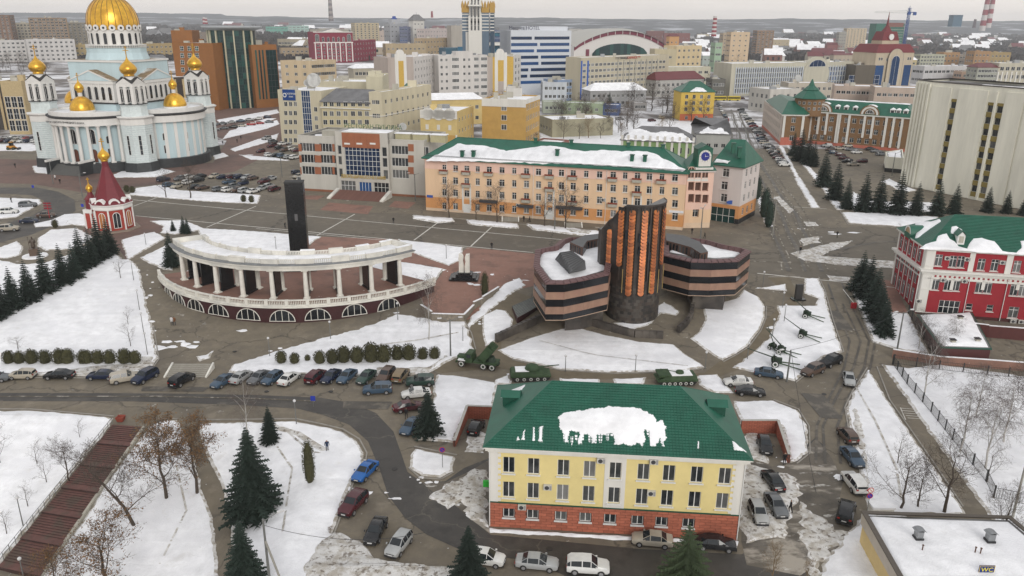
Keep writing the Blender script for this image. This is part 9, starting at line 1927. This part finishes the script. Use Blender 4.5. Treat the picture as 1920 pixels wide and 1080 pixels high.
lot([(401,334),(419,335),(434,335),(449,335),(462,336),(475,337),(355,335),(375,334),(307,340),(337,338),(352,345),(372,341),(317,350),(331,353),(365,354),(380,355),(430,344),(455,347),(440,352),(410,358),(427,359),(444,360),(460,361),(475,362),(490,357),(505,352),(515,358),(495,344),(508,338)],62,'in the parking by the cathedral','cars by the cathedral')
lot([(492,268+k*.0)for k in()]+[(489,286),(505,293),(517,294),(529,295),(541,297),(553,298),(510,276),(524,280),(534,284),(545,282),(512,268),(530,272),(548,270),(556,285),(557,326),(559,334),(500,262)],60,'in the bank parking','cars by the bank')
lot([(2+12.5*k+y*2,262+y*5)for y in(0,1)for k in range(7)],75,'before the dark theatre','cars before the theatre')
lot([(400+k*17+y*3,236-k*2.4+y*9)for y in(0,1)for k in range(7)],20,'on the glass centre parking','cars by the glass centre')
lot([(1389+k*3.4,208+k*4.4)for k in range(13)],170,'in the slanted row along the upper avenue','cars along the avenue');lot([(1431+k*4.0,266+k*4.6)for k in range(11)],172,'in the slanted row along the lower avenue','cars along the avenue');lot([(1425+k*4.2,262+k*4.4)for k in range(8)],172,'in the second slanted row of the avenue','cars along the avenue');lot([(1346+k*2.4,196+k*4.5)for k in range(8)],80,'on the left side of the avenue','cars along the avenue')
lot([(1550,276),(1556,283),(1563,289),(1573,281),(1590,276),(1596,283),(1606,288),(1575,293),(1582,299),(1588,305),(1600,311),(1616,305),(1625,277),(1632,282),(1642,286),(1652,292),(1560,272)],5,'on the parking before the brown offices','cars before the brown offices')
lot([(1090+8*k,262-k*.4)for k in()]+[(1150,205),(1162,225),(1240,222),(1222,228),(1440,190),(1392,186)],30,'in the yards behind the orange house','cars in the yards')
def bus():
 g=G(1362,189);root=empty('city_bus',g,R(2),'yellow articulated bus crossing the avenue','bus','buses' if 0 else None);ym=mat('bus_yellow',(.55,.42,.03),.4);
 for x0,x1 in((-9,-.4),(.4,9)):
  q=MB();q.box(x0,-1.25,.4,x1,1.25,3.1,ym);q.build('body',root);q=MB();q.box(x0+.3,-1.28,1.5,x1-.3,1.28,2.5,carglass);q.build('window_band',root)
  for x in(x0+1.6,x1-1.6):
   for s in(-1.15,1.15):o=link('wheel',WHm,root,(x,s,.5));o.scale=(.5,1,.5)
 q=MB();q.box(-.5,-1.1,.5,.5,1.1,2.9,blackp);q.build('bellows',root);root['category']='bus'
bus()
# ---- open air weapons park
ol=mat('military_green',(.028,.060,.022),.7,.3,1.5,hi=(.045,.08,.035));wrm=mat('white_wheel_rim',(.6,.6,.58),.6);dk=mat('gun_dark_green',(.02,.038,.022),.6)
def wheel(root,x,y,z,r,w=.25,white_=True):
 q=MB();q.tube((x,y-w/2,z),(x,y+w/2,z),r,r,tyre,16);o=q.build('wheel',root);q=MB();q.tube((x,y-w/2-.03,z),(x,y+w/2+.03,z),r*.72,r*.72,wrm if white_ else dk,14);q.tube((x,y-w/2-.05,z),(x,y+w/2+.05,z),r*.42,r*.42,dk,10);q.build('rim',o)
def launcher():
 g=G(897,688);root=empty('rocket_truck',(0,0,0),0,'green six wheeled rocket launcher truck with its tube rack raised','military truck');place(root,g+Vector((0,0,.1)),R(163))
 q=MB();q.box(-3.6,-.5,.75,3.4,.5,1.0,dk);q.build('chassis',root);q=MB();q.box(2.0,-.55,.9,3.5,.55,1.75,ol);q.build('bonnet',root);q=MB();q.box(.7,-1.1,.9,2.1,1.1,1.7,ol);q.box(.8,-1.0,1.7,1.9,1.0,2.5,ol);q.box(1.88,-.9,1.75,1.93,.9,2.35,carglass);q.box(1.0,-1.03,1.75,1.7,1.03,2.3,carglass);q.build('cab',root);q=MB();q.box(3.4,-1.1,.7,3.6,1.1,1.0,ol);q.build('bumper',root)
 for s in(-1,1):q=MB();q.box(1.9,s*.85-.3,1.15,3.2,s*.85+.3,1.3,snow_roof if s>0 else ol);q.build('mudguard',root)
 q=MB();q.box(-3.4,-1.15,1.0,.5,1.15,1.3,ol);q.build('deck',root)
 for x in(2.6,-1.2,-2.7):
  for s in(-1,1):wheel(root,x,s*1.0,.58,.58)
 q=MB();
 for i in range(5):
  for j in range(4):q.tube((-1.6,-.8+i*.4,.2*j*1.6),(1.9,-.8+i*.4,.2*j*1.6),.15,.15,ol,7)
 q.box(-1.3,-1.05,-.2,1.6,1.05,-.12,dk);q.box(-1.3,-1.05,1.15,1.6,1.05,1.22,ol);q.box(-1.2,-1.05,-.2,1.5,-1.0,1.2,ol);q.box(-1.2,1.0,-.2,1.5,1.05,1.2,ol);o=q.build('launch_tubes',root);o.location=(-2.1,0,2.5);o.rotation_euler=(0,R(52),0);o['kind']='stuff'
 q=MB();q.lathe([(.8,1.3),(.6,2.1)],dk,10,(-2.2,0,0));q.build('turntable',root)
launcher()
def tracked(px,py,deg,label,name,tank):
 g=G(px,py);root=empty(name,(0,0,0),0,label,'tank' if tank else 'armoured carrier');place(root,g+Vector((0,0,.1)),R(deg));L=3.2
 h=MB();h.prism([(-L,-1.45),(L,-1.45),(L,1.45),(-L,1.45)],.75,1.0,ol);h.v+=[(-L,-1.3,1.0),(L-.3,-1.3,1.0),(L-.3,1.3,1.0),(-L,1.3,1.0),(-L+.2,-1.15,1.55),(L-1.5,-1.15,1.55),(L-1.5,1.15,1.55),(-L+.2,1.15,1.55)];n=len(h.v)-8;k=h.mi(ol)
 for f in((0,3,2,1),(4,5,6,7),(0,1,5,4),(1,2,6,5),(2,3,7,6),(3,0,4,7)):h.f.append(tuple(n+i for i in f));h.m.append(k)
 h.build('hull',root);s_=MB();s_.box(-L+.8,-1.0,1.56,.2 if tank else 1.2,1.0,1.66,snow_roof);s_.build('snow_cover',root)
 for s in(-1,1):
  t=MB();pr=[(-L+.2,.55),(-L+.55,.12),(L-.75,.12),(L-.1,.6),(L-.3,.85),(-L+.3,.85)];
  t.poly([(x,s*1.2-.22,z)for x,z in pr],tyre);t.poly([(x,s*1.2+.22,z)for x,z in pr][::-1],tyre)
  for i in range(6):a,b=pr[i],pr[(i+1)%6];t.quad((a[0],s*1.2-.22,a[1]),(a[0],s*1.2+.22,a[1]),(b[0],s*1.2+.22,b[1]),(b[0],s*1.2-.22,b[1]),tyre)
  o=t.build('track',root);fixn(o.data)
  for i in range(5 if tank else 6):wheel(root,-L+1.05+i*(2*L-2.1)/(4 if tank else 5),s*1.24,.45,.36,.46)
 if tank:q=MB();q.lathe([(1.15,1.5),(1.2,1.75),(.95,2.2),(.4,2.4)],ol,16,(.3,0,0));q.build('turret',root,50);q=MB();q.tube((1.2,0,1.95),(4.6,0,2.2),.11,.08,ol,8);q.build('gun_barrel',root)
 else:q=MB();q.lathe([(.7,1.5),(.6,1.95)],ol,14,(-.6,0,0));q.build('turret',root,50);q=MB();q.tube((-.2,0,1.8),(2.6,.2,2.5),.06,.05,ol,6);q.build('gun_barrel',root);q=MB();q.box(1.0,-1.3,1.5,L-.2,1.3,1.8,ol);q.build('bow_plate',root)
tracked(994,710,4,'green tank with rounded turret behind the green roof','tank',True);tracked(1266,718,184,'green tracked carrier with white ringed wheels behind the roof ridge','armoured_carrier',False)
def gun(px,py,deg,label,el=35,s=1.0):
 g=G(px,py);root=empty('field_gun',(0,0,0),0,label,'gun','field guns of the weapons park');place(root,g+Vector((0,0,.15)),R(deg));root.scale=(s,s,s)
 for y in(-.9,.9):wheel(root,0,y,.5,.5,.2)
 q=MB();q.tube((-.6,0,.9),(-.6+4.6*math.cos(R(el)),0,.9+4.6*math.sin(R(el))),.11,.06,dk,8);q.build('gun_barrel',root);q=MB();q.box(-.9,-.25,.5,.5,.25,1.15,dk);q.build('cradle',root)
 q=MB();q.v=[(.3,-.9,.3),(.3,.9,.3),(.1,.8,1.5),(.1,-.8,1.5)];q.f=[(0,1,2,3)];q.m=[q.mi(ol)];q.box(.25,-.9,.35,.3,.9,1.3,ol);q.build('shield',root);q=MB();q.tube((0,-1,.5),(0,1,.5),.08,.08,dk,6);q.build('axle',root)
 for y in(-1,1):q=MB();q.tube((-.3,.2*y,.5),(-3.4,.9*y,.12),.1,.07,ol,6);q.build('trail_leg',root)
gun(1510,595,152,'topmost field gun with its barrel raised to the left');gun(1502,632,152,'second field gun on bare ground patch',28);gun(1462,662,148,'third field gun near the path lamp',40);gun(1452,686,165,'nearest field gun with large white rimmed wheels',15,1.2);gun(1447,655,120,'anti aircraft gun with two thin barrels among the field guns',55,.8)
def excavator():
 g=G(22,281);root=empty('loader',g,R(10),'small orange loader on the cathedral square','loader');om=mat('loader_orange',(.50,.22,.02),.5);q=MB();q.box(-1.4,-.9,.8,1.2,.9,1.7,om);q.build('body',root);q=MB();q.box(-.4,-.7,1.7,.8,.7,3.0,carglass);q.box(-.5,-.8,3.0,.9,.8,3.15,om);q.build('cab',root);q=MB();q.tube((1.0,0,1.4),(2.6,0,.6),.15,.15,om,6);q.build('arm',root);q=MB();q.box(2.4,-1.1,.1,3.1,1.1,.9,darkmetal);q.build('bucket',root)
 for x in(-.9,1.0):
  for s in(-1,1):wheel(root,x,s*.95,.6,.6,.35,False)
excavator()

#  STREET FURNITURE, PEOPLE, STAIRS
polem=mat('lamp_pole_grey',(.15,.155,.15),.6,.2);conc_p=mat('concrete_pole',(.30,.29,.26),.85,.2)
def lamp(px,py,h,label,kind='globe',deg=0,g=None):
 g=g or G(px,py);root=empty('street_lamp',g,R(deg),label,'lamp','street lamps');q=MB();r=.05 if h<5 else .10;q.tube((0,0,-.3),(0,0,h),r*1.5,r,polem if h<9 else conc_p,8);q.build('pole',root)
 if kind=='globe':q=MB();q.lathe([(.04,0),(.2,.1),(.22,.28),(.1,.4)],lampm,8,(0,0,h));q.build('lamp_head',root)
 else:
  for a in([0,180]if kind=='double' else[0]):
   c=math.cos(R(a));q=MB();q.tube((0,0,h-.3),(c*1.5,0,h+.3),.05,.04,polem,6);q.build('arm',root);q=MB();q.box(min(c*1.4,c*2.1),-.14,h+.24,max(c*1.4,c*2.1),.14,h+.38,lampm);q.build('lamp_head',root)
N_=['first','second','third','fourth','fifth']
for i,(px,py)in enumerate([(251,527),(262,583),(270,628),(277,667)]):lamp(px,py,3.9,N_[i]+' low lamp from the top along the left snowfield')
for px,py,h,l in[(506,669,3.2,'globe lamp left of the thuja row'),(620,637,3.2,'globe lamp on the snow edge before the terrace'),(746,601,3.2,'globe lamp before the last terrace window'),(868,641,2.8,'lamp beside the truck path'),(1060,697,2.6,'globe lamp left on the museum lawn edge'),(1191,697,2.7,'lamp with a grey box on the museum lawn edge'),(1322,692,2.8,'lamp at the lawn tip'),(1401,675,2.9,'lamp on the curved museum path'),(1430,538,3.0,'lamp right of the museum wing'),(1467,578,3.0,'lamp by the bust plaza'),(1470,604,3.2,'lamp before the top gun'),(1448,632,3.2,'lamp on the gun path curve'),(837,486,3.0,'ball lamp on the snow behind the colonnade'),(518,470,3.0,'ball lamp left of the obelisk'),(556,797,3.6,'globe lamp on the lower pavement kerb'),(44,988,3.9,'lamp left of the brown stairs'),(45,1085,2.5,'lamp on the lower stairs edge'),(274,460,2.6,'lamp on the snow right of the chapel')]:lamp(px,py,h,l)
for px,py,h,k,a,l in[(845,669,6.8,'double',10,'tall dark double lamp above the rocket truck'),(1682,656,7.0,'double',20,'tall double armed lamp by the fence corner'),(779,377,8,'double',0,'tall lamp at the palace end of the orange house'),(1040,432,8,'single',180,'tall lamp before the orange house'),(1313,450,8,'double',60,'tall lamp before the clock house'),(1448,445,9,'double',90,'tall lamp at the crossing'),(1475,716,5.5,'single',200,'short pole with wires by the gun park'),(1898,972,9.5,'single',10,'leaning grey pole at the right edge'),(507,1100,8.0,'single',30,'concrete lamp pole at the bottom left'),(103,290,8,'single',0,'lamp on the cathedral square'),(100,345,7,'single',90,'lamp at the roundabout'),(155,370,7,'single',0,'lamp at the roundabout bend'),(529,332,7,'single',0,'lamp left of the wedding palace'),(1672,330,8,'single',0,'lamp by the pale annex')]:lamp(px,py,h,l,k,a)
q=MB();t0=G(507,1100);q.tube((t0.x,t0.y,t0.z+5.5),(t0.x+1.8,t0.y-.8,t0.z-.2),.12,.12,conc_p,6);tag(q.build('pole_brace'),'slanting concrete brace of the bottom left lamp pole','brace')
def wire(a,b,sag,label):
 q=MB();a,b=Vector(a),Vector(b)
 for i in range(14):s,t=i/14,(i+1)/14;q.tube(a.lerp(b,s)-Vector((0,0,sag*4*s*(1-s))),a.lerp(b,t)-Vector((0,0,sag*4*t*(1-t))),.03,.03,darkmetal,4,False)
 tag(q.build('overhead_wire'),label,'wire','overhead wires')
wire((t0.x,t0.y,t0.z+7.3),G(800,1110)+Vector((0,0,7)),1.2,'black cable running from the concrete pole to the right');p_=G(1475,716);wire((p_.x,p_.y,5.5),(G(1682,656).x,G(1682,656).y,7.5),.8,'thin wire from the gun park pole to the double lamp');wire((p_.x,p_.y,5.5),V(1560,1060,70),1.0,'thin wire from the gun park pole across the road')
_pm={}
def person_mesh(key,coat,legs,pose):
 vs=[(0,0,.95),(0,0,1.2),(0,0,1.42),(0,0,1.53),(0,.01,1.68)];sw=pose
 vs+=[(.10,0,.9),(.11,.16*sw,.5),(.11,.08*sw-.04,.06),(.11,.08*sw+.14,.04),(-.10,0,.9),(-.11,-.12*sw,.5),(-.11,-.26*sw,.08),(-.11,-.26*sw+.16,.05),(.20,0,1.40),(.27,-.08*sw,1.12),(.25,.02,.88),(-.20,0,1.40),(-.27,.08*sw,1.12),(-.25,.1,.88)]
 es=[(0,1),(1,2),(2,3),(3,4),(0,5),(5,6),(6,7),(7,8),(0,9),(9,10),(10,11),(11,12),(2,13),(13,14),(14,15),(2,16),(16,17),(17,18)]
 rd=[.17,.16,.15,.06,.105,.11,.075,.05,.045,.11,.075,.05,.045,.075,.055,.04,.075,.055,.04]
 me=bpy.data.meshes.new('p');me.from_pydata(vs,es,[]);o=bpy.data.objects.new('p',me);C.objects.link(o);o.modifiers.new('s','SKIN')
 for i,r_ in enumerate(rd):me.skin_vertices[0].data[i].radius=(r_,r_*.85)
 me.skin_vertices[0].data[0].use_root=True;o.modifiers.new('u','SUBSURF').levels=1;dg=bpy.context.evaluated_depsgraph_get();dg.update();m2=bpy.data.meshes.new_from_object(o.evaluated_get(dg));bpy.data.objects.remove(o);m2.name='person'
 m2.materials.clear();[m2.materials.append(m)for m in(coat,legs,mat('skin',(.42,.26,.19),.6),mat('dark_hair',(.02,.015,.012),.9))]
 for p in m2.polygons:c=p.center;p.material_index=1 if c.z<.72 else(3 if c.z>1.66 or(c.z>1.56 and c.y<.0)else(2 if c.z>1.5 else 0));p.use_smooth=True
 return m2
blk_c=mat('black_coat',(.012,.012,.014),.9);brn_c=mat('brown_coat',(.16,.07,.03),.9);wht_c=mat('white_jacket',(.6,.6,.6),.8);blu_c=mat('dark_blue_jacket',(.015,.03,.07),.8);jean=mat('dark_trousers',(.02,.024,.035),.9)
PM={'black':person_mesh('b',blk_c,blk_c,1),'blackstand':person_mesh('c',blk_c,jean,.15),'brown':person_mesh('d',brn_c,jean,.5),'white':person_mesh('e',wht_c,jean,.5),'blue':person_mesh('f',blu_c,jean,.3)}
for px,py,k,a,l in[(323,611,'white',0,'person in a white jacket walking arm in arm on the plaza'),(328,611,'brown',0,'person in a brown coat beside the one in white'),(738,420,'blackstand',0,'person in black standing on the square'),(535,429,'black',90,'person walking left of the obelisk'),(614,848,'blue',200,'person in a dark jacket on the snowy path'),(982,417,'blackstand',0,'person in black before the shop steps'),(993,417,'black',90,'second person before the shop steps'),(1297,440,'blackstand',180,'person in a long black coat near the clock house'),(1321,448,'black',270,'person in black striding near the clock house'),(1569,446,'black',20,'person crossing the wide road'),(1500,476,'black',150,'person walking over the snow smears'),(922,468,'blackstand',0,'person at the edge of the square'),(1481,962,'black',80,'person in black reaching into the grey sedan'),(1470,872,'blackstand',180,'person in black by the right brick wall'),(22,381,'black',100,'person by the roundabout snow'),(29,315,'black',60,'person on the cathedral square'),(113,345,'black',200,'person in black below the cathedral stairs'),(104,338,'white',180,'person in white at the cathedral snow heap'),(762,786,'black',0,'person between the maroon and steel cars'),(1441,372,'black',0,'person at the avenue corner'),(418,272,'black',60,'person on the plaza beyond the cathedral'),(445,268,'blackstand',10,'person near the bank'),(452,262,'black',10,'person walking to the bank'),(1474,265,'black',0,'person on the avenue pavement'),(1461,268,'black',10,'second person on the avenue pavement')]:
 o=link('person',PM[k],None,G(px,py)+Vector((0,0,.08)),R(a));o.scale=(1.04,1.04,1.04);tag(o,l,'person','people outdoors')
def stairs():
 L0,R0,L1,R1=[G(*q).to_2d()for q in((212,799),(270,805),(-4,1068),(76,1090))];root=empty('public_stairs',G(240,800),0,'long reddish brown stairs descending the snowy slope at lower left','stairs');inv=invof(root);sm=mat('brown_stair_tile',(.13,.058,.048),.75,.25,1.5,hi=(.09,.06,.045));rs=mat('stair_riser',(.05,.025,.022),.8);n=66
 for i in range(n):
  t0,t1=i/n,(i+1)/n;a,b,c,d_=L0.lerp(L1,t0),R0.lerp(R1,t0),R0.lerp(R1,t1),L0.lerp(L1,t1);f=(i%11)/11;zt=T(*((a+b)/2))*1.0+.34 if i%11<8 else T(*((L0.lerp(L1,((i//11)*11+8)/n)+R0.lerp(R1,((i//11)*11+8)/n))/2))+.34
  q=MB();q.quad((*a,zt),(*d_,zt),(*c,zt),(*b,zt),sm);q.quad((*d_,zt-.5),(*c,zt-.5),(*c,zt),(*d_,zt),rs);q.quad((*a,zt-.5),(*d_,zt-.5),(*d_,zt),(*a,zt),sm);q.quad((*c,zt-.5),(*b,zt-.5),(*b,zt),(*c,zt),sm);o=q.build('step',root);o.matrix_parent_inverse=inv;fixn(o.data)
 for s0,s1,nm in((L0,L1,'railing'),(R0,R1,'side_wall')):
  pv=None
  for i in range(n+1):
   p=s0.lerp(s1,i/n);z=T(*p)+.3
   if nm=='railing':
    if i%3==0:q=MB();q.tube((*p,z),(*p,z+1.0),.04,.04,polem,6);o=q.build('railing_post',root);o.matrix_parent_inverse=inv
    if pv and i%3==0:
     for h in(1.0,.55):q=MB();q.tube((pv.x,pv.y,pv.z+h),(p.x,p.y,z+h),.035,.035,polem,6);o=q.build('handrail',root);o.matrix_parent_inverse=inv
    if i%3==0:pv=Vector((*p,z))
   else:
    if pv:q=MB();dd=(p-pv.to_2d()).normalized();nn=Vector((-dd.y,dd.x))*.15;A_=pv.to_2d();q.poly([(*(A_-nn),pv.z+.25),(*(p-nn),z+.25),(*(p+nn),z+.25),(*(A_+nn),pv.z+.25)],concrete);q.quad((*(A_-nn),pv.z-.6),(*(p-nn),z-.6),(*(p-nn),z+.25),(*(A_-nn),pv.z+.25),concrete);q.quad((*(A_+nn),pv.z-.6),(*(p+nn),z-.6),(*(p+nn),z+.25),(*(A_+nn),pv.z+.25),concrete);o=q.build('side_wall',root);o.matrix_parent_inverse=inv
    pv=Vector((*p,z))
stairs()
q=MB();q.lathe([(.55,0),(.75,.7),(.6,.72),(.5,.5)],mat('planter_red',(.25,.05,.03)),4,ph=R(45));tag(q.build('planter',None,None,G(227,789)),'red square planter at the top of the brown stairs','planter')
def fence(pxs,label,step=2.6,h=1.7):
 p=resample([G(*q)for q in pxs],step,False);root=empty('iron_fence',(p[0].x,p[0].y,T(*p[0])),0,label,'fence','iron fences');inv=invof(root);fm=mat('fence_black',(.015,.017,.018),.6);po=MB();po.box(-.07,-.07,0,.07,.07,h+.15,fm);pm_=po.mesh('post')
 for i,a in enumerate(p):
  o=link('post',pm_,root,(a.x,a.y,T(a.x,a.y)));o.matrix_parent_inverse=inv
  if i+1<len(p):
   b=p[i+1];q=MB();za,zb=T(*a),T(*b)
   for z in(.25,h-.1):q.tube((a.x,a.y,za+z),(b.x,b.y,zb+z),.03,.03,fm,4)
   for k in range(1,14):c=a.lerp(b,k/14);z=za+(zb-za)*k/14;q.tube((c.x,c.y,z+.15),(c.x,c.y,z+h),.018,.018,fm,3)
   o=q.build('railing_panel',root);o.matrix_parent_inverse=inv;o['kind']='stuff'
fence([(1673,684),(1700,722),(1745,775),(1800,845),(1848,905),(1862,935)],'black iron fence running down beside the right footpath');fence([(1862,936),(1930,950)],'black iron fence segment behind the toilet house');fence([(1675,683),(1760,695),(1850,705),(1930,712)],'black iron fence along the red brick wall');fence([(1703,588),(1722,625),(1750,668)],'iron fence beside the annex')
def lowwall(pxs,h,m,label,name='brick_wall'):
 p=[G(*q)for q in pxs];root=empty(name,p[0],0,label,'wall');inv=invof(root)
 for i in range(len(p)-1):a,c=p[i].to_2d(),p[i+1].to_2d();dv=c-a;q=MB();q.box(0,-.15,-.2,dv.length,.15,h,m,math.atan2(dv.y,dv.x),a);q.box(0,-.2,h,dv.length,.2,h+.08,snow_roof,math.atan2(dv.y,dv.x),a);o=q.build('wall_panel',root);o.matrix_parent_inverse=inv;o.location.z=p[i].z
lowwall([(1672,670),(1760,684),(1850,690),(1935,697)],1.5,redpave,'long low red brick wall beneath the crimson house');lowwall([(1812,626),(1850,632),(1935,640)],2.2,mat('maroon_fence_panel',(.09,.022,.02),.6),'maroon panel fence under the crimson house')
lowwall([(790,585),(810,602),(870,604),(888,580),(905,570),(935,545)],1.5,mat('rubble_wall',(.22,.19,.15),.9,.35,2,.3,6),'stepped rubble stone retaining wall beside the red plaza','retaining_wall')
def sign(px,py,h,parts_,label):
 g=G(px,py);root=empty('road_sign',g,0,label,'sign','road signs');q=MB();q.tube((0,0,0),(0,0,h),.04,.04,polem,6);q.build('post',root)
 for z,r_,m,m2 in parts_:q=MB();q.tube((0,-.03,z),(0,-.06,z),r_,r_,m,16);o=q.build('sign_disc',root);q=MB();q.tube((0,-.061,z),(0,-.075,z),r_*.78,r_*.78,m2,16);q.build('sign_face',o);q=MB();q.box(-r_*.7,-.09,-.035,r_*.7,-.076,.035,m);x=q.build('slash',o,None,(0,0,z));x.rotation_euler=(0,R(45),0)
sr=mat('sign_red2',(.45,.02,.03));sb=mat('sign_blue2',(.02,.04,.35));sw_=mat('sign_white2',(.7,.7,.65))
sign(830,878,2.9,[(2.7,.38,sr,sb)],'round no stopping sign on the snowy island');sign(1625,962,3.2,[(3.1,.36,sr,sw_),(2.35,.36,sr,sb)],'pair of round signs above the toilet house')
for px,py,h,l in((588,763,1.8,'small blue sign beside the lower road'),(157,400,2.6,'blue sign post before the chapel'),(64,362,2.4,'blue direction sign at the roundabout')):g=G(px,py);root=empty('road_sign',g,0,l,'sign','road signs');q=MB();q.tube((0,0,0),(0,0,h),.04,.04,polem,6);q.build('post',root);q=MB();q.box(-.35,-.05,h-.8,.35,-.02,h,sb);q.build('sign_board',root)
g=G(93,409);root=empty('signpost',g,0,'red cross shaped advertising post at the roundabout','sign');q=MB();q.tube((0,0,0),(0,0,4.2),.08,.08,sr,6);q.build('post',root)
for z in(2.6,3.3,4.0):q=MB();q.box(-1,-.05,z-.2,1,.05,z+.2,mat('signpost_red',(.20,.02,.03)));q.build('board',root)
g=G(1496,562);root=empty('bust_monument',g,R(10),'dark granite slab monument on a low base beside the gun park','monument');q=MB();q.box(-1.3,-.8,0,1.3,.8,.25,granite);q.build('base',root);q=MB();q.prism([(-.7,-.3),(.7,-.3),(.7,.3),(-.7,.3)],.25,3.2,mat('dark_slab',(.03,.028,.027),.5));q.build('slab',root)
q=MB();q.box(-.5,-.2,0,.5,.2,1.1,sr);tag(q.build('barrier_post',None,None,G(1600,578)),'red barrier post beside the service road','barrier');q=MB();q.tube((0,0,1),(-.9,3.6,2.6),.05,.05,sw_,6);o=q.build('barrier_arm',None,None,G(1600,578));o.parent=[x for x in C.objects if x.name=='barrier_post'][0];o.location=(0,0,0)
q=MB();q.box(-1.2,-.7,0,1.2,.7,1.0,stonew);q.box(-1.3,-.8,1.0,1.3,.8,1.25,snow_roof);tag(q.build('kiosk_bench',None,None,G(1650,962)),'white snow covered board behind the toilet house edge','board')
for px,l in((957,'pair of railed shop steps before the yellow shop'),(1075,'arched shop steps before the orange house')):g=G(px,414 if px<1000 else 425);terrace_steps(l,(g.x-2,g.y-1),(g.x+2,g.y-1),5,.4,.15,stepm,4.0,'shop_steps')
# ---- haze over the whole scene
hz=MB();hz.box(-8600,-400,-40,8600,8300,150,mat('haze_tmp',(.5,.5,.5)));ho=hz.build('haze');ho['kind']='stuff';ho['label']='pale winter haze over the city'
hm2=bpy.data.materials.new('haze');hm2.use_nodes=True;ht=hm2.node_tree;ht.nodes.remove(ht.nodes['Principled BSDF']);hv=ht.nodes.new('ShaderNodeVolumePrincipled');hv.inputs['Color'].default_value=(.94,.97,1,1);hv.inputs['Density'].default_value=.00009;hv.inputs['Anisotropy'].default_value=.2
ht.links.new(hv.outputs[0],[n for n in ht.nodes if n.type=='OUTPUT_MATERIAL'][0].inputs['Volume']);ho.data.materials.clear();ho.data.materials.append(hm2)
